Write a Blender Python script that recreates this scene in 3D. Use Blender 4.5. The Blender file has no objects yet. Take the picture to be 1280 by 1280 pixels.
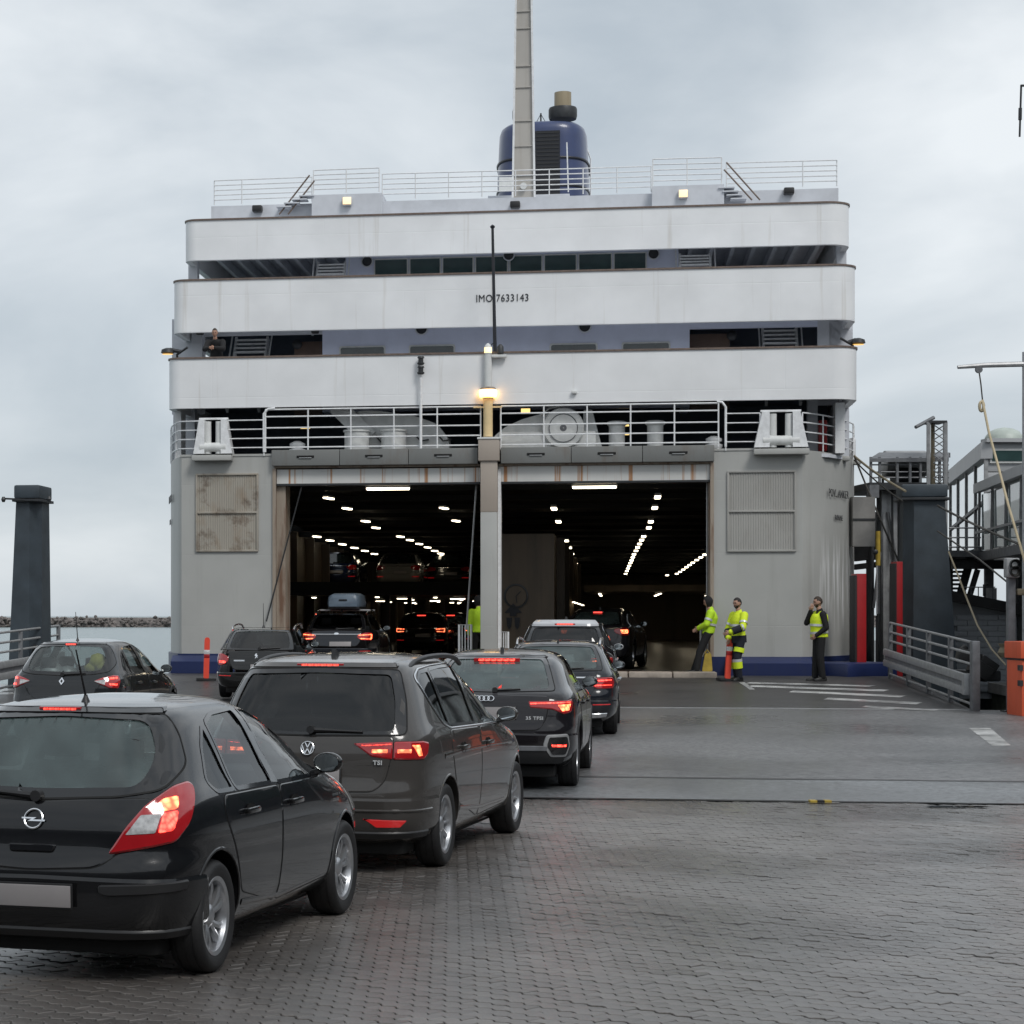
import bpy, bmesh, math, random
from mathutils import Vector, Matrix
import numpy as np
random.seed(7)
R_ = math.radians
SC = bpy.context.scene
COL = SC.collection

# ------------------------------------------------------------------ camera
CAMZ, FPX, UPX, VHZ = 1.95, 2800.0, 320.0, 769.0      # eye height, focal length in px of 1280, principal column, horizon row
cd = bpy.data.cameras.new('camera'); cam = bpy.data.objects.new('camera', cd); COL.objects.link(cam)
cam.location = (0, 0, CAMZ); cam.rotation_euler = (R_(90), 0, 0)
cd.sensor_width = 36; cd.lens = FPX/1280*36
cd.shift_x = (640-UPX)/1280; cd.shift_y = (VHZ-640)/1280
cd.clip_start = .1; cd.clip_end = 20000
SC.camera = cam
def wp(u, v, Y):                      # point of the photograph's pixel grid at depth Y
    return Vector(((u-UPX)/FPX*Y, Y, CAMZ+(VHZ-v)/FPX*Y))

# ------------------------------------------------------------------ world, sun, exposure
SUN_EL, SUN_ROT = R_(48), R_(152)      # compass: where the bright part of the cloud cover sits (behind the camera, to the right)
W = bpy.data.worlds.new('World'); SC.world = W; W.use_nodes = True
nt = W.node_tree; nt.nodes.clear()
def N(t, **k):
    n = nt.nodes.new(t)
    for a, b in k.items(): setattr(n, a, b)
    return n
wo = N('ShaderNodeOutputWorld'); bg = N('ShaderNodeBackground'); bg.inputs['Strength'].default_value = .1
sky = N('ShaderNodeTexSky', sky_type='NISHITA', sun_disc=False, sun_elevation=SUN_EL, sun_rotation=SUN_ROT)
tc = N('ShaderNodeTexCoord')
sep = N('ShaderNodeSeparateXYZ'); nt.links.new(tc.outputs['Generated'], sep.inputs[0])
mp = N('ShaderNodeMapping'); mp.inputs['Scale'].default_value = (1.0, 1.0, 1.9); mp.inputs['Location'].default_value = (.35, .1, .2)
nt.links.new(tc.outputs['Generated'], mp.inputs[0])
n1 = N('ShaderNodeTexNoise'); n1.inputs['Scale'].default_value = 5.0; n1.inputs['Detail'].default_value = 7; n1.inputs['Roughness'].default_value = .5; n1.inputs['Distortion'].default_value = .35
nt.links.new(mp.outputs[0], n1.inputs['Vector'])
cr = N('ShaderNodeValToRGB'); cr.color_ramp.elements[0].position = .30; cr.color_ramp.elements[0].color = (4.3, 4.85, 5.35, 1)
cr.color_ramp.elements[1].position = .68; cr.color_ramp.elements[1].color = (7.6, 7.95, 8.2, 1)
nt.links.new(n1.outputs['Fac'], cr.inputs[0])
mx = N('ShaderNodeMixRGB'); mx.inputs[0].default_value = .93
nt.links.new(sky.outputs[0], mx.inputs[1]); nt.links.new(cr.outputs[0], mx.inputs[2])
nt.links.new(mx.outputs[0], bg.inputs['Color']); nt.links.new(bg.outputs[0], wo.inputs[0])
sl_ = bpy.data.lights.new('sun', 'SUN'); sl_.energy = 1.5; sl_.angle = R_(20); sl_.color = (1, .975, .94)
sun = bpy.data.objects.new('sun', sl_); COL.objects.link(sun)
sd = Vector((math.sin(SUN_ROT)*math.cos(SUN_EL), math.cos(SUN_ROT)*math.cos(SUN_EL), math.sin(SUN_EL)))
sun.rotation_euler = sd.to_track_quat('Z', 'Y').to_euler()
vs = SC.view_settings; vs.view_transform = 'Standard'; vs.look = 'None'; vs.exposure = .22; vs.gamma = 1; vs.use_curve_mapping = False
SC.render.engine = 'CYCLES'; SC.cycles.use_denoising = True
SC.cycles.max_bounces = 7; SC.cycles.diffuse_bounces = 3; SC.cycles.glossy_bounces = 4; SC.cycles.transparent_max_bounces = 12
SC.cycles.sample_clamp_indirect = 6

# ------------------------------------------------------------------ materials
def newmat(name):
    m = bpy.data.materials.new(name); m.use_nodes = True
    return m, m.node_tree, m.node_tree.nodes['Principled BSDF']
def pm(name, col, rough=.5, metal=0, var=.12, scale=4, bump=0, bscale=60, coat=0, crough=.05, emit=None, es=0, spec=.5, stretch=(1, 1, 1), rvar=0, flake=0):
    m, t, b = newmat(name); L = t.links.new
    b.inputs['Roughness'].default_value = rough; b.inputs['Metallic'].default_value = metal
    b.inputs['Specular IOR Level'].default_value = spec
    b.inputs['Coat Weight'].default_value = coat; b.inputs['Coat Roughness'].default_value = crough
    co = t.nodes.new('ShaderNodeTexCoord'); ma = t.nodes.new('ShaderNodeMapping'); ma.inputs['Scale'].default_value = stretch
    L(co.outputs['Object'], ma.inputs[0])
    if var or rvar:
        n = t.nodes.new('ShaderNodeTexNoise'); n.inputs['Scale'].default_value = scale; n.inputs['Detail'].default_value = 6; n.inputs['Roughness'].default_value = .6
        L(ma.outputs[0], n.inputs['Vector'])
        r = t.nodes.new('ShaderNodeMapRange'); r.inputs['From Min'].default_value = .3; r.inputs['From Max'].default_value = .7
        r.inputs['To Min'].default_value = 1-var; r.inputs['To Max'].default_value = 1+var
        L(n.outputs['Fac'], r.inputs[0])
        v = t.nodes.new('ShaderNodeVectorMath'); v.operation = 'SCALE'; v.inputs[0].default_value = col[:3]; L(r.outputs[0], v.inputs['Scale'])
        L(v.outputs[0], b.inputs['Base Color'])
        if rvar:
            q = t.nodes.new('ShaderNodeMapRange'); q.inputs['From Min'].default_value = .35; q.inputs['From Max'].default_value = .65
            q.inputs['To Min'].default_value = max(0, rough-rvar); q.inputs['To Max'].default_value = rough+rvar
            L(n.outputs['Fac'], q.inputs[0]); L(q.outputs[0], b.inputs['Roughness'])
    else: b.inputs['Base Color'].default_value = (*col[:3], 1)
    if bump:
        n2 = t.nodes.new('ShaderNodeTexNoise'); n2.inputs['Scale'].default_value = bscale; n2.inputs['Detail'].default_value = 5
        L(ma.outputs[0], n2.inputs['Vector'])
        bp = t.nodes.new('ShaderNodeBump'); bp.inputs['Strength'].default_value = bump; bp.inputs['Distance'].default_value = .01
        L(n2.outputs['Fac'], bp.inputs['Height']); L(bp.outputs[0], b.inputs['Normal'])
    if emit:
        b.inputs['Emission Color'].default_value = (*emit, 1); b.inputs['Emission Strength'].default_value = es
    return m
def streak(name, col, col2, rough=.5, lo=.55, hi=.72, sx=3.0, sz=.25, grid=None, bump=.05, amount=1.0, col3=None, lo3=.6, hi3=.75, sc3=1.2, scuff=False):
    """paint with vertical run marks of a second colour; grid = (plate width, plate height) adds faint weld seams"""
    m, t, b = newmat(name); L = t.links.new; b.inputs['Roughness'].default_value = rough
    co = t.nodes.new('ShaderNodeTexCoord'); ma = t.nodes.new('ShaderNodeMapping'); ma.inputs['Scale'].default_value = (sx, sx, sz)
    L(co.outputs['Object'], ma.inputs[0])
    n = t.nodes.new('ShaderNodeTexNoise'); n.inputs['Scale'].default_value = 1.6; n.inputs['Detail'].default_value = 8; n.inputs['Roughness'].default_value = .62
    L(ma.outputs[0], n.inputs['Vector'])
    r = t.nodes.new('ShaderNodeMapRange'); r.inputs['From Min'].default_value = lo; r.inputs['From Max'].default_value = hi; r.inputs['To Max'].default_value = amount
    L(n.outputs['Fac'], r.inputs[0])
    n2 = t.nodes.new('ShaderNodeTexNoise'); n2.inputs['Scale'].default_value = .9; n2.inputs['Detail'].default_value = 6
    L(co.outputs['Object'], n2.inputs['Vector'])
    r2 = t.nodes.new('ShaderNodeMapRange'); r2.inputs['From Min'].default_value = .3; r2.inputs['From Max'].default_value = .7; r2.inputs['To Min'].default_value = .93; r2.inputs['To Max'].default_value = 1.05
    L(n2.outputs['Fac'], r2.inputs[0])
    mxr = t.nodes.new('ShaderNodeMixRGB'); mxr.inputs[1].default_value = (*col, 1); mxr.inputs[2].default_value = (*col2, 1); L(r.outputs[0], mxr.inputs[0])
    last = mxr.outputs[0]
    if col3:
        n3 = t.nodes.new('ShaderNodeTexNoise'); n3.inputs['Scale'].default_value = sc3; n3.inputs['Detail'].default_value = 9; n3.inputs['Roughness'].default_value = .65
        L(co.outputs['Object'], n3.inputs['Vector'])
        r3 = t.nodes.new('ShaderNodeMapRange'); r3.inputs['From Min'].default_value = lo3; r3.inputs['From Max'].default_value = hi3; L(n3.outputs['Fac'], r3.inputs[0])
        m3 = t.nodes.new('ShaderNodeMixRGB'); m3.inputs[2].default_value = (*col3, 1); L(r3.outputs[0], m3.inputs[0]); L(last, m3.inputs[1]); last = m3.outputs[0]
    if scuff:      # pale fender scuffs on the starboard quarter, just above the band
        sp_ = t.nodes.new('ShaderNodeSeparateXYZ'); L(co.outputs['Object'], sp_.inputs[0])
        fx = t.nodes.new('ShaderNodeMapRange'); fx.inputs['From Min'].default_value = 7.35; fx.inputs['From Max'].default_value = 8.0; L(sp_.outputs[0], fx.inputs[0])
        fz = t.nodes.new('ShaderNodeMapRange'); fz.inputs['From Min'].default_value = 3.9; fz.inputs['From Max'].default_value = 3.1; L(sp_.outputs[2], fz.inputs[0])
        fw_ = t.nodes.new('ShaderNodeMapRange'); fw_.inputs['From Min'].default_value = 1.4; fw_.inputs['From Max'].default_value = 2.4; L(sp_.outputs[2], fw_.inputs[0])
        m4 = t.nodes.new('ShaderNodeMapping'); m4.inputs['Scale'].default_value = (5, 5, .35); L(co.outputs['Object'], m4.inputs[0])
        n4 = t.nodes.new('ShaderNodeTexNoise'); n4.inputs['Scale'].default_value = 1.5; n4.inputs['Detail'].default_value = 7; L(m4.outputs[0], n4.inputs['Vector'])
        r4 = t.nodes.new('ShaderNodeMapRange'); r4.inputs['From Min'].default_value = .46; r4.inputs['From Max'].default_value = .6; L(n4.outputs['Fac'], r4.inputs[0])
        acc = r4.outputs[0]
        for q in (fx, fz, fw_): k = t.nodes.new('ShaderNodeMath'); k.operation = 'MULTIPLY'; L(acc, k.inputs[0]); L(q.outputs[0], k.inputs[1]); acc = k.outputs[0]
        m5 = t.nodes.new('ShaderNodeMixRGB'); m5.inputs[2].default_value = (.72, .73, .73, 1); L(acc, m5.inputs[0]); L(last, m5.inputs[1]); last = m5.outputs[0]
    v = t.nodes.new('ShaderNodeVectorMath'); v.operation = 'SCALE'; L(last, v.inputs[0]); L(r2.outputs[0], v.inputs['Scale'])
    L(v.outputs[0], b.inputs['Base Color'])
    bp = t.nodes.new('ShaderNodeBump'); bp.inputs['Strength'].default_value = bump; bp.inputs['Distance'].default_value = .05
    if grid:
        se = t.nodes.new('ShaderNodeSeparateXYZ'); cb = t.nodes.new('ShaderNodeCombineXYZ'); L(co.outputs['Object'], se.inputs[0]); L(se.outputs[0], cb.inputs[0]); L(se.outputs[2], cb.inputs[1])
        br = t.nodes.new('ShaderNodeTexBrick'); br.offset = .5; br.inputs['Scale'].default_value = 1; br.inputs['Brick Width'].default_value = grid[0]; br.inputs['Row Height'].default_value = grid[1]
        br.inputs['Mortar Size'].default_value = .012; br.inputs['Mortar Smooth'].default_value = .6
        L(cb.outputs[0], br.inputs['Vector'])
        ad = t.nodes.new('ShaderNodeMath'); ad.operation = 'MULTIPLY_ADD'; L(br.outputs['Fac'], ad.inputs[0]); ad.inputs[1].default_value = -.5; L(n2.outputs['Fac'], ad.inputs[2])
        L(ad.outputs[0], bp.inputs['Height'])
    else: L(n.outputs['Fac'], bp.inputs['Height'])
    L(bp.outputs[0], b.inputs['Normal'])
    return m
def glass(name, tint, refl=.0, fog=0, fogcol=(.3, .35, .35)):
    m, t, b = newmat(name); L = t.links.new; t.nodes.remove(b); out = t.nodes['Material Output']
    tr = t.nodes.new('ShaderNodeBsdfTransparent'); tr.inputs[0].default_value = (*tint, 1)
    last = tr.outputs[0]
    if fog:
        d = t.nodes.new('ShaderNodeBsdfDiffuse'); d.inputs[0].default_value = (*fogcol, 1)
        co = t.nodes.new('ShaderNodeTexCoord'); n = t.nodes.new('ShaderNodeTexNoise'); n.inputs['Scale'].default_value = 3.5; n.inputs['Detail'].default_value = 7
        L(co.outputs['Object'], n.inputs['Vector'])
        r = t.nodes.new('ShaderNodeMapRange'); r.inputs['From Min'].default_value = .3; r.inputs['From Max'].default_value = .7; r.inputs['To Min'].default_value = fog*.55; r.inputs['To Max'].default_value = min(1, fog*1.3)
        L(n.outputs['Fac'], r.inputs[0])
        a = t.nodes.new('ShaderNodeMixShader'); L(r.outputs[0], a.inputs[0]); L(last, a.inputs[1]); L(d.outputs[0], a.inputs[2]); last = a.outputs[0]
    g = t.nodes.new('ShaderNodeBsdfGlossy'); g.inputs['Roughness'].default_value = .03; g.inputs[0].default_value = (1, 1, 1, 1)
    lw = t.nodes.new('ShaderNodeLayerWeight'); lw.inputs[0].default_value = .5; pw = t.nodes.new('ShaderNodeMath'); pw.operation = 'POWER'; L(lw.outputs['Facing'], pw.inputs[0]); pw.inputs[1].default_value = 5
    fr = t.nodes.new('ShaderNodeMath'); fr.operation = 'MULTIPLY_ADD'; L(pw.outputs[0], fr.inputs[0]); fr.inputs[1].default_value = .95; fr.inputs[2].default_value = .045
    ad = t.nodes.new('ShaderNodeMath'); ad.operation = 'ADD'; ad.use_clamp = True; L(fr.outputs[0], ad.inputs[0]); ad.inputs[1].default_value = refl
    x = t.nodes.new('ShaderNodeMixShader'); L(ad.outputs[0], x.inputs[0]); L(last, x.inputs[1]); L(g.outputs[0], x.inputs[2]); L(x.outputs[0], out.inputs[0])
    return m
def paint(name, col, rough=.2, metal=.0, coat=1.0):
    """wet car lacquer with road film and rain beads"""
    m, t, b = newmat(name); L = t.links.new
    b.inputs['Roughness'].default_value = rough; b.inputs['Metallic'].default_value = metal; b.inputs['Coat Weight'].default_value = coat; b.inputs['Coat Roughness'].default_value = .04; b.inputs['Specular IOR Level'].default_value = .22; b.inputs['Coat IOR'].default_value = 1.40
    co = t.nodes.new('ShaderNodeTexCoord')
    n = t.nodes.new('ShaderNodeTexNoise'); n.inputs['Scale'].default_value = 2.2; n.inputs['Detail'].default_value = 8; n.inputs['Roughness'].default_value = .65; L(co.outputs['Object'], n.inputs['Vector'])
    se = t.nodes.new('ShaderNodeSeparateXYZ'); L(co.outputs['Object'], se.inputs[0])
    lo = t.nodes.new('ShaderNodeMapRange'); lo.inputs['From Min'].default_value = .75; lo.inputs['From Max'].default_value = .15; lo.inputs['To Max'].default_value = .55; L(se.outputs[2], lo.inputs[0])
    mu = t.nodes.new('ShaderNodeMath'); mu.operation = 'MULTIPLY'; L(lo.outputs[0], mu.inputs[0]); L(n.outputs['Fac'], mu.inputs[1])
    mi = t.nodes.new('ShaderNodeMixRGB'); mi.inputs[1].default_value = (*col, 1); mi.inputs[2].default_value = (.022, .021, .019, 1); L(mu.outputs[0], mi.inputs[0]); L(mi.outputs[0], b.inputs['Base Color'])
    rr = t.nodes.new('ShaderNodeMapRange'); rr.inputs['To Min'].default_value = .02; rr.inputs['To Max'].default_value = .22; L(mu.outputs[0], rr.inputs[0]); L(rr.outputs[0], b.inputs['Coat Roughness'])
    vo = t.nodes.new('ShaderNodeTexVoronoi'); vo.inputs['Scale'].default_value = 110; L(co.outputs['Object'], vo.inputs['Vector'])
    vr = t.nodes.new('ShaderNodeMapRange'); vr.inputs['From Min'].default_value = .0; vr.inputs['From Max'].default_value = .28; vr.inputs['To Min'].default_value = 1; vr.inputs['To Max'].default_value = 0; L(vo.outputs['Distance'], vr.inputs[0])
    bp = t.nodes.new('ShaderNodeBump'); bp.inputs['Strength'].default_value = .10; bp.inputs['Distance'].default_value = .0013; L(vr.outputs[0], bp.inputs['Height'])
    L(bp.outputs[0], b.inputs['Coat Normal'])
    return m
def emis(name, col, s): return pm(name, (.8, .8, .8), .4, var=0, emit=col, es=s)
M = {}
M['black_rubber'] = pm('black_rubber', (.012, .012, .013), .62, bump=.25, bscale=90)
M['black_plastic'] = pm('black_plastic', (.016, .016, .017), .42, bump=.1, bscale=200)
M['seam'] = pm('seam', (.003, .003, .003), .8, var=0)
M['chrome'] = pm('chrome', (.8, .81, .83), .2, 1, var=.05)
M['alloy'] = pm('alloy', (.50, .51, .53), .3, .85, var=.18, scale=9)
M['disc'] = pm('disc', (.06, .055, .05), .45, .7)
M['red_lens'] = pm('red_lens', (.34, .008, .012), .12, var=.1, coat=1)
M['dim_red'] = pm('dim_red', (.2, .008, .01), .12, var=.05, coat=1, emit=(1, .02, .02), es=.25)  # bumper reflectors: weak emission stands in for the light they throw back
M['clear_lens'] = pm('clear_lens', (.42, .42, .42), .12, .2, var=.35, scale=30, coat=1)
def glow(name, base, col, s, sc):
    m = pm(name, base, .2, var=0, coat=1, emit=col, es=s); t = m.node_tree; b = t.nodes['Principled BSDF']
    co = t.nodes.new('ShaderNodeTexCoord'); n = t.nodes.new('ShaderNodeTexVoronoi'); n.inputs['Scale'].default_value = sc; t.links.new(co.outputs['Object'], n.inputs['Vector'])
    r = t.nodes.new('ShaderNodeMapRange'); r.inputs['From Min'].default_value = 0; r.inputs['From Max'].default_value = .75; r.inputs['To Min'].default_value = s*1.7; r.inputs['To Max'].default_value = s*.22
    t.links.new(n.outputs['Distance'], r.inputs[0]); t.links.new(r.outputs[0], b.inputs['Emission Strength']); return m
M['brake_glow'] = glow('brake_glow', (.5, .03, .02), (1.0, .055, .035), 4.6, 38)
M['brake_core'] = glow('brake_core', (.6, .08, .04), (1.0, .16, .06), 5.2, 26)
M['plate'] = pm('plate', (.25, .235, .235), .4, var=.06)
M['seat'] = pm('seat', (.02, .02, .022), .8)
M['glass_side'] = glass('glass_side', (.42, .47, .47), .015)
M['glass_dark'] = glass('glass_dark', (.06, .065, .07), .01)
M['glass_mist'] = glass('glass_mist', (.30, .36, .35), .02, .42, (.10, .14, .14))
M['glass_clear'] = glass('glass_clear', (.6, .66, .65), .02, .15, (.2, .24, .24))
M['mirror'] = pm('mirror', (.6, .65, .66), .03, 1, var=0)
M['white_mark'] = pm('white_mark', (.8, .8, .8), .5, var=.03)
M['galv'] = pm('galv', (.33, .335, .34), .45, .35, var=.2, scale=8)
M['steel_grey'] = pm('steel_grey', (.15, .155, .165), .5, .3, var=.25, scale=6)
M['dark_steel'] = pm('dark_steel', (.035, .037, .04), .5, .3, var=.3, scale=5)
M['ship_white'] = streak('ship_white', (.78, .79, .80), (.50, .47, .42), .38, .60, .82, 2.8, .12, (4.5, .9), .2, .75)
M['ship_rail'] = pm('ship_rail', (.72, .73, .74), .4, var=.12, scale=10)
M['ship_grey'] = streak('ship_grey', (.39, .392, .375), (.28, .275, .255), .45, .55, .82, 1.8, .16, (2.6, 1.7), .14, .6, scuff=True)
M['ship_post'] = streak('ship_post', (.36, .31, .265), (.2, .15, .11), .5, .6, .85, 2.5, .3, None, .08, .5)
M['ship_house'] = pm('ship_house', (.56, .58, .62), .5, var=.1, scale=2)
M['ship_shade_blue'] = pm('ship_shade_blue', (.66, .70, .84), .45, var=.06, scale=2)  # bluish cast of the shaded recesses put into the wall colour
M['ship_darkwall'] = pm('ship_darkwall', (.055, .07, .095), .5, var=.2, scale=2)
M['ship_blue'] = streak('ship_blue', (.012, .022, .085), (.03, .035, .06), .4, .55, .8, 2, .5, None, .1, .7)
M['rust_beam'] = streak('rust_beam', (.60, .60, .58), (.36, .15, .035), .55, .565, .64, 3.6, .05, None, .06, .9)
M['rust_frame'] = streak('rust_frame', (.30, .25, .20), (.13, .06, .03), .65, .48, .66, 3, .5, None, .2, .85)
M['louvre'] = streak('louvre', (.34, .315, .27), (.24, .16, .09), .6, .5, .75, 1.5, .8, None, .1, .6, (.085, .045, .022), .53, .66, 1.1)
M['louvre_clean'] = streak('louvre_clean', (.34, .335, .315), (.24, .225, .2), .6, .5, .75, 1.5, .8, None, .1, .5)
M['coaming'] = streak('coaming', (.17, .175, .17), (.12, .085, .06), .6, .5, .75, 2, .5, None, .1, .6)
M['wood'] = pm('wood', (.15, .11, .09), .5, var=.3, scale=12)
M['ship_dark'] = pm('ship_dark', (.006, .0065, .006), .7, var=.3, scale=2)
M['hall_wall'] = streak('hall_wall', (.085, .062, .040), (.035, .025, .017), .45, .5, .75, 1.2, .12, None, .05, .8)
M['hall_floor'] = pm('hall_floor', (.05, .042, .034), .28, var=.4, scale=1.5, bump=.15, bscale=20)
M['threshold'] = pm('threshold', (.36, .31, .26), .6, var=.25, scale=5, bump=.3, bscale=40)
M['funnel_blue'] = pm('funnel_blue', (.026, .042, .115), .35, var=.1, scale=2, coat=.3)
M['black_paint'] = pm('black_paint', (.006, .007, .012), .4, var=.1)
M['mast'] = streak('mast', (.42, .40, .37), (.3, .27, .23), .5, .5, .8, 4, .3, None, .05, .5)
M['exhaust'] = streak('exhaust', (.30, .245, .16), (.2, .14, .08), .45, .5, .8, 3, .5, None, .05, .6)
M['machine'] = pm('machine', (.62, .63, .62), .45, var=.12, scale=5)
M['lit_tube'] = emis('lit_tube', (1, .86, .62), 6.5)
M['lit_warm'] = emis('lit_warm', (1, .55, .12), 1.05)
M['beacon'] = emis('beacon', (1, .52, .12), 4.5)
M['lit_yellow'] = emis('lit_yellow', (1, .68, .24), 1.3)
M['win_green'] = pm('win_green', (.03, .06, .058), .1, var=.25, scale=1.5, spec=.9)
M['lit_pole'] = pm('lit_pole', (.72, .55, .30), .5, var=.08)  # beacon's amber light on the pole put into its base colour
M['yellow_hv'] = pm('yellow_hv', (.62, .80, .02), .6, var=.08)
M['dome'] = pm('dome', (.42, .47, .43), .45, var=.1)
M['win_dark'] = pm('win_dark', (.02, .03, .032), .12, var=.3, scale=3, spec=.8)
M['signal_red'] = pm('signal_red', (.30, .008, .011), .35, var=.12, scale=3)
M['orange'] = streak('orange', (.62, .10, .04), (.4, .07, .03), .5, .5, .8, 3, .3, None, .05, .6)
M['cone_orange'] = pm('cone_orange', (.70, .065, .035), .45, var=.1)
M['silver_band'] = pm('silver_band', (.62, .63, .64), .3, .3, var=.1)
M['concrete'] = pm('concrete', (.23, .225, .215), .8, var=.25, scale=1.5, bump=.2, bscale=12)
M['mossy'] = pm('mossy', (.045, .05, .03), .8, var=.45, scale=3, bump=.5, bscale=9)
M['pylon'] = pm('pylon', (.034, .046, .057), .55, var=.22, scale=2.5, bump=.15, bscale=25)
M['pylon_light'] = pm('pylon_light', (.12, .135, .15), .55, var=.15, scale=2.5, bump=.15, bscale=25)
M['cladding'] = pm('cladding', (.42, .43, .44), .45, .2, var=.06, scale=2)
M['shed_panel'] = pm('shed_panel', (.30, .32, .345), .6, var=.06, scale=3)
M['pane'] = glass('pane', (.38, .47, .46), .20, .85, (.42, .53, .54))
M['pane_dark'] = glass('pane_dark', (.18, .23, .23), .10, .4, (.22, .28, .29))
M['yellow'] = pm('yellow', (.38, .27, .04), .5, var=.25, scale=5)
M['rope'] = pm('rope', (.50, .42, .28), .8, bump=.4, bscale=120)
M['rope_dark'] = pm('rope_dark', (.05, .047, .042), .8, bump=.4, bscale=120)
M['rope_mid'] = pm('rope_mid', (.20, .17, .115), .8, bump=.4, bscale=120)

# ------------------------------------------------------------------ mesh helpers
class MB:
    def __init__(s): s.v = []; s.f = []
    def add(s, vs, fs):
        o = len(s.v); s.v += [tuple(v) for v in vs]; s.f += [[i+o for i in f] for f in fs]; return s
    def box(s, c, d, rot=None, bev=0):
        hx, hy, hz = d[0]/2, d[1]/2, d[2]/2
        if bev:
            b = min(bev, hx*.9, hy*.9, hz*.9); vs = []; 
            bm = bmesh.new(); bmesh.ops.create_cube(bm, size=1)
            for v in bm.verts: v.co = Vector((v.co.x*2*hx, v.co.y*2*hy, v.co.z*2*hz))
            bmesh.ops.bevel(bm, geom=bm.edges[:], offset=b, segments=2, affect='EDGES', profile=.6)
            vs = [v.co.copy() for v in bm.verts]; bm.verts.index_update(); fs = [[v.index for v in f.verts] for f in bm.faces]; bm.free()
        else:
            vs = [Vector((x, y, z)) for x in (-hx, hx) for y in (-hy, hy) for z in (-hz, hz)]
            fs = [(0, 1, 3, 2), (4, 6, 7, 5), (0, 4, 5, 1), (2, 3, 7, 6), (0, 2, 6, 4), (1, 5, 7, 3)]
        if rot is not None: vs = [rot @ v for v in vs]
        return s.add([v+Vector(c) for v in vs], fs)
    def bar(s, a, b, w, h=None, up=(0, 0, 1), bev=0):
        a, b = Vector(a), Vector(b); d = b-a; L = d.length; y = d.normalized(); u = Vector(up)
        if abs(y.dot(u)) > .98: u = Vector((1, 0, 0))
        x = y.cross(u).normalized(); z = x.cross(y)
        return s.box((a+b)/2, (w, L, h or w), Matrix((x, y, z)).transposed(), bev)
    def tube(s, path, r, n=8, closed=False, caps=True):
        P = [Vector(p) for p in path]; m = len(P); o = len(s.v); prev = None
        for i, p in enumerate(P):
            a = P[(i-1) % m] if (closed or i > 0) else p; b = P[(i+1) % m] if (closed or i < m-1) else p
            t = (b-a).normalized()
            if prev is None:
                ref = Vector((0, 0, 1)) if abs(t.z) < .9 else Vector((1, 0, 0)); x = t.cross(ref).normalized()
            else: x = (prev-t*prev.dot(t)).normalized()
            prev = x; y = t.cross(x); rr = r[i] if isinstance(r, (list, tuple)) else r
            for k in range(n):
                q = 2*math.pi*k/n; s.v.append(tuple(p+(x*math.cos(q)+y*math.sin(q))*rr))
        for i in range(m if closed else m-1):
            j = (i+1) % m
            for k in range(n): s.f.append([o+i*n+k, o+i*n+(k+1) % n, o+j*n+(k+1) % n, o+j*n+k])
        if caps and not closed:
            s.f.append([o+k for k in range(n)][::-1]); s.f.append([o+(m-1)*n+k for k in range(n)])
        return s
    def lathe(s, prof, n=24, axis='z', c=(0, 0, 0), caps=True):
        o = len(s.v); m = len(prof); c = Vector(c)
        for r, h in prof:
            for k in range(n):
                q = 2*math.pi*k/n; a, b = r*math.cos(q), r*math.sin(q)
                s.v.append(tuple(c+Vector({'z': (a, b, h), 'x': (h, a, b), 'y': (b, h, a)}[axis])))
        for i in range(m-1):
            for k in range(n): s.f.append([o+i*n+k, o+i*n+(k+1) % n, o+(i+1)*n+(k+1) % n, o+(i+1)*n+k])
        if caps:
            s.f.append([o+k for k in range(n)][::-1]); s.f.append([o+(m-1)*n+k for k in range(n)])
        return s
    def prism(s, poly, a, b, axis='z', fn=None):
        """poly (p,q) extruded from a to b along axis: z -> (p,q,h); x -> (h,p,q); y -> (p,h,q)"""
        T = {'z': lambda p, q, h: (p, q, h), 'x': lambda p, q, h: (h, p, q), 'y': lambda p, q, h: (p, h, q)}[axis]
        n = len(poly)
        vs = [T(p, q, a) for p, q in poly]+[T(p, q, b) for p, q in poly]
        ar = sum(poly[i][0]*poly[(i+1) % n][1]-poly[(i+1) % n][0]*poly[i][1] for i in range(n))
        flip = (ar < 0) ^ (b < a) ^ (axis == 'y')
        fs = [list(range(n))[::-1], list(range(n, 2*n))]+[[i, (i+1) % n, n+(i+1) % n, n+i] for i in range(n)]
        if flip: fs = [f[::-1] for f in fs]
        return s.add(vs, fs)
    def mesh(s, name, smooth=None):
        me = bpy.data.meshes.new(name); me.from_pydata(s.v, [], s.f); me.update()
        if smooth:
            me.shade_smooth()
            me.set_sharp_from_angle(angle=R_(smooth))
        return me
    def build(s, name, mat, parent=None, smooth=40, **k):
        return link(name, s.mesh(name, smooth), mat, parent, **k)
def link(name, me, mat, parent=None, loc=None, rot=None, kind=None, label=None):
    o = bpy.data.objects.new(name, me); COL.objects.link(o)
    if mat is not None and not me.materials: me.materials.append(M[mat] if isinstance(mat, str) else mat)
    if parent: o.parent = parent
    if loc is not None: o.location = loc
    if rot is not None: o.rotation_euler = rot
    if kind: o['kind'] = kind
    if label: o['label'] = label
    return o
def dupe(o, parent=None, loc=None, rot=None):
    c = o.copy(); COL.objects.link(c)
    if parent: c.parent = parent
    if loc is not None: c.location = loc
    if rot is not None: c.rotation_euler = rot
    return c
def copy_tree(o, parent=None, swap=None):
    c = o.copy(); COL.objects.link(c); c.parent = parent
    if swap and c.type == 'MESH' and c.data.materials and c.data.materials[0] and c.data.materials[0].name in swap:
        c.data = c.data.copy(); c.data.materials[0] = swap[o.data.materials[0].name]
    for ch in list(o.children): copy_tree(ch, c, swap)
    return c
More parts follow.
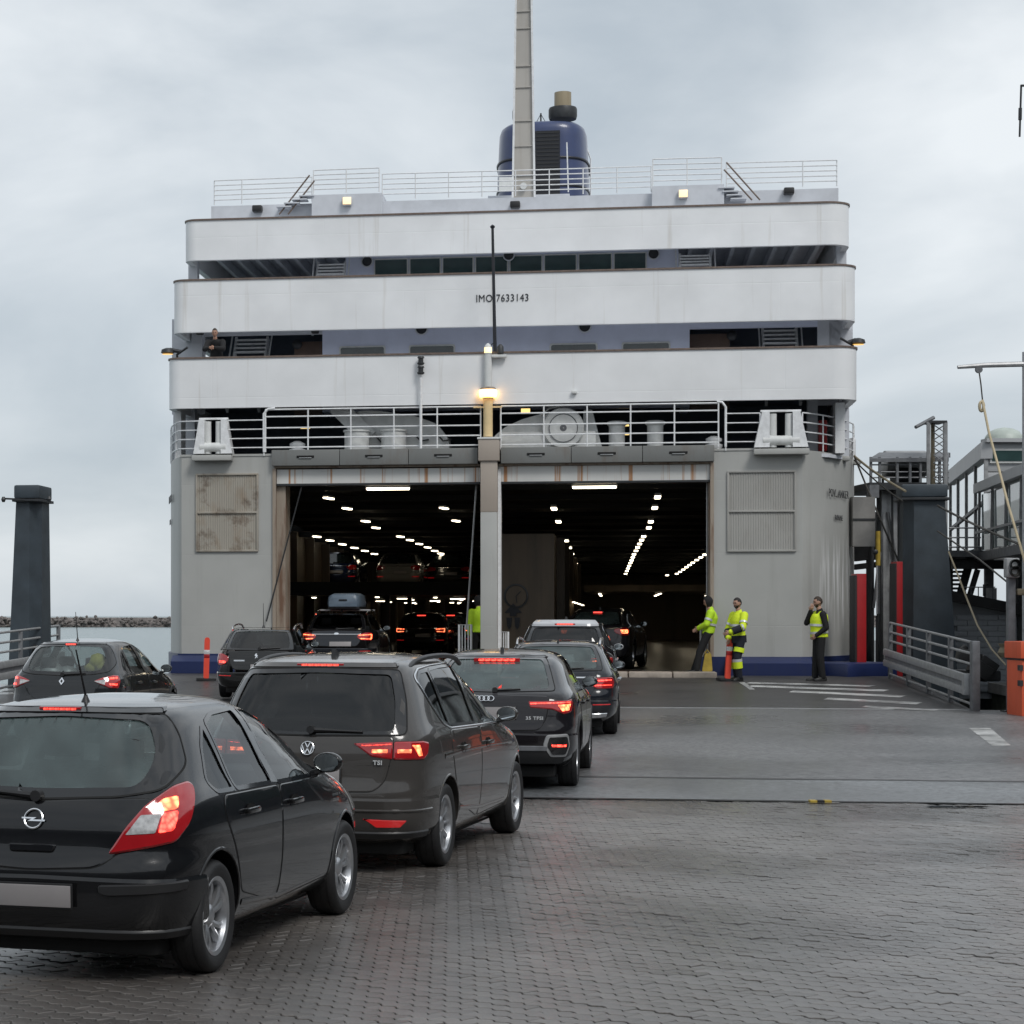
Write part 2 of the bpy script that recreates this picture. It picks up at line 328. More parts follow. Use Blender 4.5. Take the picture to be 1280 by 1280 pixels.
def thing(name, label, cat, loc=(0, 0, 0), rotz=0, group=None):
    o = bpy.data.objects.new(name, None); COL.objects.link(o); o.empty_display_size = .2
    o.location = loc; o.rotation_euler = (0, 0, rotz); o['label'] = label; o['category'] = cat
    if group: o['group'] = group
    return o
def tag(o, label, cat, group=None):
    o['label'] = label; o['category'] = cat
    if group: o['group'] = group
    return o
def structure(o): o['kind'] = 'structure'; return o
def text_mesh(name, body, size, mat, parent, loc, rot, extrude=.004, sx=1.0, sp=1.0, bold=0):
    cu = bpy.data.curves.new(name, 'FONT'); cu.body = body; cu.size = size; cu.extrude = extrude; cu.align_x = 'CENTER'; cu.align_y = 'CENTER'; cu.space_character = sp; cu.offset = bold
    cu.resolution_u = 3
    t = bpy.data.objects.new(name+'_curve', cu); COL.objects.link(t)
    dg = bpy.context.evaluated_depsgraph_get(); me = bpy.data.meshes.new_from_object(t.evaluated_get(dg)); bpy.data.objects.remove(t)
    me.name = name; me.materials.clear(); me.transform(Matrix.Diagonal((sx, 1, 1, 1)))
    return link(name, me, mat, parent, loc, rot)
def applied(ob):
    dg = bpy.context.evaluated_depsgraph_get(); me = bpy.data.meshes.new_from_object(ob.evaluated_get(dg), depsgraph=dg)
    ob.modifiers.clear(); ob.data = me
    return me
def round_poly(pts, r, seg=4):
    """rounded corners; r a number or one per corner"""
    out = []; n = len(pts)
    for i in range(n):
        p = Vector(pts[i]); a = Vector(pts[i-1])-p; b = Vector(pts[(i+1) % n])-p
        rr = r[i] if isinstance(r, (list, tuple)) else r
        rr = min(rr, a.length*.45, b.length*.45)
        if rr < 1e-4: out.append(tuple(p)); continue
        A = p+a.normalized()*rr; B = p+b.normalized()*rr
        for k in range(seg+1):
            t = k/seg; out.append(tuple(A*(1-t)**2+p*2*t*(1-t)+B*t*t))
    return out
def inset_poly(poly, d):
    n = len(poly); ar = sum(poly[i][0]*poly[(i+1) % n][1]-poly[(i+1) % n][0]*poly[i][1] for i in range(n)); sg = 1 if ar > 0 else -1
    out = []
    for i in range(n):
        p0, p, p1 = Vector(poly[i-1]), Vector(poly[i]), Vector(poly[(i+1) % n])
        e0 = (p-p0); e1 = (p1-p)
        if e0.length < 1e-7: e0 = e1
        if e1.length < 1e-7: e1 = e0
        n0 = Vector((-e0.y, e0.x)).normalized()*sg; n1 = Vector((-e1.y, e1.x)).normalized()*sg
        m = (n0+n1); L = m.length
        m = m/L if L > 1e-6 else n0
        out.append(tuple(p+m*min(d/max(.35, m.dot(n0)), d*2)))
    return out
def densify(poly, step, closed=True):
    out = []; n = len(poly)
    for i in range(n if closed else n-1):
        a, b = Vector(poly[i]), Vector(poly[(i+1) % n]); k = max(1, int((b-a).length/step))
        for j in range(k): out.append(tuple(a.lerp(b, j/k)))
    if not closed: out.append(tuple(poly[-1]))
    return out
def clip_half(poly, ax, val, keep_ge):
    out = []; n = len(poly)
    for i in range(n):
        p, q = poly[i], poly[(i+1) % n]; a = p[ax]-val; b = q[ax]-val
        if not keep_ge: a, b = -a, -b
        if a >= 0: out.append(p)
        if (a > 0 and b < 0) or (a < 0 and b > 0):
            t = a/(a-b); out.append((p[0]+(q[0]-p[0])*t, p[1]+(q[1]-p[1])*t))
    return out
def cells(poly, cell):
    xs = [p[0] for p in poly]; ys = [p[1] for p in poly]; x0, x1, y0, y1 = min(xs), max(xs), min(ys), max(ys)
    nx = max(1, math.ceil((x1-x0)/cell)); ny = max(1, math.ceil((y1-y0)/cell)); dx = (x1-x0)/nx; dy = (y1-y0)/ny
    for i in range(nx):
        c = clip_half(clip_half(poly, 0, x0+i*dx, True), 0, x0+(i+1)*dx, False)
        if len(c) < 3: continue
        for j in range(ny):
            d = clip_half(clip_half(c, 1, y0+j*dy, True), 1, y0+(j+1)*dy, False)
            if len(d) >= 3: yield d
def pchip(xs, ys):
    xs = np.array(xs, float); ys = np.array(ys, float); h = np.diff(xs); d = np.diff(ys)/h; m = np.zeros(len(xs)); m[0] = d[0]; m[-1] = d[-1]
    for i in range(1, len(xs)-1):
        if d[i-1]*d[i] > 0:
            w1 = 2*h[i]+h[i-1]; w2 = h[i]+2*h[i-1]; m[i] = (w1+w2)/(w1/d[i-1]+w2/d[i])
    def f(x):
        x = min(max(x, xs[0]), xs[-1]); i = min(max(int(np.searchsorted(xs, x))-1, 0), len(xs)-2); t = (x-xs[i])/h[i]
        return float((1+2*t)*(1-t)**2*ys[i]+t*(1-t)**2*h[i]*m[i]+t*t*(3-2*t)*ys[i+1]+t*t*(t-1)*h[i]*m[i+1])
    return f
# ------------------------------------------------------------------ cars: a body surface stacked from plan outlines, cut and panelled
class Surf:
    def __init__(s, sp):
        s.yr = pchip(*zip(*sp['yr'])); s.yf = pchip(*zip(*sp['yf'])); s.w = pchip(*zip(*sp['w']))
        zz = [a for a, _ in sp['w']]; s.z0, s.z1 = zz[0], zz[-1]; H = s.z1
        s.nr = pchip(*zip(*sp.get('nr', [(0, 7), (.55*H, 8), (.75*H, 6.5), (.93*H, 5), (H, 3.2)])))
        s.nf = pchip(*zip(*sp.get('nf', [(0, 5), (.55*H, 4.5), (.75*H, 4.5), (H, 3.2)])))
        s.cache = {}
    def row(s, z):
        k = round(z, 4)
        if k not in s.cache: s.cache[k] = (s.yr(z), s.yf(z), s.w(z), s.nr(z), s.nf(z))
        return s.cache[k]
    def half(s, z, sh=0):
        """plan outline of the right half, from rear centre to front centre"""
        yr, yf, w, nr, nf = s.row(z); ym = (yr+yf)/2; h = (yf-yr)/2; P = []
        def q(n, flip):
            pts = [(x*w, h*(1-(1-x**n)**(1/n))) for x in np.linspace(0, .86, 9)]
            y1 = pts[-1][1]
            for t in np.linspace(0, 1, 17)[1:]:
                y = y1+(h-y1)*t**2.0; pts.append((w*(1-((h-y)/h)**n)**(1/n), y))
            return pts
        a = q(nr, 0); b = q(nf, 1)
        return [(x, yr+y) for x, y in a]+[(x, yf-y) for x, y in b[::-1]][1:]
    def sideX(s, y, z):
        yr, yf, w, nr, nf = s.row(z); ym = (yr+yf)/2; h = (yf-yr)/2; n = nr if y < ym else nf
        t = min(abs(y-ym)/h, 1); return w*(1-t**n)**(1/n)
    def rearY(s, x, z):
        yr, yf, w, nr, nf = s.row(z); h = (yf-yr)/2; t = min(abs(x)/w, 1); return (yr+yf)/2-h*(1-t**nr)**(1/nr)
    def frontY(s, x, z):
        yr, yf, w, nr, nf = s.row(z); h = (yf-yr)/2; t = min(abs(x)/w, 1); return (yr+yf)/2+h*(1-t**nf)**(1/nf)
    def side(s, sg): return lambda y, z: Vector((sg*s.sideX(y, z), y, z))
    def rear(s): return lambda x, z: Vector((x, s.rearY(x, z), z))
    def front(s): return lambda x, z: Vector((x, s.frontY(x, z), z))
    def wrap(s):
        arcs = {}
        def f(q, z):
            k = round(z, 3)
            if k not in arcs:
                P = s.half(z); L = [0]
                for i in range(1, len(P)): L.append(L[-1]+math.hypot(P[i][0]-P[i-1][0], P[i][1]-P[i-1][1]))
                arcs[k] = (L, [p[0] for p in P], [p[1] for p in P])
            L, X, Y = arcs[k]; a = abs(q)
            return Vector((math.copysign(np.interp(a, L, X), q), np.interp(a, L, Y), z))
        return f
def normal(S, a, b, hint):
    e = .006; p = S(a, b); n = (S(a+e, b)-S(a-e, b)).cross(S(a, b+e)-S(a, b-e))
    if n.length < 1e-12: return Vector(hint(p)).normalized()
    n.normalize(); h = Vector(hint(p))
    return -n if n.dot(h) < 0 else n
def patch(name, poly, S, hint, off, mat, parent, bevel=.006, cell=.07, skirt=.006, flat=False, edge=None, label=None):
    mb = MB(); idx = {}
    def vid(a, b, o):
        k = (round(a, 4), round(b, 4), round(o, 4))
        if k not in idx: idx[k] = len(mb.v); mb.v.append(tuple(S(a, b)+normal(S, a, b, hint)*o))
        return idx[k]
    inner = poly if flat else inset_poly(densify(poly, .05), bevel)
    for c in cells(inner, cell):
        f = []
        for a, b in c:
            i = vid(a, b, off)
            if not f or f[-1] != i: f.append(i)
        if len(f) > 2 and f[0] == f[-1]: f.pop()
        if len(f) > 2: mb.f.append(f)
    if not flat:
        outer = densify(poly, .05); n = len(outer)
        A = [len(mb.v)+i for i in range(n)]
        for a, b in inner: mb.v.append(tuple(S(a, b)+normal(S, a, b, hint)*off))
        B = [len(mb.v)+i for i in range(n)]
        for a, b in outer: mb.v.append(tuple(S(a, b)+normal(S, a, b, hint)*(off*.55)))
        C = [len(mb.v)+i for i in range(n)]
        for a, b in outer: mb.v.append(tuple(S(a, b)-normal(S, a, b, hint)*skirt))
        for i in range(n):
            j = (i+1) % n; mb.f.append([A[i], A[j], B[j], B[i]]); mb.f.append([B[i], B[j], C[j], C[i]])
    bm = bmesh.new(); me = bpy.data.meshes.new(name); me.from_pydata(mb.v, [], mb.f); bm.from_mesh(me)
    # face winding outward
    for f in bm.faces:
        f.normal_update()
        if f.normal.dot(Vector(hint(f.calc_center_median()))) < 0: f.normal_flip()
    bm.to_mesh(me); bm.free(); me.shade_smooth(); me.set_sharp_from_angle(angle=R_(50))
    return link(name, me, mat, parent, label=label)
def ribbon(name, path, S, hint, w, mat, parent, off=.0015, closed=True, lift=0, step=.04):
    P = densify(path, step, closed); n = len(P); mb = MB()
    Q = [S(*p) for p in P]; Nn = [normal(S, *p, hint) for p in P]
    for i in range(n):
        a = Q[(i-1) % n] if closed or i else Q[i]; b = Q[(i+1) % n] if closed or i < n-1 else Q[i]
        t = (b-a); t = t.normalized() if t.length > 1e-9 else Vector((0, 0, 1)); s = Nn[i].cross(t).normalized()
        c = Q[i]+Nn[i]*off
        if lift: mb.v += [tuple(c-s*w/2), tuple(c-s*w/4+Nn[i]*lift), tuple(c+s*w/4+Nn[i]*lift), tuple(c+s*w/2)]
        else: mb.v += [tuple(c-s*w/2), tuple(c+s*w/2)]
    k = 4 if lift else 2
    for i in range(n if closed else n-1):
        j = (i+1) % n
        for q in range(k-1): mb.f.append([i*k+q, i*k+q+1, j*k+q+1, j*k+q])
    return mb.build(name, mat, parent, 40)
def hole(outer, inner):
    """outline with a hole, bridged"""
    ar = lambda p: sum(p[i][0]*p[(i+1) % len(p)][1]-p[(i+1) % len(p)][0]*p[i][1] for i in range(len(p)))
    o = list(outer) if ar(outer) > 0 else list(outer)[::-1]; q = list(inner) if ar(inner) < 0 else list(inner)[::-1]
    bi, bj = min(((i, j) for i in range(len(o)) for j in range(len(q))), key=lambda t: (o[t[0]][0]-q[t[1]][0])**2+(o[t[0]][1]-q[t[1]][1])**2)
    return o[:bi+1]+q[bj:]+q[:bj+1]+o[bi:]
WHEELS = {}
def wheel_meshes(R, style, tw=.205):
    k = (R, style, tw)
    if k in WHEELS: return WHEELS[k]
    rl = R*.70; t = MB(); h = tw/2
    t.lathe([(rl-.01, -h*.8), (rl, -h*.86), (R*.86, -h), (R-.022, -h*.94), (R-.004, -h*.7), (R, -h*.35), (R, h*.35), (R-.004, h*.7), (R-.022, h*.94), (R*.86, h), (rl+.012, h*.88), (rl, h*.84), (rl-.01, h*.6)], 40, 'x', caps=False)
    for i in (-.5, 0, .5):
        t.lathe([(R+.0015, i*h-.004), (R-.006, i*h), (R+.0015, i*h+.004)], 40, 'x', caps=False)
    r = MB(); xo = h*.72
    r.lathe([(rl-.012, -h*.7), (rl-.03, -h*.5), (rl-.035, h*.4), (rl-.022, h*.78), (rl, h*.86), (rl+.004, h*.80), (rl, h*.7)], 40, 'x', caps=False)
    n, twin, sw, w0, w1 = {'swirl': (5, 1, 13, .030, .042), 'ten': (10, 0, 0, .022, .030), 'five': (5, 0, 0, .05, .07), 'twin': (5, 1, 0, .022, .026), 'multi': (9, 0, 4, .026, .03)}[style]
    for i in range(n):
        for sgn in ((-1, 1) if twin else (0,)):
            a0 = 2*math.pi*i/n+sgn*.16*(1 if twin else 0); a1 = 2*math.pi*i/n+sgn*(.30 if style == 'swirl' else .22)+R_(sw)
            pts = []
            for tt in (0, .35, .7, 1):
                rr = .045+(rl-.022-.045)*tt; a = a0+(a1-a0)*tt**1.4; w = w0+(w1-w0)*tt; xx = xo-.028+.03*tt**.8-(.012 if tt == 1 else 0)
                c = Vector((0, math.cos(a)*rr, math.sin(a)*rr)); s = Vector((0, -math.sin(a), math.cos(a)))
                pts.append([c-s*w/2+Vector((xx-.03, 0, 0)), c-s*w/2+Vector((xx-.006, 0, 0)), c+Vector((xx, 0, 0)), c+s*w/2+Vector((xx-.006, 0, 0)), c+s*w/2+Vector((xx-.03, 0, 0))])
            o = len(r.v)
            for p in pts: r.v += [tuple(v) for v in p]
            for j in range(3):
                for q in range(4): r.f.append([o+j*5+q, o+j*5+q+1, o+j*5+5+q+1, o+j*5+5+q])
    r.lathe([(.068, xo-.06), (.068, xo-.03), (.05, xo-.016), (.03, xo-.008), (.001, xo-.006)], 20, 'x', caps=False)
    d = MB(); d.lathe([(rl-.05, -.02), (rl-.05, .0), (.06, .0), (.06, .04), (.001, .04)], 28, 'x', caps=False)
    d.lathe([(rl-.035, -.06), (.02, -.06)], 28, 'x', caps=False)
    WHEELS[k] = (t.mesh('tyre', 40), r.mesh('rim', 35), d.mesh('wheel', 35))
    return WHEELS[k]
def logo_mesh(kind, s):
    mb = MB()
    def ring(r, t, cx=0, n=32): mb.tube([(cx+r*math.cos(2*math.pi*i/n), 0, r*math.sin(2*math.pi*i/n)) for i in range(n)], t, 6, True)
    def st(a, b, w): mb.bar((a[0], 0, a[1]), (b[0], 0, b[1]), w, w*.8, up=(0, 1, 0))
    if kind == 'ring_bolt':
        ring(s, s*.11); mb.prism([(-s*1.32, s*.13), (s*.35, s*.13), (-s*.05, -s*.10), (s*1.32, -s*.10), (s*1.28, -s*.27), (-s*.62, -s*.27), (-s*.18, -s*.02), (-s*1.28, -s*.02)], -s*.09, s*.02, 'y')
    elif kind == 'ring_vw':
        ring(s, s*.10); w = s*.15
        st((-.38*s, .86*s), (0, .12*s), w); st((.38*s, .86*s), (0, .12*s), w)
        for q in (-1, 1): st((q*.84*s, .42*s), (q*.40*s, -.78*s), w); st((q*.40*s, -.78*s), (0, -.04*s), w)
    elif kind == 'four_rings':
        for c in (-2.25, -.75, .75, 2.25): ring(s, s*.14, c*s)
    elif kind == 'diamond':
        o = [(0, s*1.25), (s*.9, 0), (0, -s*1.25), (-s*.9, 0)]; i = [(0, s*.62), (s*.42, 0), (0, -s*.62), (-s*.42, 0)]
        for a in range(4):
            b = (a+1) % 4; mb.prism([o[a], o[b], i[b], i[a]], -s*.2, s*.02, 'y')
    elif kind == 'star':
        ring(s, s*.07)
        for a in range(3):
            q = R_(90+120*a); p = (math.cos(q)*s, math.sin(q)*s); r = (-math.sin(q)*s*.16, math.cos(q)*s*.16)
            mb.prism([p, r, (-r[0], -r[1])], -s*.1, 0, 'y')
    elif kind == 'oval':
        mb.lathe([(s, .0), (s*.95, -.012), (s*.3, -.018), (.001, -.018)], 24, 'y'); mb.v = [(x, y, z*.55) for x, y, z in mb.v]
    elif kind == 'crest':
        mb.prism([(-s*.6, -s), (-s*.15, -s*.2), (-s*.7, s*.2), (-s*.2, s), (s*.3, s*.9), (s*.15, s*.4), (s*.7, s*.1), (s*.3, -s*.2), (s*.6, -s*.9), (s*.1, -s*.4), (-s*.2, -s*.9)], -s*.15, .0, 'y')
    return mb
H_SIDE = lambda sg: (lambda p: (sg, 0, .15))
H_REAR = lambda p: (0, -1, .15)
H_FRONT = lambda p: (0, 1, .15)
def make_car(sp, P, heading, label, group, name='parked_car', cat='car', pitch=0, scale=1.0, ref='rear_right'):
    sf = Surf(sp); L, ro, wb, R = sp['L'], sp['ro'], sp['wb'], sp['R']; tr = sp['track']; H = sf.z1; tw = sp.get('tw', .205)
    if P is None: root = thing(name, label, cat, group=group)
    else:
        root = thing(name, label, cat, group=group); rz = -R_(heading); rot = Matrix.Rotation(rz, 4, 'Z')
        lo = Vector((tr+tw*.3, ro, 0)) if ref == 'rear_right' else Vector((0, 0, 0))
        root.rotation_euler = (R_(pitch), 0, rz); root.scale = (scale,)*3; root.location = Vector(P)-rot.to_3x3() @ (lo*scale)
    pm_ = sp['paint']
    # --- closed shell
    zs = sorted(set([round(z, 4) for z in list(np.linspace(sf.z0, sf.z1*.93, 34))+list(sf.z1-(sf.z1*.07)*np.linspace(1, 0, 12)**1.8)]))
    def shell(inset=0, zlo=None, zhi=None, front=None):
        mb = MB(); rows = [z for z in zs if (zlo is None or z >= zlo) and (zhi is None or z <= zhi)]
        if inset: rows = rows[::2]
        n = None
        for z in rows:
            h = sf.half(z)
            if inset:
                yr, yf, w, _, _ = sf.row(z); k = max(.3, (w-inset)/w); fl = max(min(yf-inset, front), yr+inset+.1); b = yr+inset
                h = [(x*k, b+(y-yr)/(yf-yr)*(fl-b)) for x, y in h]
                zz = z-.035*max(0, (z/H-.6)/.4)
            else: zz = z
            loop = [(x, y, zz) for x, y in h]+[(-x, y, zz) for x, y in h[-2:0:-1]]
            n = len(loop); mb.v += loop
        m = len(rows)
        for i in range(m-1):
            for k in range(n): mb.f.append([i*n+k, i*n+(k+1) % n, (i+1)*n+(k+1) % n, (i+1)*n+k])
        mb.f.append([k for k in range(n)][::-1]); mb.f.append([(m-1)*n+k for k in range(n)])
        return mb
    WR = sf.wrap(); SR, SL, RE, FR = sf.side(1), sf.side(-1), sf.rear(), sf.front()
    simple = sp.get('simple', False)
    body = shell().build('body', pm_, root, None)
    rw = round_poly(sp['rear_glass'], sp.get('rg_r', .09), 5)
    rwx = [(WR(a, b).x, b) for a, b in densify(rw, .06)]
    wins = [round_poly(w, sp.get('win_r', .035), 3) for w in sp['windows']]
    fw = round_poly(sp['windscreen'], .06, 3)
    c1 = MB()
    for sg in (-1, 1):
        for y in (ro, ro+wb): c1.lathe([(R+.045, sg*(tr-.24)), (R+.045, sg*1.3)][::sg], 36, 'x', (0, y, R+.01))
    if not simple:
        cab = shell(.065, max(sp.get('cab_z', .5), 2*R+.085), H, sp['cowl'])
        c1b = MB(); c1b.add(cab.v, cab.f)
    c2 = MB(); c3 = MB()
    for sg in (-1, 1):
        for w in wins: c2.prism(densify(w, .08), sg*.32, sg*1.15, 'x')
    c3.prism(rwx, -.2, sp.get('rg_depth', 1.1), 'y')
    c3.prism(densify(fw, .08), sp['cowl']-1.25, sp['cowl']+.6, 'y')
    tmp = []
    for c in ((c1,) if simple else (c1, c1b, c2, c3)):
        bm = bmesh.new(); me = c.mesh('cutter'); bm.from_mesh(me); bmesh.ops.recalc_face_normals(bm, faces=bm.faces); bm.to_mesh(me); bm.free()
        co = bpy.data.objects.new('cutter', me); COL.objects.link(co); tmp.append(co)
        if P is not None: pass
        co.parent = root
        md = body.modifiers.new('b', 'BOOLEAN'); md.operation = 'DIFFERENCE'; md.solver = 'EXACT'; md.object = co
    bpy.context.view_layer.update()
    me = applied(body)
    for co in tmp: bpy.data.objects.remove(co)
    me.shade_smooth(); me.set_sharp_from_angle(angle=R_(32))
    # --- glazing
    gs = sp.get('glass_side', 'glass_side')
    gm = sp.get('glass_rear', 'glass_dark')
    patch('rear_window', rw, WR, H_REAR, -.006 if not simple else .003, gm if not simple else 'win_dark', root, cell=.1, flat=True)
    if 'rear_frit' in sp:
        fp = round_poly(sp['rear_frit'], sp.get('frit_r', .05), 4)
        patch('window_surround', hole(densify(fp, .08), densify(rw, .08)), WR, H_REAR, .0035, sp.get('frit_mat', 'gloss_black'), root, cell=.09, flat=True)
        ribbon('seal', fp, WR, H_REAR, .012, 'seam', root, .0045)
    else: ribbon('seal', rw, WR, H_REAR, .03, 'black_plastic', root, .002)
    if not simple: patch('windscreen', fw, FR, H_FRONT, -.006, 'glass_clear', root, cell=.15, flat=True)
    else: patch('windscreen', fw, FR, H_FRONT, .003, 'win_dark', root, cell=.15, flat=True)
    for sg, S in ((1, SR), (-1, SL)):
        for w in wins:
            patch('window', w, S, H_SIDE(sg), -.006 if not simple else .003, sp.get('quarter', gs) if (w is wins[0] and 'quarter' in sp) else (gs if not simple else 'win_dark'), root, cell=.12, flat=True)
            ribbon('window_trim', w, S, H_SIDE(sg), .026, 'gloss_black', root, .0025)
        if 'dlo' in sp: ribbon('chrome_strip', round_poly(sp['dlo'], .06), S, H_SIDE(sg), .02, sp.get('dlo_mat', 'chrome'), root, .004, lift=.004)
        for p in sp.get('pillars', []): patch('pillar_trim', p, S, H_SIDE(sg), .003, 'gloss_black', root, flat=True, cell=.15)
        # doors with seams and handles
        for d in sp['doors']:
            dp = round_poly(d, sp.get('door_r', .05), 3); dd = patch('door', dp, S, H_SIDE(sg), .004, pm_, root, .006, .08, .004)
            ribbon('door_seam', dp, S, H_SIDE(sg), .011, 'seam', dd, .001)
        for (hy, hz) in sp['handles']:
            x = sf.sideX(hy, hz); hb = MB(); hb.box((0, 0, 0), (.03, .20, .034), None, .012); hb.box((-.02, .075, 0), (.05, .03, .028), None, .006); hb.box((-.02, -.075, 0), (.05, .03, .028), None, .006)
            h = hb.build('door_handle', sp.get('handle_mat', pm_), root, 40, loc=(sg*(x+.026), hy, hz)); h.scale = (sg, 1, 1)
            cup = MB(); cup.lathe([(.001, 0), (.05, .0), (.058, .003)], 16, 'x', caps=False)
            c = cup.build('handle_cup', 'seam', root, 60, loc=(sg*(x+.0055), hy, hz-.004)); c.scale = (sg, 1.5, .75)
        # mirror
        my, mz = sp['mirror']; x = sf.sideX(my, mz)
        ms = MB(); ms.lathe([(.001, -.06), (.05, -.055), (.072, -.03), (.083, .0), (.081, .035), (.076, .04), (.001, .04)], 20, 'y')
        ms.v = [(a*1.15, -b, c*.78) for a, b, c in ms.v]; ms.f = [f[::-1] for f in ms.f]
        mo = ms.build('mirror', sp.get('mirror_mat', pm_), root, 50, loc=(sg*(x+.115), my, mz+.045)); mo.rotation_euler = (0, 0, sg*R_(-8))
        g = MB(); g.lathe([(.071, -.0425), (.05, -.044), (.001, -.0445)], 20, 'y', caps=False); g.v = [(a*1.15, b, c*.78) for a, b, c in g.v]
        g.build('mirror_glass', 'mirror', mo, 50)
        a = MB(); a.bar((-sg*.135, .02, -.075), (-sg*.04, 0, -.05), .07, .035, bev=.01); a.build('mirror_arm', 'black_plastic', mo, 40)
        for p in sp.get('side_trims', []): patch('side_trim', round_poly(p[0], .01), S, H_SIDE(sg), p[1], p[2], root, .006, .08)
        if 'arch' in sp:
            for y in (ro, ro+wb):
                q0, q1 = R_(sp['arch'][1]), R_(180-sp['arch'][1]); rr = R+.045; wd = sp['arch'][0]; K = 16
                o = [(y+math.cos(q0+(q1-q0)*i/K)*(rr+wd), R+.01+math.sin(q0+(q1-q0)*i/K)*(rr+wd)) for i in range(K+1)]
                n_ = [(y+math.cos(q1-(q1-q0)*i/K)*(rr+.002), R+.01+math.sin(q1-(q1-q0)*i/K)*(rr+.002)) for i in range(K+1)]
                patch('arch_trim', o+n_, S, H_SIDE(sg), .012, sp.get('arch_mat', 'black_plastic'), root, .008, .07, .01)
        else:
            for y in (ro, ro+wb):
                q0, q1 = R_(-8), R_(188); rr = R+.05; K = 20
                ribbon('arch_lip', [(y+math.cos(q0+(q1-q0)*i/K)*rr, R+.01+math.sin(q0+(q1-q0)*i/K)*rr) for i in range(K+1)], S, H_SIDE(sg), .02, pm_, root, .0, False, lift=.006)
        for p in sp.get('creases', []): ribbon('crease', p[0], S, H_SIDE(sg), p[1], pm_, root, -.001, False, lift=p[2])
    # --- tail: bumper, gate, lamps
    if 'gate' in sp:
        gp = round_poly(sp['gate'], sp.get('gate_r', .06), 4); gt = patch('tailgate', gp, WR, H_REAR, .004, pm_, root, .006, .07, .004)
        ribbon('gate_seam', gp, WR, H_REAR, .011, 'seam', gt, .001)
    for pl in sp.get('panels', []):
        pp = round_poly(pl['p'], pl.get('r', .02), 3)
        for sg in ((1, -1) if pl.get('mirror') else (1,)):
            q = [(sg*a, b) for a, b in pp]; o = patch(pl['n'], q, WR, H_REAR, pl.get('off', .008), pl.get('m', pm_), root, pl.get('bev', .008), .06, .008)
    for lamp in sp['lamps']:
        lp = round_poly(lamp['p'], lamp.get('r', .03), 4)
        for sg in (1, -1):
            q = [(sg*a, b) for a, b in lp]
            lo = patch('tail_lamp', q, WR, H_REAR, lamp.get('off', .012), lamp.get('m', 'red_lens'), root, .010, .04, .01)
            ribbon('lamp_seam', q, WR, H_REAR, .01, 'seam', lo, .002)
            for el in lamp.get('els', []):
                e = [(sg*a, b) for a, b in round_poly(el['p'], el.get('r', .008), 2)]
                patch(el.get('n', 'lamp_element'), e, WR, H_REAR, lamp.get('off', .012)+el.get('off', .0025), el['m'], lo, .003, .04, .004)
    if 'brake3' in sp:
        cx, cz, bw, bh, y_off = sp['brake3']; y = sf.rearY(0, cz)
        b = MB(); K = 8
        b.box((0, 0, 0), (bw*1.25, .03, bh*1.5), None, .006); o = b.build('brake_light', 'red_lens', root, 40, loc=(cx, y+y_off, cz))
        for i in range(6):
            e = MB(); e.box((0, 0, 0), (bw/6*.86, .008, bh*.8), None, .003); e.build('lamp_element', 'brake_glow', o, 40, loc=(bw/6*(i-2.5), -.016, 0))
    if 'plate' in sp:
        px, pz, ph = sp['plate'][:3]; y = sf.rearY(px, pz); dy = sf.rearY(px, pz+.05)-sf.rearY(px, pz-.05)
        pb = MB(); pb.box((0, 0, 0), (.52, .012, ph), None, .004); po = pb.build('number_plate', 'plate', root, 40, loc=(px, y-.02-sp['plate'][3], pz)); po.rotation_euler = (-math.atan2(dy, .1), 0, 0)
        fr = MB(); fr.box((0, .009, 0), (.54, .01, ph+.022), None, .004); fr.build('plate_frame', 'black_plastic', po, 40)
    if 'logo' in sp:
        k, s, x, z, m = sp['logo']; y = sf.rearY(x, z); dy = sf.rearY(x, z+.04)-sf.rearY(x, z-.04)
        lo = logo_mesh(k, s).build('badge', m, root, 40, loc=(x, y-.012, z)); lo.rotation_euler = (-math.atan2(dy, .08), 0, 0)
    for (txt, sz, x, z, sxx) in sp.get('texts', []):
        y = sf.rearY(x, z); p1 = RE(x-.03, z); p2 = RE(x+.03, z)
        text_mesh('badge_lettering', txt, sz, 'silver_band', root, (x, y-.014, z), (R_(90), 0, math.atan2(p2.y-p1.y, .06)), .004, sxx, 1.1, .0015)
    if 'spoiler' in sp:
        z0, z1, hw, th, m = sp['spoiler']
        patch('spoiler', round_poly([(-hw, z0), (0, z0+.004), (hw, z0), (hw-.04, z1), (0, z1+.004), (-hw+.04, z1)], .025), WR, H_REAR, th*.62, m, root, .022, .05, .008)
    if 'wiper' in sp:
        x0, z0, x1, z1 = sp['wiper']; K = 6; path = []
        for i in range(K+1):
            x = x0+(x1-x0)*i/K; z = z0+(z1-z0)*i/K; path.append((x, sf.rearY(x, z)-.022, z))
        w = MB(); w.tube(path, [.020, .017, .013, .011, .010, .009, .008], 6); wo_ = w.build('wiper', 'black_plastic', root, 50)
        h = MB(); h.lathe([(.03, -.05), (.032, -.03), (.032, .0)], 14, 'y'); h.build('wiper_hub', 'black_plastic', wo_, 40, loc=(x0, sf.rearY(x0, z0), z0))
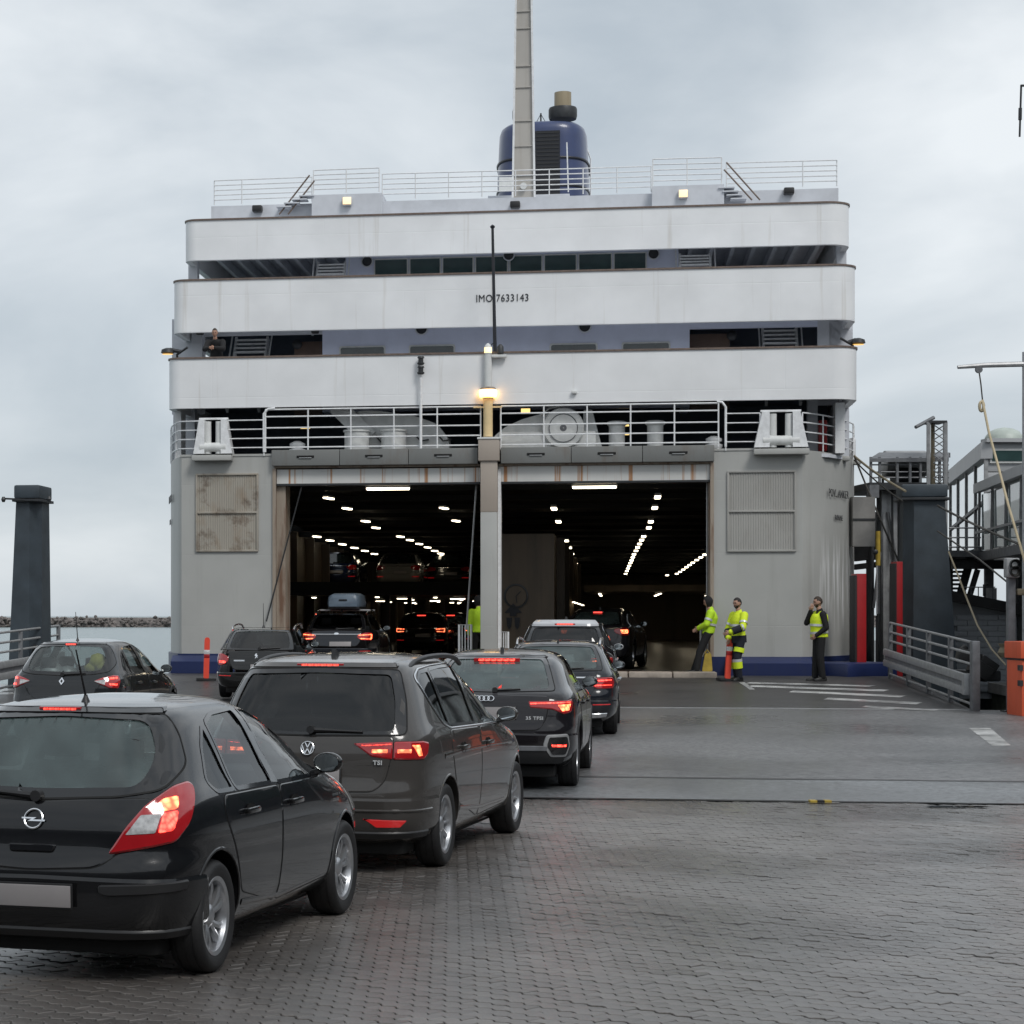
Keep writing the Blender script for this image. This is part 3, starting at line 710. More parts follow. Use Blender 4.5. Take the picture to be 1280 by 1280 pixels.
    if 'antenna' in sp:
        ay, al, tilt, kind = sp['antenna']; az = next((z for z in zs[::-1] if sf.yr(z) <= ay), H); az = max(az, H*.97) if ay > .5 else az
        a = MB()
        if kind == 'fin': a.prism([(-.09, 0), (.07, 0), (.02, .025), (-.05, .07), (-.075, .07)], -.018, .018, 'x'); a.build('antenna', sp.get('fin_mat', 'black_plastic'), root, 50, loc=(0, ay, az-.012))
        else:
            a.lathe([(.035, -.01), (.028, .015), (.012, .05), (.010, .06)], 12, 'z'); a.tube([(0, 0, .05), (0, -al*math.sin(R_(tilt)), .05+al*math.cos(R_(tilt)))], [.0075, .0045], 6)
            a.build('antenna', 'black_plastic', root, 50, loc=(0, ay, az-.012))
    if 'rails' in sp:
        y0, y1, m, rx, lift = sp['rails']
        for sg in (-1, 1):
            K = 10; path = []
            for i in range(K+1):
                t = i/K; y = y0+(y1-y0)*t; path.append((sg*(rx-.02*abs(2*t-1)**2), y, sp['rail_z']-(abs(2*t-1)**2.5)*.05+lift*(1-abs(2*t-1)**8)))
            r = MB(); r.tube(path, .021, 8); r.build('roof_rail', m, root, 50)
    for s_ in sp.get('extra', []): s_(root, sf)
    # --- underside, exhaust, cabin
    u = MB(); u.box((0, L/2, .205), (sf.w(.3)*1.6, L*.9, .13), None, .03); u.build('underbody', 'seam', root, 40)
    if not simple:
        def seat(x, y):
            s = MB(); s.box((x, y+.28, .52), (.48, .5, .16), None, .05); s.bar((x, y+.06, .50), (x, y-.16, 1.08), .46, .13, up=(0, 1, 0), bev=.045); o = s.build('seat', 'seat', root, 50)
            h = MB(); h.box((x, y-.19, 1.20), (.25, .10, .17), Matrix.Rotation(R_(-8), 3, 'X'), .045); h.build('headrest', 'seat', o, 50)
        fy = sp['cowl']-1.45+sp.get('seat_shift', 0)
        for x in (-.36, .36): seat(x, fy); seat(x, fy-.88)
        d = MB(); d.box((0, sp['cowl']-.28, .86), (1.3, .5, .26), None, .07); d.build('dashboard', 'seat', root, 50)
        wl = MB(); wl.tube([(-.36+.18*math.cos(t), -.06*math.sin(t), .18*math.sin(t)) for t in np.linspace(0, 2*math.pi, 21)[:-1]], .014, 6, True); wl.build('steering_wheel', 'seat', root, 50, loc=(0, sp['cowl']-.66, .93))
    # --- wheels
    tm, rm, dm = wheel_meshes(R, sp['rim'], tw)
    for sg in (1, -1):
        for k, y in enumerate((ro, ro+wb)):
            w = link('wheel', dm, 'disc', root, (sg*tr, y, R), (R_(random.uniform(0, 70)), 0, 0 if sg > 0 else math.pi))
            link('tyre', tm, 'black_rubber', w); link('rim', rm, sp.get('rim_mat', 'alloy'), w)
    # --- front end
    if 'headlamp' in sp:
        for sg, S in ((1, SR), (-1, SL)): patch('headlight', round_poly(sp['headlamp'], .03), S, H_SIDE(sg), .008, 'clear_lens', root, .008, .05)
    return root
M['gloss_black'] = pm('gloss_black', (.006, .006, .007), .12, var=0, coat=.6)
M['paint_black'] = paint('paint_black', (.006, .0062, .0075))
M['paint_grey'] = paint('paint_grey', (.050, .046, .043))
M['paint_plum'] = paint('paint_plum', (.009, .0075, .0095))
M['paint_ink'] = paint('paint_ink', (.010, .012, .017))
M['paint_captur'] = paint('paint_captur', (.014, .016, .018))
M['paint_silver'] = paint('paint_silver', (.42, .43, .45))
M['paint_dusk'] = paint('paint_dusk', (.022, .021, .026))
M['paint_white'] = paint('paint_white', (.22, .22, .215))
M['paint_navy'] = paint('paint_navy', (.008, .016, .05))
M['paint_dull'] = paint('paint_dull', (.012, .012, .012))

def sc_spec(b, sx, sy, sz, **k):
    s = dict(b); f = lambda l: [(a*sy, c*sz) for a, c in l]; g = lambda l: [(a*sx, c*sz) for a, c in l]
    s['yr'] = [(z*sz, v*sy) for z, v in b['yr']]; s['yf'] = [(z*sz, v*sy) for z, v in b['yf']]; s['w'] = [(z*sz, v*sx) for z, v in b['w']]
    for n in ('L', 'ro', 'wb', 'cowl'): s[n] = b[n]*sy
    s['track'] = b['track']*sx
    s['windows'] = [f(w) for w in b['windows']]; s['doors'] = [f(w) for w in b['doors']]; s['handles'] = f(b['handles']); s['mirror'] = f([b['mirror']])[0]
    s['rear_glass'] = g(b['rear_glass']); s['windscreen'] = g(b['windscreen'])
    for n in ('rear_frit', 'gate'):
        if n in b: s[n] = g(b[n])
    for n in ('dlo',):
        if n in b: s[n] = f(b[n])
    if 'pillars' in b: s['pillars'] = [f(p) for p in b['pillars']]
    if 'rails' in b: r = b['rails']; s['rails'] = (r[0]*sy, r[1]*sy, r[2], r[3]*sx, r[4]); s['rail_z'] = b['rail_z']*sz
    s.update(k); return s
# small hatchback, five doors
HATCH = dict(L=4.0, ro=.64, wb=2.511, R=.308, track=.745, tw=.20, cowl=2.95, rim='swirl', paint='paint_black', cab_z=.5,
  yr=[(.18, .28), (.25, .08), (.38, .01), (.52, .0), (.62, .012), (.70, .05), (.80, .06), (.93, .10), (1.03, .165), (1.2, .31), (1.33, .415), (1.39, .47), (1.43, .56), (1.462, .76), (1.480, 1.0), (1.49, 1.25)],
  yf=[(.18, 3.75), (.3, 3.96), (.5, 4.0), (.65, 3.97), (.75, 3.85), (.85, 3.58), (.93, 3.3), (.98, 3.08), (1.02, 2.95), (1.15, 2.70), (1.3, 2.38), (1.40, 2.10), (1.45, 1.9), (1.475, 1.72), (1.49, 1.5)],
  w=[(.18, .70), (.25, .80), (.4, .845), (.58, .857), (.75, .853), (.88, .838), (.97, .81), (1.03, .775), (1.2, .70), (1.33, .635), (1.40, .58), (1.44, .52), (1.465, .43), (1.482, .3), (1.49, .16)],
  rear_glass=[(-.56, 1.035), (0, 1.02), (.56, 1.035), (.60, 1.2), (.50, 1.375), (0, 1.395), (-.50, 1.375), (-.60, 1.2)], rg_r=.08,
  rear_frit=[(0, .965), (.45, .985), (.68, 1.02), (.84, 1.14), (.72, 1.31), (.60, 1.405), (0, 1.42), (-.60, 1.405), (-.72, 1.31), (-.84, 1.14), (-.68, 1.02), (-.45, .985)],
  glass_rear='glass_mist',
  windows=[[(.66, 1.04), (.79, 1.22), (.94, 1.335), (1.0, .975), (.72, .98)], [(1.015, 1.345), (1.2, 1.388), (1.59, 1.40), (1.68, .965), (1.035, .975)], [(1.70, 1.40), (1.95, 1.38), (2.28, 1.275), (2.83, 1.0), (2.81, .952), (1.77, .96)]],
  pillars=[[(1.59, 1.40), (1.70, 1.40), (1.77, .96), (1.68, .965)]],
  windscreen=[(-.62, 1.05), (.62, 1.05), (.53, 1.38), (-.53, 1.38)],
  doors=[[(1.02, .40), (1.70, .27), (1.76, .945), (.80, .955), (.76, .85), (.90, .66)], [(1.72, .27), (2.74, .30), (2.83, .6), (2.84, .935), (1.78, .945)]],
  handles=[(1.17, .845), (2.0, .835)], mirror=(2.62, .98), handle_mat='paint_black', mirror_mat='paint_black',
  creases=[([(.95, .83), (1.4, .82), (2.2, .80), (3.0, .78)], .05, .004), ([(1.05, .335), (1.8, .29), (2.7, .31)], .04, .006)],
  gate=[(0, .60), (.38, .62), (.50, .70), (.56, .80), (.66, .98), (.30, .97), (0, .955), (-.30, .97), (-.66, .98), (-.56, .80), (-.50, .70), (-.38, .62)],
  panels=[dict(n='bumper', p=[(-1.15, .56), (0, .575), (1.15, .56), (1.18, .30), (.5, .24), (-.5, .24), (-1.18, .30)], off=.014, bev=.02, r=.05),
          dict(n='bumper_strip', p=[(.40, .535), (.92, .555), (.90, .50), (.45, .475), (.40, .49)], off=.026, m='black_plastic', mirror=1),
          dict(n='bumper_lip', p=[(-1.0, .30), (1.0, .30), (.95, .25), (-.95, .25)], off=.024, m='black_plastic'),
          dict(n='gate_grip', p=[(-.14, .735), (.14, .735), (.125, .685), (-.125, .685)], off=.02, m='paint_black', r=.02)],
  lamps=[dict(p=[(.43, .685), (.52, .82), (.62, .95), (.74, 1.035), (.86, 1.055), (.93, 1.03), (.945, .95), (.91, .85), (.80, .755)], r=.03, off=.016,
     els=[dict(p=[(.525, .79), (.60, .895), (.71, .90), (.685, .80)], m='clear_lens', r=.01), dict(p=[(.645, .915), (.70, .975), (.79, .985), (.80, .92), (.725, .91)], m='brake_core', r=.02), dict(p=[(.715, .905), (.80, .915), (.80, .87), (.78, .81), (.695, .80)], m='brake_glow', r=.015)])],
  brake3=(-.05, 1.428, .2, .022, -.010), spoiler=(1.408, 1.449, .60, .024, 'paint_black'), plate=(0, .47, .115, .03), logo=('ring_bolt', .052, 0, .865, 'chrome'), wiper=(.0, .985, -.48, 1.02),
  antenna=(.78, .30, 28, 'whip'), headlamp=[(3.40, .66), (3.86, .62), (3.80, .80), (3.42, .90), (3.15, .93)])
MPV = dict(L=4.53, ro=.86, wb=2.786, R=.325, track=.79, tw=.215, cowl=3.45, rim='ten', paint='paint_grey', cab_z=.6,
  yr=[(.2, .3), (.28, .08), (.42, .01), (.6, 0), (.70, .03), (.9, .05), (1.05, .085), (1.2, .155), (1.4, .265), (1.50, .33), (1.55, .38), (1.59, .50), (1.62, .72), (1.638, 1.0), (1.65, 1.35)],
  yf=[(.2, 4.3), (.32, 4.5), (.55, 4.53), (.72, 4.48), (.85, 4.3), (.95, 3.95), (1.02, 3.6), (1.06, 3.45), (1.25, 3.08), (1.45, 2.65), (1.55, 2.4), (1.61, 2.15), (1.635, 1.95), (1.65, 1.65)],
  w=[(.2, .76), (.28, .86), (.45, .905), (.7, .915), (.9, .905), (1.02, .885), (1.1, .85), (1.3, .775), (1.48, .70), (1.56, .65), (1.605, .58), (1.628, .47), (1.643, .32), (1.65, .18)],
  rear_glass=[(-.66, 1.08), (0, 1.065), (.66, 1.08), (.64, 1.3), (.58, 1.495), (0, 1.51), (-.58, 1.495), (-.64, 1.3)], rg_r=.05,
  rear_frit=[(-.76, 1.05), (0, 1.04), (.76, 1.05), (.74, 1.3), (.66, 1.53), (0, 1.548), (-.66, 1.53), (-.74, 1.3)],
  glass_rear='glass_dark', quarter='glass_dark',
  windows=[[(.66, 1.44), (.76, 1.28), (.92, 1.13), (1.08, 1.085), (1.06, 1.515), (.80, 1.505)], [(1.12, 1.52), (1.14, 1.08), (1.98, 1.065), (2.0, 1.535), (1.5, 1.535)], [(2.08, 1.535), (2.10, 1.065), (3.12, 1.05), (3.08, 1.11), (2.66, 1.42), (2.4, 1.51)]],
  pillars=[[(1.06, 1.515), (1.12, 1.52), (1.14, 1.08), (1.08, 1.085)], [(2.0, 1.535), (2.08, 1.535), (2.10, 1.065), (1.98, 1.065)]],
  dlo=[(.62, 1.47), (.74, 1.27), (.92, 1.10), (1.08, 1.06), (2.1, 1.04), (3.2, 1.03), (3.16, 1.11), (2.70, 1.44), (2.4, 1.54), (1.9, 1.56), (1.2, 1.55), (.80, 1.53)],
  windscreen=[(-.70, 1.1), (.70, 1.1), (.60, 1.53), (-.60, 1.53)],
  doors=[[(1.22, .46), (2.0, .30), (2.06, 1.03), (1.05, 1.05), (1.0, .9), (1.06, .7)], [(2.02, .30), (3.12, .32), (3.2, .65), (3.18, 1.0), (2.08, 1.03)]],
  handles=[(1.38, .90), (2.32, .89)], mirror=(3.0, 1.05), handle_mat='paint_grey', mirror_mat='paint_grey',
  creases=[([(.75, .86), (1.4, .87), (2.4, .86), (3.4, .84)], .05, .005), ([(1.25, .42), (2.0, .37), (3.05, .36)], .05, .008)],
  gate=[(0, .62), (.52, .63), (.60, .70), (.64, .86), (.66, 1.04), (0, 1.03), (-.66, 1.04), (-.64, .86), (-.60, .70), (-.52, .63)], gate_r=.05,
  panels=[dict(n='bumper', p=[(-1.28, .58), (0, .58), (1.28, .58), (1.28, .34), (.5, .26), (-.5, .26), (-1.28, .34)], off=.014, bev=.02, r=.05),
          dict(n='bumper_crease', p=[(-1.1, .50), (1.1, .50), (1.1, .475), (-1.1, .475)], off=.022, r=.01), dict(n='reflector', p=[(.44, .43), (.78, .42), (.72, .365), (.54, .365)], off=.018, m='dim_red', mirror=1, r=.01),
          dict(n='gate_lip', p=[(-.64, .83), (.64, .83), (.635, .815), (-.635, .815)], off=.004, m='seam', r=.003), dict(n='bumper_lip', p=[(-1.05, .335), (1.05, .335), (1.0, .28), (-1.0, .28)], off=.024, m='black_plastic')],
  lamps=[dict(p=[(.355, .985), (.655, 1.0), (.655, .87), (.50, .89)], r=.012, els=[dict(p=[(.50, .945), (.62, .945), (.62, .915), (.50, .915)], m='brake_core', r=.004), dict(p=[(.42, .972), (.645, .985), (.645, .978), (.43, .965)], m='brake_glow', r=.001)]),
         dict(p=[(.665, 1.0), (.93, 1.0), (1.02, .985), (1.0, .90), (.94, .865), (.665, .87)], r=.015, els=[dict(p=[(.69, .945), (.80, .945), (.80, .915), (.69, .915)], m='brake_core', r=.004), dict(p=[(.80, .975), (.88, .975), (.92, .89), (.87, .89)], m='brake_core', r=.006)])],
  brake3=(0, 1.566, .30, .018, -.012), spoiler=(1.545, 1.592, .65, .026, 'paint_grey'), logo=('ring_vw', .05, 0, .945, 'chrome'), wiper=(.02, 1.085, .42, 1.075), plate=(0, .735, .115, .012),
  texts=[('TSI', .045, .55, .845, 1.1)], antenna=(.85, .06, 0, 'fin'), rails=(.70, 2.5, 'black_plastic', .64, .03), rail_z=1.59,
  headlamp=[(3.9, .72), (4.42, .66), (4.38, .84), (3.9, .95), (3.6, 1.0)])
COUPE_SUV = dict(L=4.5, ro=.92, wb=2.68, R=.352, track=.785, tw=.225, cowl=3.3, rim='twin', paint='paint_plum', cab_z=.65,
  yr=[(.25, .3), (.33, .06), (.5, .0), (.65, .0), (.76, .035), (.92, .06), (1.02, .085), (1.06, .14), (1.12, .26), (1.25, .50), (1.38, .76), (1.44, .92), (1.48, 1.12), (1.515, 1.45), (1.54, 1.85)],
  yf=[(.25, 4.3), (.4, 4.47), (.65, 4.5), (.85, 4.42), (.98, 4.1), (1.06, 3.45), (1.12, 3.28), (1.3, 2.95), (1.42, 2.7), (1.5, 2.42), (1.54, 2.1)],
  w=[(.25, .8), (.35, .88), (.55, .915), (.8, .922), (.95, .91), (1.05, .88), (1.12, .83), (1.3, .745), (1.42, .675), (1.48, .60), (1.515, .48), (1.533, .33), (1.54, .18)],
  rear_glass=[(-.62, 1.12), (0, 1.105), (.62, 1.12), (.56, 1.3), (.50, 1.43), (0, 1.44), (-.50, 1.43), (-.56, 1.3)], rg_r=.05,
  rear_frit=[(-.70, 1.095), (0, 1.08), (.70, 1.095), (.62, 1.3), (.55, 1.452), (0, 1.465), (-.55, 1.452), (-.62, 1.3)], glass_rear='glass_mist',
  windows=[[(1.10, 1.13), (1.28, 1.32), (1.5, 1.405), (1.98, 1.44), (2.0, 1.10)], [(2.08, 1.44), (2.10, 1.10), (3.08, 1.09), (3.06, 1.13), (2.66, 1.37), (2.45, 1.43)]],
  windscreen=[(-.66, 1.15), (.66, 1.15), (.56, 1.43), (-.56, 1.43)], rg_depth=1.4,
  doors=[[(1.35, .52), (2.02, .36), (2.06, 1.07), (1.06, 1.08), (1.12, .85)], [(2.05, .36), (3.05, .38), (3.15, .7), (3.1, 1.05), (2.08, 1.07)]],
  handles=[(1.42, .93), (2.35, .92)], mirror=(2.95, 1.08), mirror_mat='paint_plum', handle_mat='paint_plum', arch=(.055, -14), arch_mat='black_plastic',
  creases=[([(.85, .96), (1.5, .94), (2.4, .92), (3.5, .92)], .06, .008)],
  gate=[(0, .66), (.52, .67), (.60, .80), (.63, 1.04), (0, 1.055), (-.63, 1.04), (-.60, .80), (-.52, .67)], gate_r=.05,
  panels=[dict(n='bumper', p=[(-1.25, .62), (0, .64), (1.25, .62), (1.3, .44), (.6, .30), (-.6, .30), (-1.3, .44)], off=.016, bev=.02, r=.06),
          dict(n='bumper_insert', p=[(-.85, .46), (.85, .46), (.80, .31), (-.80, .31)], off=.022, m='black_plastic', r=.03), dict(n='bumper_blade', p=[(-.62, .50), (.62, .50), (.60, .445), (-.60, .445)], off=.03, m='steel_grey', r=.015),
          dict(n='vent_frame', p=[(.60, .62), (.86, .63), (.90, .50), (.84, .38), (.64, .38), (.56, .50)], off=.026, m='galv', mirror=1, r=.03), dict(n='vent', p=[(.63, .60), (.84, .605), (.87, .50), (.82, .405), (.66, .405), (.60, .50)], off=.032, m='gloss_black', mirror=1, r=.025),
          dict(n='reflector', p=[(.645, .52), (.83, .52), (.82, .485), (.655, .485)], off=.036, m='brake_glow', mirror=1, r=.006)],  # reflectors glow with the brake lamp emission though they are no lamps
  lamps=[dict(p=[(.40, .985), (.84, .99), (.98, 1.0), (1.02, .96), (.94, .865), (.80, .845), (.66, .90), (.42, .915)], r=.015, els=[dict(p=[(.42, .968), (.93, .978), (.93, .962), (.42, .952)], m='brake_glow', r=.003), dict(p=[(.72, .945), (.93, .955), (.88, .88), (.78, .87)], m='brake_core', r=.012)])],
  brake3=(-.02, 1.425, .42, .030, -.02), spoiler=(1.452, 1.486, .58, .022, 'paint_plum'), logo=('four_rings', .034, -.09, 1.015, 'chrome'), plate=(0, .86, .12, .01),
  texts=[('35 TFSI', .05, .47, .80, 1.15)], wiper=(.02, 1.105, .30, 1.115), antenna=(1.35, .06, 0, 'fin'),
  headlamp=[(3.9, .8), (4.4, .76), (4.3, .92), (3.9, .98)])
ESTATE = dict(L=4.93, ro=1.07, wb=2.94, R=.338, track=.795, tw=.225, cowl=3.6, rim='twin', paint='paint_ink', cab_z=.55,
  yr=[(.2, .3), (.3, .06), (.45, 0), (.62, .0), (.72, .04), (.85, .06), (.95, .09), (1.0, .14), (1.15, .33), (1.3, .52), (1.37, .62), (1.41, .76), (1.435, 1.0), (1.45, 1.4)],
  yf=[(.2, 4.7), (.35, 4.9), (.55, 4.93), (.75, 4.8), (.85, 4.4), (.93, 3.8), (.98, 3.6), (1.15, 3.2), (1.3, 2.85), (1.38, 2.6), (1.42, 2.35), (1.44, 2.15), (1.45, 1.9)],
  w=[(.2, .78), (.3, .87), (.5, .92), (.75, .926), (.9, .90), (.98, .86), (1.15, .78), (1.28, .715), (1.36, .66), (1.4, .6), (1.43, .48), (1.445, .32), (1.45, .18)],
  rear_glass=[(-.62, 1.03), (0, 1.02), (.62, 1.03), (.60, 1.2), (.54, 1.35), (0, 1.365), (-.54, 1.35), (-.60, 1.2)], rg_r=.06,
  rear_frit=[(-.72, 1.0), (0, .99), (.72, 1.0), (.68, 1.2), (.60, 1.375), (0, 1.39), (-.60, 1.375), (-.68, 1.2)], glass_rear='glass_mist',
  windows=[[(.62, 1.06), (.80, 1.26), (1.1, 1.345), (1.25, 1.35), (1.27, 1.0), (.75, 1.0)], [(1.32, 1.35), (1.34, .995), (2.2, .98), (2.2, 1.365)], [(2.27, 1.365), (2.28, .98), (3.4, .97), (2.85, 1.28), (2.6, 1.35)]],
  dlo=[(.52, 1.02), (.76, 1.27), (1.1, 1.375), (2.2, 1.40), (2.62, 1.38), (2.9, 1.29), (3.5, .955), (2.2, .955), (.75, .975)],
  windscreen=[(-.66, 1.02), (.66, 1.02), (.56, 1.34), (-.56, 1.34)], rg_depth=1.2,
  doors=[[(1.45, .42), (2.2, .28), (2.25, .95), (1.25, .97), (1.28, .75)], [(2.23, .28), (3.35, .3), (3.45, .6), (3.4, .93), (2.27, .95)]],
  handles=[(1.55, .84), (2.5, .83)], mirror=(3.2, .98), mirror_mat='paint_ink', handle_mat='chrome',
  gate=[(0, .60), (.5, .61), (.58, .72), (.62, .97), (0, .98), (-.62, .97), (-.58, .72), (-.5, .61)], gate_r=.05,
  panels=[dict(n='bumper', p=[(-1.4, .55), (0, .56), (1.4, .55), (1.4, .34), (.6, .26), (-.6, .26), (-1.4, .34)], off=.016, bev=.02, r=.06), dict(n='chrome_bar', p=[(-.60, .905), (.60, .905), (.60, .88), (-.60, .88)], off=.014, m='chrome', r=.006),
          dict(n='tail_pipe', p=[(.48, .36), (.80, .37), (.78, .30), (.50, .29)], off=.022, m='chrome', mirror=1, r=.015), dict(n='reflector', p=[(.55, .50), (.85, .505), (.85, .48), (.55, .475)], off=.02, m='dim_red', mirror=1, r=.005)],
  lamps=[dict(p=[(.44, .885), (.93, .90), (1.0, .84), (.94, .735), (.62, .725), (.50, .79)], r=.04, els=[dict(p=[(.50, .855), (.88, .865), (.88, .845), (.51, .835)], m='brake_glow', r=.004), dict(p=[(.55, .785), (.88, .79), (.88, .775), (.57, .765)], m='brake_glow', r=.004)])],
  wiper=(.0, 1.02, .42, 1.04), antenna=(.95, .05, 0, 'fin'), rails=(.95, 3.0, 'chrome', .655, .045), rail_z=1.425, logo=('star', .045, 0, .80, 'chrome'), plate=(0, .70, .115, .012),
  headlamp=[(4.2, .62), (4.8, .58), (4.7, .72), (4.2, .80)])
# ------------------------------------------------------------------ layout: the ship's own axes
SX, SY, TH = 5.60, 53.0, R_(9.05); cT, sT = math.cos(TH), math.sin(TH)
def s2w(x, y, z=0): return Vector((SX+x*cT+y*sT, SY-x*sT+y*cT, z))
def w2s(X, Y): dx, dy = X-SX, Y-SY; return dx*cT-dy*sT, dx*sT+dy*cT
def sl(u, v, y):                       # ship-local (x, z) of a photo pixel on the ship plane at distance y from the stern
    k = (u-UPX)/FPX; x = (k*(SY+y*cT)-SX-y*sT)/(cT+k*sT); Y = SY-x*sT+y*cT
    return x, CAMZ+(VHZ-v)/FPX*Y
def gz(q):                             # ground height along the approach
    if q < -29.2: return 0.0
    if q < -10: return .19*(q+29.2)/19.2
    return .19+.37*(min(q, -.6)+10)/9.4
def gw(X, Y): return gz(w2s(X, Y)[1])
# ------------------------------------------------------------------ sea, quay, approach road
def wet(name, col, rough, var=.25, scale=1.2, bump=.35, bscale=70, puddle=.0, coat=.5, cr_=(.06, .35), speck=0, damp=.62):
    m, t, b = newmat(name); L = t.links.new
    co = t.nodes.new('ShaderNodeTexCoord')
    n = t.nodes.new('ShaderNodeTexNoise'); n.inputs['Scale'].default_value = scale; n.inputs['Detail'].default_value = 8; n.inputs['Roughness'].default_value = .62; L(co.outputs['Object'], n.inputs['Vector'])
    r = t.nodes.new('ShaderNodeMapRange'); r.inputs['From Min'].default_value = .3; r.inputs['From Max'].default_value = .7; r.inputs['To Min'].default_value = 1-var; r.inputs['To Max'].default_value = 1+var; L(n.outputs['Fac'], r.inputs[0])
    n2 = t.nodes.new('ShaderNodeTexNoise'); n2.inputs['Scale'].default_value = bscale; n2.inputs['Detail'].default_value = 7; n2.inputs['Roughness'].default_value = .8; L(co.outputs['Object'], n2.inputs['Vector'])
    r2 = t.nodes.new('ShaderNodeMapRange'); r2.inputs['From Min'].default_value = .35; r2.inputs['From Max'].default_value = .75; r2.inputs['To Min'].default_value = 1-speck; r2.inputs['To Max'].default_value = 1+speck*1.6; L(n2.outputs['Fac'], r2.inputs[0])
    oi = t.nodes.new('ShaderNodeObjectInfo'); at = t.nodes.new('ShaderNodeAttribute'); at.attribute_name = 'tone'
    ar = t.nodes.new('ShaderNodeMath'); ar.operation = 'ADD'; L(oi.outputs['Random'], ar.inputs[0]); L(at.outputs['Fac'], ar.inputs[1])
    fr = t.nodes.new('ShaderNodeMath'); fr.operation = 'FRACT'; L(ar.outputs[0], fr.inputs[0])
    r3 = t.nodes.new('ShaderNodeMapRange'); r3.inputs['To Min'].default_value = .86; r3.inputs['To Max'].default_value = 1.14; L(fr.outputs[0], r3.inputs[0])
    a = t.nodes.new('ShaderNodeMath'); a.operation = 'MULTIPLY'; L(r.outputs[0], a.inputs[0]); L(r2.outputs[0], a.inputs[1])
    a2 = t.nodes.new('ShaderNodeMath'); a2.operation = 'MULTIPLY'; L(a.outputs[0], a2.inputs[0]); L(r3.outputs[0], a2.inputs[1])
    nd = t.nodes.new('ShaderNodeTexNoise'); nd.inputs['Scale'].default_value = scale*.6; nd.inputs['Detail'].default_value = 6; L(co.outputs['Object'], nd.inputs['Vector'])
    dd = t.nodes.new('ShaderNodeMapRange'); dd.inputs['From Min'].default_value = .38; dd.inputs['From Max'].default_value = .60; dd.inputs['To Min'].default_value = damp; dd.inputs['To Max'].default_value = 1.1; L(nd.outputs['Fac'], dd.inputs[0])
    a3 = t.nodes.new('ShaderNodeMath'); a3.operation = 'MULTIPLY'; L(a2.outputs[0], a3.inputs[0]); L(dd.outputs[0], a3.inputs[1]); a2 = a3
    v = t.nodes.new('ShaderNodeVectorMath'); v.operation = 'SCALE'; v.inputs[0].default_value = col; L(a2.outputs[0], v.inputs['Scale']); L(v.outputs[0], b.inputs['Base Color'])
    b.inputs['Roughness'].default_value = rough; b.inputs['Coat Weight'].default_value = coat; b.inputs['Coat IOR'].default_value = 1.33
    n3 = t.nodes.new('ShaderNodeTexNoise'); n3.inputs['Scale'].default_value = scale*.6; n3.inputs['Detail'].default_value = 6; L(co.outputs['Object'], n3.inputs['Vector'])
    r4 = t.nodes.new('ShaderNodeMapRange'); r4.inputs['From Min'].default_value = .35; r4.inputs['From Max'].default_value = .65; r4.inputs['To Min'].default_value = cr_[0]; r4.inputs['To Max'].default_value = cr_[1]; L(n3.outputs['Fac'], r4.inputs[0]); L(r4.outputs[0], b.inputs['Coat Roughness'])
    bp = t.nodes.new('ShaderNodeBump'); bp.inputs['Strength'].default_value = bump; bp.inputs['Distance'].default_value = .008; L(n2.outputs['Fac'], bp.inputs['Height']); L(bp.outputs[0], b.inputs['Normal'])
    bp2 = t.nodes.new('ShaderNodeBump'); bp2.inputs['Strength'].default_value = bump*.28; bp2.inputs['Distance'].default_value = .005; L(n2.outputs['Fac'], bp2.inputs['Height']); L(bp2.outputs[0], b.inputs['Coat Normal'])
    return m
M['paver'] = wet('paver', (.116, .104, .095), .5, .30, .45, .9, 110, coat=1.0, cr_=(.05, .40), speck=.5)
M['joint'] = wet('joint', (.007, .0065, .006), .8, .3, 3, .5, 60, coat=.3)
M['asphalt'] = wet('asphalt', (.104, .103, .104), .65, .34, .28, 1.0, 11, coat=.8, cr_=(.24, .50), speck=1.0)
M['asphalt_old'] = wet('asphalt_old', (.135, .143, .15), .55, .25, .5, 1.0, 12, coat=.85, cr_=(.28, .48), speck=1.0)
M['asphalt_dark'] = wet('asphalt_dark', (.036, .033, .033), .6, .3, .6, .9, 35, coat=.4, cr_=(.25, .45), speck=.6)
M['road_paint'] = wet('road_paint', (.40, .40, .39), .5, .45, 3, .4, 60, coat=.4, speck=.12)
M['puddle'] = pm('puddle', (.012, .012, .012), .03, var=0, coat=1)
def sea_mat():
    m, t, b = newmat('sea'); L = t.links.new; b.inputs['Base Color'].default_value = (.085, .14, .145, 1); b.inputs['Roughness'].default_value = .18
    co = t.nodes.new('ShaderNodeTexCoord'); ma = t.nodes.new('ShaderNodeMapping'); ma.inputs['Scale'].default_value = (.35, .12, 1); L(co.outputs['Object'], ma.inputs[0])
    n = t.nodes.new('ShaderNodeTexNoise'); n.inputs['Scale'].default_value = 1.4; n.inputs['Detail'].default_value = 9; n.inputs['Roughness'].default_value = .6; L(ma.outputs[0], n.inputs['Vector'])
    bp = t.nodes.new('ShaderNodeBump'); bp.inputs['Strength'].default_value = 1; bp.inputs['Distance'].default_value = .9; L(n.outputs['Fac'], bp.inputs['Height']); L(bp.outputs[0], b.inputs['Normal']); return m
M['sea'] = sea_mat()
def sheet(name, pts, mat, parent=None):
    mb = MB(); mb.add(pts, [list(range(len(pts)))]); return mb.build(name, mat, parent, None)
structure(sheet('sea', [(-9000, -2000, -2.5), (9000, -2000, -2.5), (9000, 12000, -2.5), (-9000, 12000, -2.5)], 'sea'))
QF = -10.4                              # quay front (ship axis)
ground = MB()
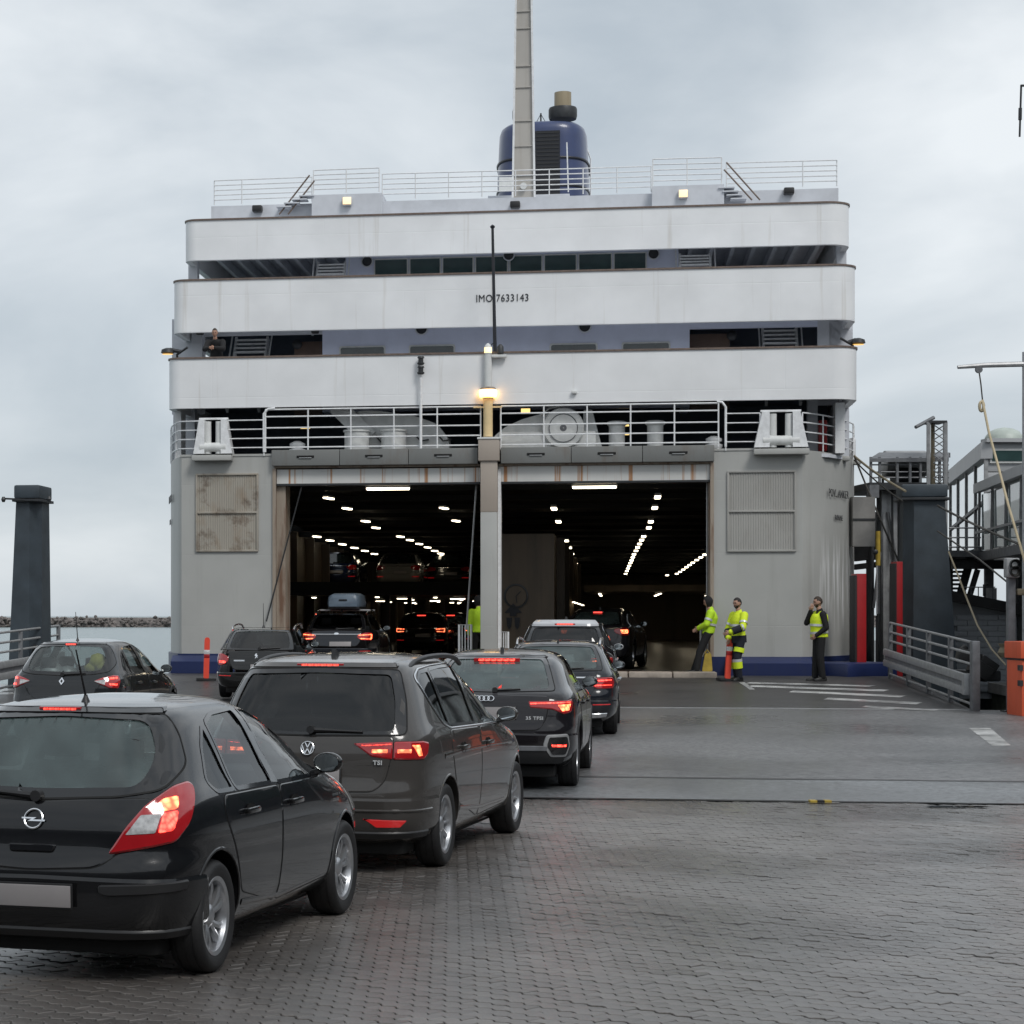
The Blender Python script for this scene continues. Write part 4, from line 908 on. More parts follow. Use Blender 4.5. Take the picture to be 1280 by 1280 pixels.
pts = [s2w(-140, -160, -.05), s2w(140, -160, -.05), s2w(140, 130, -.05), s2w(12.2, 130, -.05), s2w(12.2, QF, -.05), s2w(-140, QF, -.05)]
lo = [p-Vector((0, 0, 3)) for p in pts]; n = len(pts)
ground.add(pts+lo, [list(range(n))]+[[i, n+i, n+(i+1) % n, (i+1) % n] for i in range(n)])
structure(ground.build('ground', 'joint', None, None))
# asphalt approach: rises gently to the ramp hinge
def road(name, x0, x1, q0, q1, mat, dz=0, k=1):
    mb = MB(); L = []
    for i in range(k+1):
        q = q0+(q1-q0)*i/k; z = gz(q)+dz; L += [s2w(x0, q, z), s2w(x1, q, z)]
    mb.add(L, [[2*i, 2*i+1, 2*i+3, 2*i+2] for i in range(k)]); o = mb.build(name, mat, None, None); return structure(o)
JX = -29.2
road('asphalt_road', -40, 60, JX, -10.02, 'asphalt', .0, 1)
def lane_strip(name, q0, q1, wob, mat, dz, x0=-40, x1=60):
    mb = MB(); K = 120; a = []; rnd = random.Random(3)
    for i in range(K+1):
        x = x0+(x1-x0)*i/K; a.append((s2w(x, q0+rnd.uniform(-wob, wob), 0), s2w(x, q1+rnd.uniform(-wob, wob), 0)))
    vs = []
    for p, q in a:
        for w in (p, q): w.z = gw(w.x, w.y)+dz; vs.append(w)
    mb.add(vs, [[2*i, 2*i+2, 2*i+3, 2*i+1] for i in range(K)]); return structure(mb.build(name, mat, None, None))
lane_strip('asphalt_strip', JX+.02, -26.3, .11, 'asphalt_old', .004)
lane_strip('tar_seam', -26.44, -26.28, .035, 'asphalt_dark', .008); lane_strip('joint_seam', JX-.07, JX+.07, .03, 'joint', .007)
for (u, v, w, h, sd_) in ((1195, 1009.5, .75, .12, 2), (1030, 1004.5, .4, .06, 4)):
    Y = CAMZ*FPX/(v-VHZ); p = wp(u, v, Y); rnd = random.Random(sd_); mb = MB(); K = 22; z = (gw(p.x, p.y) if w2s(p.x, p.y)[1] > JX else .004)+.0085
    if w2s(p.x, p.y)[1] > JX: Y = (CAMZ-z)*FPX/(v-VHZ); p = wp(u, v, Y)
    mb.add([(p.x+w/2*math.cos(a)*rnd.uniform(.7, 1.1), p.y+h*math.sin(a)*rnd.uniform(.6, 1.1), z) for a in np.linspace(0, 2*math.pi, K+1)[:-1]], [list(range(K))])
    structure(mb.build('puddle', 'puddle', None, None))
# ramp deck with kerb edges
ramp = thing('ferry_ramp', 'dark wet loading ramp plate leading from the asphalt up to the ship stern doors', 'ramp')
mb = MB()
for (q, z) in ((-10, 0), (-.6, 0)): pass
P8 = [s2w(-10.1, -10, gz(-10)), s2w(9.4, -10, gz(-10)), s2w(9.4, -.6, gz(-.6)), s2w(-10.1, -.6, gz(-.6))]
mb.add(P8+[p-Vector((0, 0, .9)) for p in P8], [(0, 1, 2, 3), (0, 4, 5, 1), (1, 5, 6, 2), (2, 6, 7, 3), (3, 7, 4, 0)])
mb.build('deck_plate', 'asphalt_dark', ramp, None)
mb = MB(); mb.bar(s2w(-10.1, -10.0, gz(-10)+.002), s2w(9.4, -10.0, gz(-10)+.002), .16, .02); mb.build('hinge_plate', 'galv', ramp, None)
mb = MB(); mb.bar(s2w(-10.1, -9.86, gz(-10)+.004), s2w(9.4, -9.86, gz(-10)+.004), .10, .012); mb.build('hinge_gap', 'seam', ramp, None)
for i in range(5):                      # steel-faced concrete sill at the ship's threshold
    x0 = .16+i*1.0; mb = MB(); a, b = s2w(x0+.01, -.95, .58), s2w(x0+.98, -.95, .58); mb.bar(a, b, .85, .14, bev=.015); mb.build('sill_slab', 'threshold', ramp, 40)
for i in range(5):
    x0 = -5.2+i*.98; mb = MB(); a, b = s2w(x0+.01, -.95, .58), s2w(x0+.96, -.95, .58); mb.bar(a, b, .85, .14, bev=.015); mb.build('sill_slab', 'threshold', ramp, 40)
def hit(u, v, dz=0):                      # where a pixel's ray meets the ground
    a, b = 5.0, 120.0
    for _ in range(50):
        Y = (a+b)/2; p = wp(u, v, Y)
        if p.z > gw(p.x, p.y)+dz: a = Y
        else: b = Y
    p = wp(u, v, a); return Vector((p.x, p.y, gw(p.x, p.y)+dz))
# painted marks
def mark(name, quad, mat='road_paint', dz=.004, parent=None):
    vs = []
    for (u, v) in quad:
        p = hit(u, v, dz); vs.append(tuple(p))
    return sheet(name, vs, mat, parent)
structure(mark('road_marking', [(1211, 910), (1238, 910), (1264, 932), (1240, 932)]))
for (a, b, v0, v1, t) in ((938, 1095, 852.6, 856.6, 1.6), (940, 1112, 856.5, 862.2, 2.0), (992, 1133, 863, 869.4, 2.2), (1035, 1153, 872, 878, 2.4), (1082, 1175, 882, 887, 2.0)):
    structure(mark('hatch_marking', [(a, v0), (b, v1), (b-8, v1+t), (a-6, v0+t)]))
structure(mark('hatch_marking', [(924, 853), (931, 853), (944, 862), (937, 862)]))
for v0 in (858, 863.5, 868): structure(mark('hatch_marking', [(-60, v0), (16, v0-3), (18, v0-.5), (-60, v0+3)]))
# yellow and black tread lying in the joint
mb = MB(); 
for i in range(3):
    mb = MB(); p = wp(1016+i*9, 1003, CAMZ*FPX/(1003-VHZ)); mb.box((p.x, p.y, .016), (.072, .10, .02), None, .004)
    if i == 0: tread = thing('kerb_marker', 'small yellow and black rubber marker lying in the joint between pavers and asphalt', 'marker')
    mb.build('segment', ('yellow', 'black_rubber', 'yellow')[i], tread, 40)
# ------------------------------------------------------------------ interlocking pavers
pav = bpy.data.objects.new('pavement', None); COL.objects.link(pav); pav['kind'] = 'structure'
PA = R_(-50); PL, PH_, AMP, GAP = .225, .1125, .0215, .0088
def paver_poly(g=GAP):
    xs = [-PL/2+.0005+(PL-.001)*i/12 for i in range(13)]
    def wv(x): t = (x/PH_+.25) % 1; return AMP*(4*abs(t-.5)-1)
    up = [(x, PH_/2-g/2+wv(x)) for x in xs]; dn = [(x, -PH_/2+g/2+wv(x)) for x in xs]
    return dn+up[::-1]
def paver_geo(g=GAP):
    P = paver_poly(g); c = .88; n = len(P); I = [(x*(1-.004/PL*2), y*(1-.004/PH_*2)) for x, y in P]
    return [(x, y, -.022) for x, y in P]+[(x, y, -.003) for x, y in P]+[(x, y, 0) for x, y in I], [[i, (i+1) % n, n+(i+1) % n, n+i] for i in range(n)]+[[n+i, n+(i+1) % n, 2*n+(i+1) % n, 2*n+i] for i in range(n)]+[list(range(2*n, 3*n))]
PV, PF = paver_geo()
mb = MB(); mb.v = PV; mb.f = PF; pme = mb.mesh('paver', None); pme.materials.append(M['paver'])
near, far = [], []
ca, sa = math.cos(PA), math.sin(PA); rnd = random.Random(11)
cx0, cy0 = 3.0, 16.0
for r in range(-150, 151):
    for k in range(-85, 86):
        lx = (k+(r % 2)/2)*PL; ly = r*PH_; X = cx0+lx*ca-ly*sa; Y = cy0+lx*sa+ly*ca
        if Y < 7.5 or w2s(X, Y)[1] > JX-.06: continue
        u = UPX+X/Y*FPX
        if u < -450 or u > 1950: continue
        v = VHZ+CAMZ*FPX/Y
        (near if 0 < u < 1280 and v < 1276 else far).append((v, X, Y))
near.sort(reverse=True)
rest = near[300:]+far
def jit(): return rnd.gauss(0, .010), rnd.gauss(0, .010), rnd.gauss(0, .0013), rnd.gauss(0, .004)
for v, X, Y in near[:300]:
    a, b, dz, c = jit(); o = bpy.data.objects.new('paver', pme); COL.objects.link(o); o.parent = pav; o.location = (X, Y, dz); o.rotation_euler = (a, b, PA+c)
V0 = np.array(PV); VS = []; FS = []; T = []
for i, (v, X, Y) in enumerate(rest):
    a, b, dz, c = jit(); q = PA+c; x = V0[:, 0]*math.cos(q)-V0[:, 1]*math.sin(q); y = V0[:, 0]*math.sin(q)+V0[:, 1]*math.cos(q)
    VS.append(np.stack([x+X, y+Y, V0[:, 2]+dz+y*a-x*b], 1)); FS += [[j+i*len(PV) for j in f] for f in PF]; T += [rnd.random()]*len(PV)
me = bpy.data.meshes.new('paver_field'); me.from_pydata(np.concatenate(VS).tolist(), [], FS); at = me.attributes.new('tone', 'FLOAT', 'POINT'); at.data.foreach_set('value', T)
link('paver_field', me, 'paver', pav, kind='stuff')
# ------------------------------------------------------------------ the ferry
ship = thing('ferry', 'white and grey car ferry with two open stern doors, blue funnel and tall mast', 'ferry', (SX, SY, 0), -TH)
DK = .6                                   # car deck level
def SB(name, x0, x1, y0, y1, z0, z1, mat, parent=None, bev=0, **k):
    mb = MB(); mb.box(((x0+x1)/2, (y0+y1)/2, (z0+z1)/2), (abs(x1-x0), abs(y1-y0), abs(z1-z0)), None, bev); return mb.build(name, mat, parent or ship, 40, **k)
def X0(u, y=0): return sl(u, 600, y)[0]
def Z0(v, u=616, y=0): return sl(u, v, y)[1]
XL, XR = X0(225), X0(1005)                # transom corners
OL0, OL1, OR0, OR1 = X0(343), X0(600), X0(623), X0(890)
ZT, ZO = 5.78, 5.11                       # transom top, door head
def flank(sg, t):                        # t 0 at the transom corner, 1 where the side runs straight
    xc = XL if sg < 0 else XR; xe = -8.45 if sg < 0 else 8.75
    return xc+(xe-xc)*(1-(1-t)**1.6), .04+4.3*t**1.15
# hull: transom wings with their flared flanks (one shell each)
for sg, xc, xi, name in ((-1, XL, OL0, 'hull'), (1, XR, OR1, 'hull')):
    pl = [(xi, 0), (xc-sg*.25, 0), (xc-sg*.04, 0), (xc, .03)]
    xe = sg*8.75 if sg > 0 else -8.45
    for t in np.linspace(.05, 1, 8): pl.append(flank(sg, t))
    pl += [(xe+sg*.5, 14), (xe+sg*.7, 60), (xe+sg*.2, 60), (xe-sg*.0, 14)]
    q = pl[-5]; pl += [(xe-sg*.45, 4.6), (xi+sg*1.0, 1.2), (xi, 1.2)]
    mb = MB(); mb.prism(pl, -2.9, ZT, 'z'); mb.build(name, 'ship_grey', ship, 30)
    # blue lower hull and rubbing band
    bl = [(x+(sg*.0 if i == 0 else sg*.06*(1 if i > 2 else .5)), y-.07+.03*min(i, 2)) for i, (x, y) in enumerate(pl[:14])]
    mb = MB(); mb.prism(bl+[(p[0]-sg*.3, p[1]+.2) for p in bl[::-1]], -2.8, Z0(820) if sg > 0 else Z0(818), 'z'); mb.build('boot_topping', 'ship_blue', ship, 30)
    f = MB(); xa, xb = (OR1+.35, XR+.15) if sg > 0 else (XL-.15, OL0-.45)
    f.prism([(-.42, .35), (-.06, .35), (-.06, .98), (-.16, .98), (-.42, .84)], xa, xb, 'x'); f.build('rubbing_fender', 'ship_blue', ship, 30)
f = MB(); f.box((8.25, .1, .62), (1.5, 1.5, .5), Matrix.Rotation(R_(35), 3, 'Z'), .12); f.build('corner_fender', 'ship_blue', ship, 40)
SB('deck_edge', XL, XR, -.02, .25, ZT, ZT+.05, 'ship_grey')
# centre post, jambs, door heads
PX0, PX1 = X0(600.5, -.35), X0(621.5, -.35)
SB('centre_post', PX0, PX1, -.35, .5, DK-.2, Z0(640, 611, -.35), 'ship_grey', bev=.02)
SB('centre_post', PX0, PX1, -.35, .5, Z0(640, 611, -.35), Z0(576, 611, -.35), 'ship_post', bev=.02)
SB('centre_post', PX0-.05, PX1+.05, -.40, .5, Z0(576, 611, -.35), Z0(549, 611, -.35), 'ship_post', bev=.02)
SB('post_cap', PX0-.07, PX1+.07, -.42, .5, Z0(549, 611, -.35), Z0(546.5, 611, -.35), 'machine', bev=.01)
SB('door_jamb', OL0, X0(356), .12, .9, DK-.2, ZO, 'rust_frame'); SB('door_jamb', OL0-.04, OL0+.04, -.05, .25, DK-.2, ZO+.36, 'rust_frame')
SB('door_jamb', X0(886), OR1, .12, .9, DK-.2, ZO, 'rust_frame'); SB('door_jamb', OR1-.04, OR1+.04, -.05, .25, DK-.2, ZO+.40, 'rust_frame')
SB('door_jamb', OR0-.02, OR0+.06, .0, .4, DK-.2, ZO+.3, 'ship_rail')
SB('door_head', OL0+.05, OL1, .05, .6, ZO, ZO+.34, 'rust_beam'); SB('door_head', OR0, OR1-.05, .05, .6, ZO, ZO+.36, 'rust_beam')
for a, b in ((OL0, OL1), (OR0, OR1)): SB('head_flange', a, b, .02, .5, ZO-.05, ZO-.003, 'dark_steel'); SB('head_brown_strip', a, b, .0, .6, ZO+.37, ZO+.42, 'rust_frame')  # includes the dark brown strip along the foot of the coaming
# folded door coamings: three panels a side, each with two lifting slots
for a, b in ((OL0-.05, PX0-.07), (PX1+.07, OR1+.05)):
    for i in range(3):
        x0 = a+(b-a)*i/3+.006; x1 = a+(b-a)*(i+1)/3-.006
        p = SB('coaming_panel', x0, x1, -.16, .4, ZO+.42, Z0(560), 'coaming', bev=.012)
        s = MB(); s.box(((x0+x1)/2, -.165, ZO+.63), (.42, .02, .055), None, .009); s.build('lifting_slot', 'seam', p, 40)
        s = MB(); s.box(((x0+x1)/2, -.172, ZO+.60), (.30, .03, .02), None, .004); s.build('slot_bar', 'galv', p, 40)
# louvre panels
for (u0, u1, v0, v1, m) in ((246, 322, 593, 688.5, 'louvre'), (910, 994, 589.5, 688.5, 'louvre_clean')):
    a, b = X0(u0), X0(u1); zz = [Z0(v1, (u0+u1)/2), Z0(v0, (u0+u1)/2)]
    fr = MB()
    for c in (((a+b)/2, -.02, zz[0]), ((a+b)/2, -.02, zz[1]), ((a+b)/2, -.02, (zz[0]+zz[1])/2)): fr.box(c, (b-a+.04, .06, .045), None, .01)
    for x in (a, b): fr.box((x, -.02, sum(zz)/2), (.045, .058, zz[1]-zz[0]), None, .01)
    fo = fr.build('louvre_panel', m, ship, 40)
    g = MB(); ns = 27
    for i in range(ns):
        x = a+(b-a)*(i+.5)/ns; w = (b-a)/ns; g.prism([(x-w*.42, -.004), (x-w*.2, -.014), (x+w*.2, -.014), (x+w*.42, -.004)], zz[0], zz[1], 'z')
    g.build('louvre_slats', m, fo, None, kind='stuff')
    bk = MB(); bk.box(((a+b)/2, -.003, sum(zz)/2), (b-a, .004, zz[1]-zz[0])); bk.build('louvre_back', m, fo, None)
# decks, bulwark bands with rounded quarters
def band(x0, x1, y, z0, z1, r0, r1, yend, mat, name, th=.16, parent=None):
    def outline(o):
        P = [(x0+o, yend)]
        for t in np.linspace(0, 1, 9): a = math.pi+t*math.pi/2; P.append((x0+r0+(r0-o)*math.cos(a), y+r0+(r0-o)*math.sin(a)))
        for t in np.linspace(0, 1, 9): a = -math.pi/2+t*math.pi/2; P.append((x1-r1+(r1-o)*math.cos(a), y+r1+(r1-o)*math.sin(a)))
        P.append((x1-o, yend)); return P
    A, B = outline(0), outline(th); mb = MB(); n = len(A)
    for z in (z0, z1): mb.v += [(p[0], p[1], z) for p in A]+[(p[0], p[1], z) for p in B]
    for i in range(n-1):
        j = i+1; mb.f += [[i, j, 2*n+j, 2*n+i], [n+j, n+i, 3*n+i, 3*n+j], [2*n+i, 2*n+j, 3*n+j, 3*n+i], [j, i, n+i, n+j]]
    mb.f += [[0, 2*n, 3*n, n], [n-1, 2*n-1, 4*n-1, 3*n-1]]
    return mb.build(name, mat, parent or ship, 35)
def deck(x0, x1, y0, y1, z, mat='ship_darkwall', th=.08):
    m = MB(); m.prism([(x0+.5, y0), (x1-1.3, y0), (x1-.5, y0+.5), (x1-.1, y0+1.3), (x1-.1, y1), (x0, y1), (x0, y0+.5)], z-th, z, 'z'); return m.build('deck', mat, ship, None)
Y1, Y2, Y3 = .0, 1.6, 3.7
B1 = (-7.86, 8.42, Y1, 6.95, 8.14); B2 = (-8.05, 8.55, Y2, 8.99, 10.27); B3 = (-8.16, 8.62, Y3, 11.12, 12.14)
for (a, b, y, z0, z1) in (B1, B2, B3):
    band(a, b, y, z0, z1, .35, .6, 40, 'ship_white', 'bulwark'); band(a-.03, b+.03, y-.03, z1+.003, z1+.045, .4, .65, 40, 'wood', 'wood_rail', .22)
# decks behind them and the deckhouse walls
deck(-7.7, 8.3, .3, 44, 5.74, 'ship_house'); deck(-7.7, 8.3, .25, 44, 7.42, 'ship_house'); deck(-7.9, 8.4, Y2+.2, 44, 9.66, 'ship_house'); deck(-8.0, 8.45, Y3+.2, 44, 11.8, 'ship_house')
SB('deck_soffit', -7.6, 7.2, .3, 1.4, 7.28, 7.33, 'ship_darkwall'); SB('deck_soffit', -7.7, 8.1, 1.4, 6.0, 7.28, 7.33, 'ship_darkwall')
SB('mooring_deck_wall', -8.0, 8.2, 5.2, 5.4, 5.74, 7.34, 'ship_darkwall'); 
for (u, v) in ((292, 520), (990, 512)): pass
for x in (X0(228, 3), X0(243, 3.0), X0(1013, 3.0), X0(1052, 3)): SB('deck_pillar', x-.12, x+.12, 2.4, 2.7, 5.74, 7.27, 'ship_house')
SB('hull_side_post', -7.84, -7.68, .9, 1.5, ZT, 6.97, 'ship_white'); SB('hull_side_post', 8.0, 8.22, 1.2, 1.8, ZT, 6.97, 'ship_white'); SB('hull_side_wall', 8.2, 8.4, 3.4, 40, ZT, 6.97, 'ship_white'); SB('hull_side_wall', -7.84, -7.68, 3.4, 40, ZT, 6.97, 'ship_white')
# promenade level between first and second band
yw = 3.4
xa, xb = sl(403, 430, yw)[0], sl(862, 430, yw)[0]
SB('deckhouse_wall', xa, xb, yw, yw+.2, 7.12, 9.6, 'ship_shade_blue'); SB('deckhouse_wall', xa, xa+.2, yw+.2, 7, 7.12, 9.58, 'ship_shade_blue'); SB('deckhouse_wall', xb-.2, xb, yw+.2, 7, 7.12, 9.58, 'ship_shade_blue')
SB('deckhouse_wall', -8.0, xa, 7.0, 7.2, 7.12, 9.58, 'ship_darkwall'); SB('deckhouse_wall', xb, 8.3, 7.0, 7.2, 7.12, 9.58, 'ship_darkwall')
for (u0, u1) in ((215, 256), (1022, 1066)): SB('side_screen', sl(u0, 430, yw)[0], sl(u1, 430, yw)[0], yw, yw+.12, 7.12, 9.57, 'ship_house')
SB('screen_header', sl(256, 430, yw)[0], xa, yw+.002, yw+.1, Z0(419, 330, yw), 9.57, 'ship_house'); SB('screen_header', xb, sl(1022, 430, yw)[0], yw+.002, yw+.1, Z0(410, 930, yw), 9.57, 'ship_shade_blue')
M['door_brown'] = pm('door_brown', (.14, .095, .075), .5, var=.15)
for (u0, u1) in ((368, 403), (862, 912)): SB('brown_door', sl(u0, 430, yw+.6)[0], sl(u1, 430, yw+.6)[0], yw+.6, yw+.68, 7.12, 9.0, 'door_brown', bev=.01)
for (u0, u1, v0, v1) in ((424, 482, 432.5, 446), (511, 569, 431, 446), (687, 747, 429, 446), (777, 838, 427.5, 446)):
    a, b = sl(u0, 430, yw)[0], sl(u1, 430, yw)[0]; z1 = Z0(v0, (u0+u1)/2, yw)
    w = MB(); w.prism(round_poly([(a, z1-.75), (b, z1-.75), (b, z1), (a, z1)], .06), yw-.03, yw+.02, 'y'); wo_ = w.build('window', 'machine', ship, 40); w = MB(); w.prism(round_poly([(a+.04, z1-.71), (b-.04, z1-.71), (b-.04, z1-.04), (a+.04, z1-.04)], .05), yw-.036, yw-.02, 'y'); w.build('pane', 'win_dark', wo_, 40)
def vent(u, v, y, r): 
    x, z = sl(u, v, y); m = MB(); m.lathe([(r*.8, .0), (r, -.02), (r, -.07), (r*.86, -.09), (r*.8, -.05)], 24, 'y', (x, y, z), caps=False); o = m.build('round_vent', 'ship_house', ship, 40)
    m = MB(); m.lathe([(r*.82, -.05), (.001, -.06)], 24, 'y', (x, y, z), caps=False); m.build('vent_mesh', 'dark_steel', o, 40)
for (u, v, r) in ((527, 411, .17), (731, 408, .17)): vent(u, v, yw, r)
for (u, v, y) in ((459, 327, 5.9), (636, 319, 5.9), (817, 317.5, 5.9)): vent(u, v, y, .16)
for (u, v) in ((250, 414.5), (394, 413)):
    x, z = sl(u, v, yw-.25); s = MB(); s.box((x, yw-.25, z), (.20, .22, .16), None, .05); s.bar((x, yw-.1, z+.05), (x, yw, z+.14), .04); s.build('loudspeaker', 'black_plastic', ship, 40)
for (u, v) in ((371, 430), (915, 419)):
    x, z = sl(u, v, yw+.4); s = MB(); s.lathe([(.12, 0), (.13, -.04), (.08, -.09), (.02, -.1)], 16, 'y', (x, yw+.5, z)); s.build('deck_lamp_round', 'dark_steel', ship, 40)
# companion stairs glimpsed over the rails
def stairs(u0, u1, v0, v1, y, lean, n, mat='ship_rail'):
    x0, z0 = sl(u0, v1, y); x1, z1 = sl(u1, v0, y); st = MB(); base = z1-2.0
    for x, d in ((x0, 0), (x1, 0)): st.bar((x, y-.9, base), (x+lean, y+.3, z1), .06, .16)
    so = st.build('stairs', mat, ship, 40)
    for i in range(n):
        t = (i+.5)/n; z = z0+(z1-z0)*t; f = (z-base)/(z1-base); yy = y-.9+1.2*f; s = MB(); s.box(((x0+x1)/2+lean*f, yy, z), (x1-x0, .24, .045), None, .008); s.build('tread', mat, so, 40)
    for x, d in ((x0-.10, 0), (x1+.12, 0)):
        h = MB(); h.bar((x, y-.95, base+.35), (x+lean, y+.25, z1+.12), .035); h.build('handrail', mat, so, 40)
stairs(291, 330, 421, 443, yw+.9, .06, 4); stairs(955, 997, 409, 432, yw+.9, -.02, 4)
# upper level between second and third band
ya = 6.0
xa, xb = sl(432, 330, ya)[0], sl(848, 330, ya)[0]
SB('deckhouse_wall', xa, xb, ya, ya+.2, 9.12, 11.72, 'ship_shade_blue'); SB('deckhouse_wall', xa, xa+.2, ya+.2, 12, 9.12, 11.7, 'ship_shade_blue'); SB('deckhouse_wall', xb-.2, xb, ya+.2, 12, 9.12, 11.7, 'ship_shade_blue')
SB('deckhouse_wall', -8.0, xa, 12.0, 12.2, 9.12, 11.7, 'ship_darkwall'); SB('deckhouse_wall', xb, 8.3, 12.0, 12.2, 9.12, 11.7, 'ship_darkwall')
us = [467, 511, 552, 593, 636, 679, 722, 766, 809]
for i in range(8):
    x0, x1 = sl(us[i]+.5, 330, ya)[0], sl(us[i+1]-.5, 330, ya)[0]; zt = Z0(330-(us[i]-467)*.0262, us[i]+20, ya)+.14
    w = MB(); w.box(((x0+x1)/2, ya-.02, zt-.5), (x1-x0, .05, 1.0), None, .008); wo_ = w.build('window', 'machine', ship, 40); w = MB(); w.box(((x0+x1)/2, ya-.05, zt-.5), (x1-x0-.07, .012, .93), None, .004); w.build('pane', 'win_green', wo_, 40) if 'win_green' in M else w.build('pane', 'win_dark', wo_, 40)
for i in range(7):
    for (p, q) in ((-7.9, xa-.05), (xb+.05, 8.3)):
        x = p+(q-p)*(i+.5)/7; SB('deck_beam', x-.05, x+.05, Y3+.4, 11.9, 11.45, 11.71, 'ship_house')
stairs(396, 430, 327, 345, ya-.7, .0, 4); stairs(850, 888, 316, 333, ya-.7, .0, 4)
for (u, y) in ((241, Y3+1.0), (1052, Y3+1.2)): x = sl(u, 330, y)[0]; SB('deck_pillar', x-.12, x+.12, y, y+.3, 9.12, 11.7, 'ship_house')
for (x, y) in ((-7.72, 3.2), (8.2, 3.4)): SB('deck_pillar', x-.14, x+.14, y, y+.5, 7.42, 9.55, 'ship_house')
# name and number
x, z = sl(628, 373, Y2); text_mesh('ship_number', 'IMO 7633143', .255, 'black_paint', ship, (x, Y2-.010, z), (R_(90), 0, 0), .006, .84, 1.08, .0)
for sg, t0 in ((1, .42), (-1, .42)):
    (x0, y0), (x1, y1) = flank(sg, t0-.05), flank(sg, t0+.05); cx, cy = flank(sg, t0); a = math.atan2(y1-y0, x1-x0); nx, ny = (y1-y0), -(x1-x0); L = math.hypot(nx, ny); nx, ny = nx/L, ny/L
    if sg < 0: a += math.pi; nx, ny = -nx, -ny
    for txt, z, s_ in (('POVL ANKER', 4.83, .27), ('RØNNE', 4.26, .19)):
        text_mesh('ship_name', txt, s_, 'black_paint', ship, (cx+nx*.03, cy+ny*.03, z), (R_(90), 0, a), .003, .9, 1.1, -.001)
# ---------- rails
def railing(path, heights, postn, r=.018, mat='ship_rail', parent=None, pr=None, top_r=None):
    P = [Vector(p) for p in path]; seg = [(P[i+1]-P[i]).length for i in range(len(P)-1)]; L = sum(seg)
    def at(d):
        for i, s in enumerate(seg):
            if d <= s+1e-6: return P[i].lerp(P[i+1], d/s)
            d -= s
        return P[-1]
    for i, h in enumerate(heights):
        m = MB(); m.tube([p+Vector((0, 0, h)) for p in P], (top_r or r) if i == len(heights)-1 else r, 6); m.build('rail', mat, parent or ship, 60)
    m = MB(); m.tube([(0, 0, 0), (0, 0, heights[-1])], pr or r*1.1, 6); pmesh = m.mesh('rail_post', 60); pmesh.materials.append(M[mat])
    for i in range(postn):
        o = bpy.data.objects.new('rail_post', pmesh); COL.objects.link(o); o.parent = parent or ship; o.location = at(L*i/max(1, postn-1))
zb = Z0(562)
hs = [Z0(v, 480)-Z0(563, 480) for v in (556, 544, 531, 517.5, 508)]
xa, xb = X0(332), X0(602); rr = [.11, .34, .58, .85, 1.02]
railing([(xa, -.02, zb), (X0(601), -.02, zb)], rr, 6, .019, top_r=.022); railing([(X0(626), -.02, zb), (X0(898), -.02, zb)], rr, 6, .019, top_r=.022)
for a, b in (((X0(344), 6.84), (X0(330), 5.9)), ((X0(896), 6.9), (X0(907), 5.95))):
    m = MB(); x0, x1 = a[0], b[0]; z1 = zb+1.05; m.tube([(x0, -.02, z1), (x0+(x1-x0)*.6, -.02, z1-.01), (x1, -.02, z1-.12), (x1, -.02, zb)], .03, 8); m.build('rail_end', 'ship_rail', ship, 60)
rl = [.20, .42, .64, .86]
railing([(X0(285), -.02, ZT), (X0(330), -.02, ZT)], rl, 2, .017); railing([(X0(907), -.02, ZT), (X0(950), -.02, ZT)], rl, 2, .017)
railing([(X0(1003), -.0, ZT)]+[(*flank(1, t), ZT) for t in (.02, .2, .4, .6, .8, 1.0)], rl, 6, .017); railing([(X0(250), -.0, ZT)]+[(*flank(-1, t), ZT) for t in (.02, .2, .4, .6, .8, 1.0)], rl, 6, .017)
# roller fairleads
for (uc, wu) in ((267, 40), (976, 54)):
    xc = X0(uc); w = wu/52.8/2*(1.02 if uc < 600 else .98); h = 1.0
    for sg in (-1, 1):
        m = MB(); m.prism([(xc+sg*w*1.22, ZT+.06), (xc+sg*w*.52, ZT+.06), (xc+sg*w*.52, ZT+h*.88), (xc+sg*w*.86, ZT+h*.88)], -.16, .22, 'y'); f = m.build('fairlead_cheek', 'ship_rail', ship, 40)
        r = MB(); r.lathe([(.09, 0), (.085, h*.78)], 14, 'z', (xc+sg*w*.36, -.02, ZT+.06)); r.build('vertical_roller', 'machine', f, 50)
    m = MB(); m.box((xc, .03, ZT+h*.91), (w*1.85, .1, .05), None, .01); m.build('fairlead_bar', 'ship_rail', ship, 40)
    m = MB(); m.lathe([(.06, -w*.9), (.13, -w*.82), (.11, 0), (.13, w*.82), (.06, w*.9)], 16, 'x', (xc, -.05, ZT+.22)); m.build('fairlead_roller', 'machine', ship, 40)
    m = MB(); m.box((xc, -.16, ZT-.05), (w*2.5, .3, .13), None, .02); m.build('fairlead_base', 'ship_grey', ship, 40)
for (x, y) in ((flank(1, .55)[0]-.1, flank(1, .55)[1]), (flank(1, .85)[0]-.05, flank(1, .85)[1])):
    m = MB(); m.box((x, y, ZT+.28), (.16, .36, .5), None, .05); m.build('side_fairlead', 'ship_rail', ship, 40); m = MB(); m.box((x+.10, y-.05, ZT-.07), (.22, .3, .12), None, .05); m.build('fairlead_base', 'ship_grey', ship, 40)
m = MB(); m.box((X0(1028, 2.4), 2.4, ZT+.5), (.2, .3, .75), None, .03); m.build('fire_locker', 'signal_red', ship, 40)
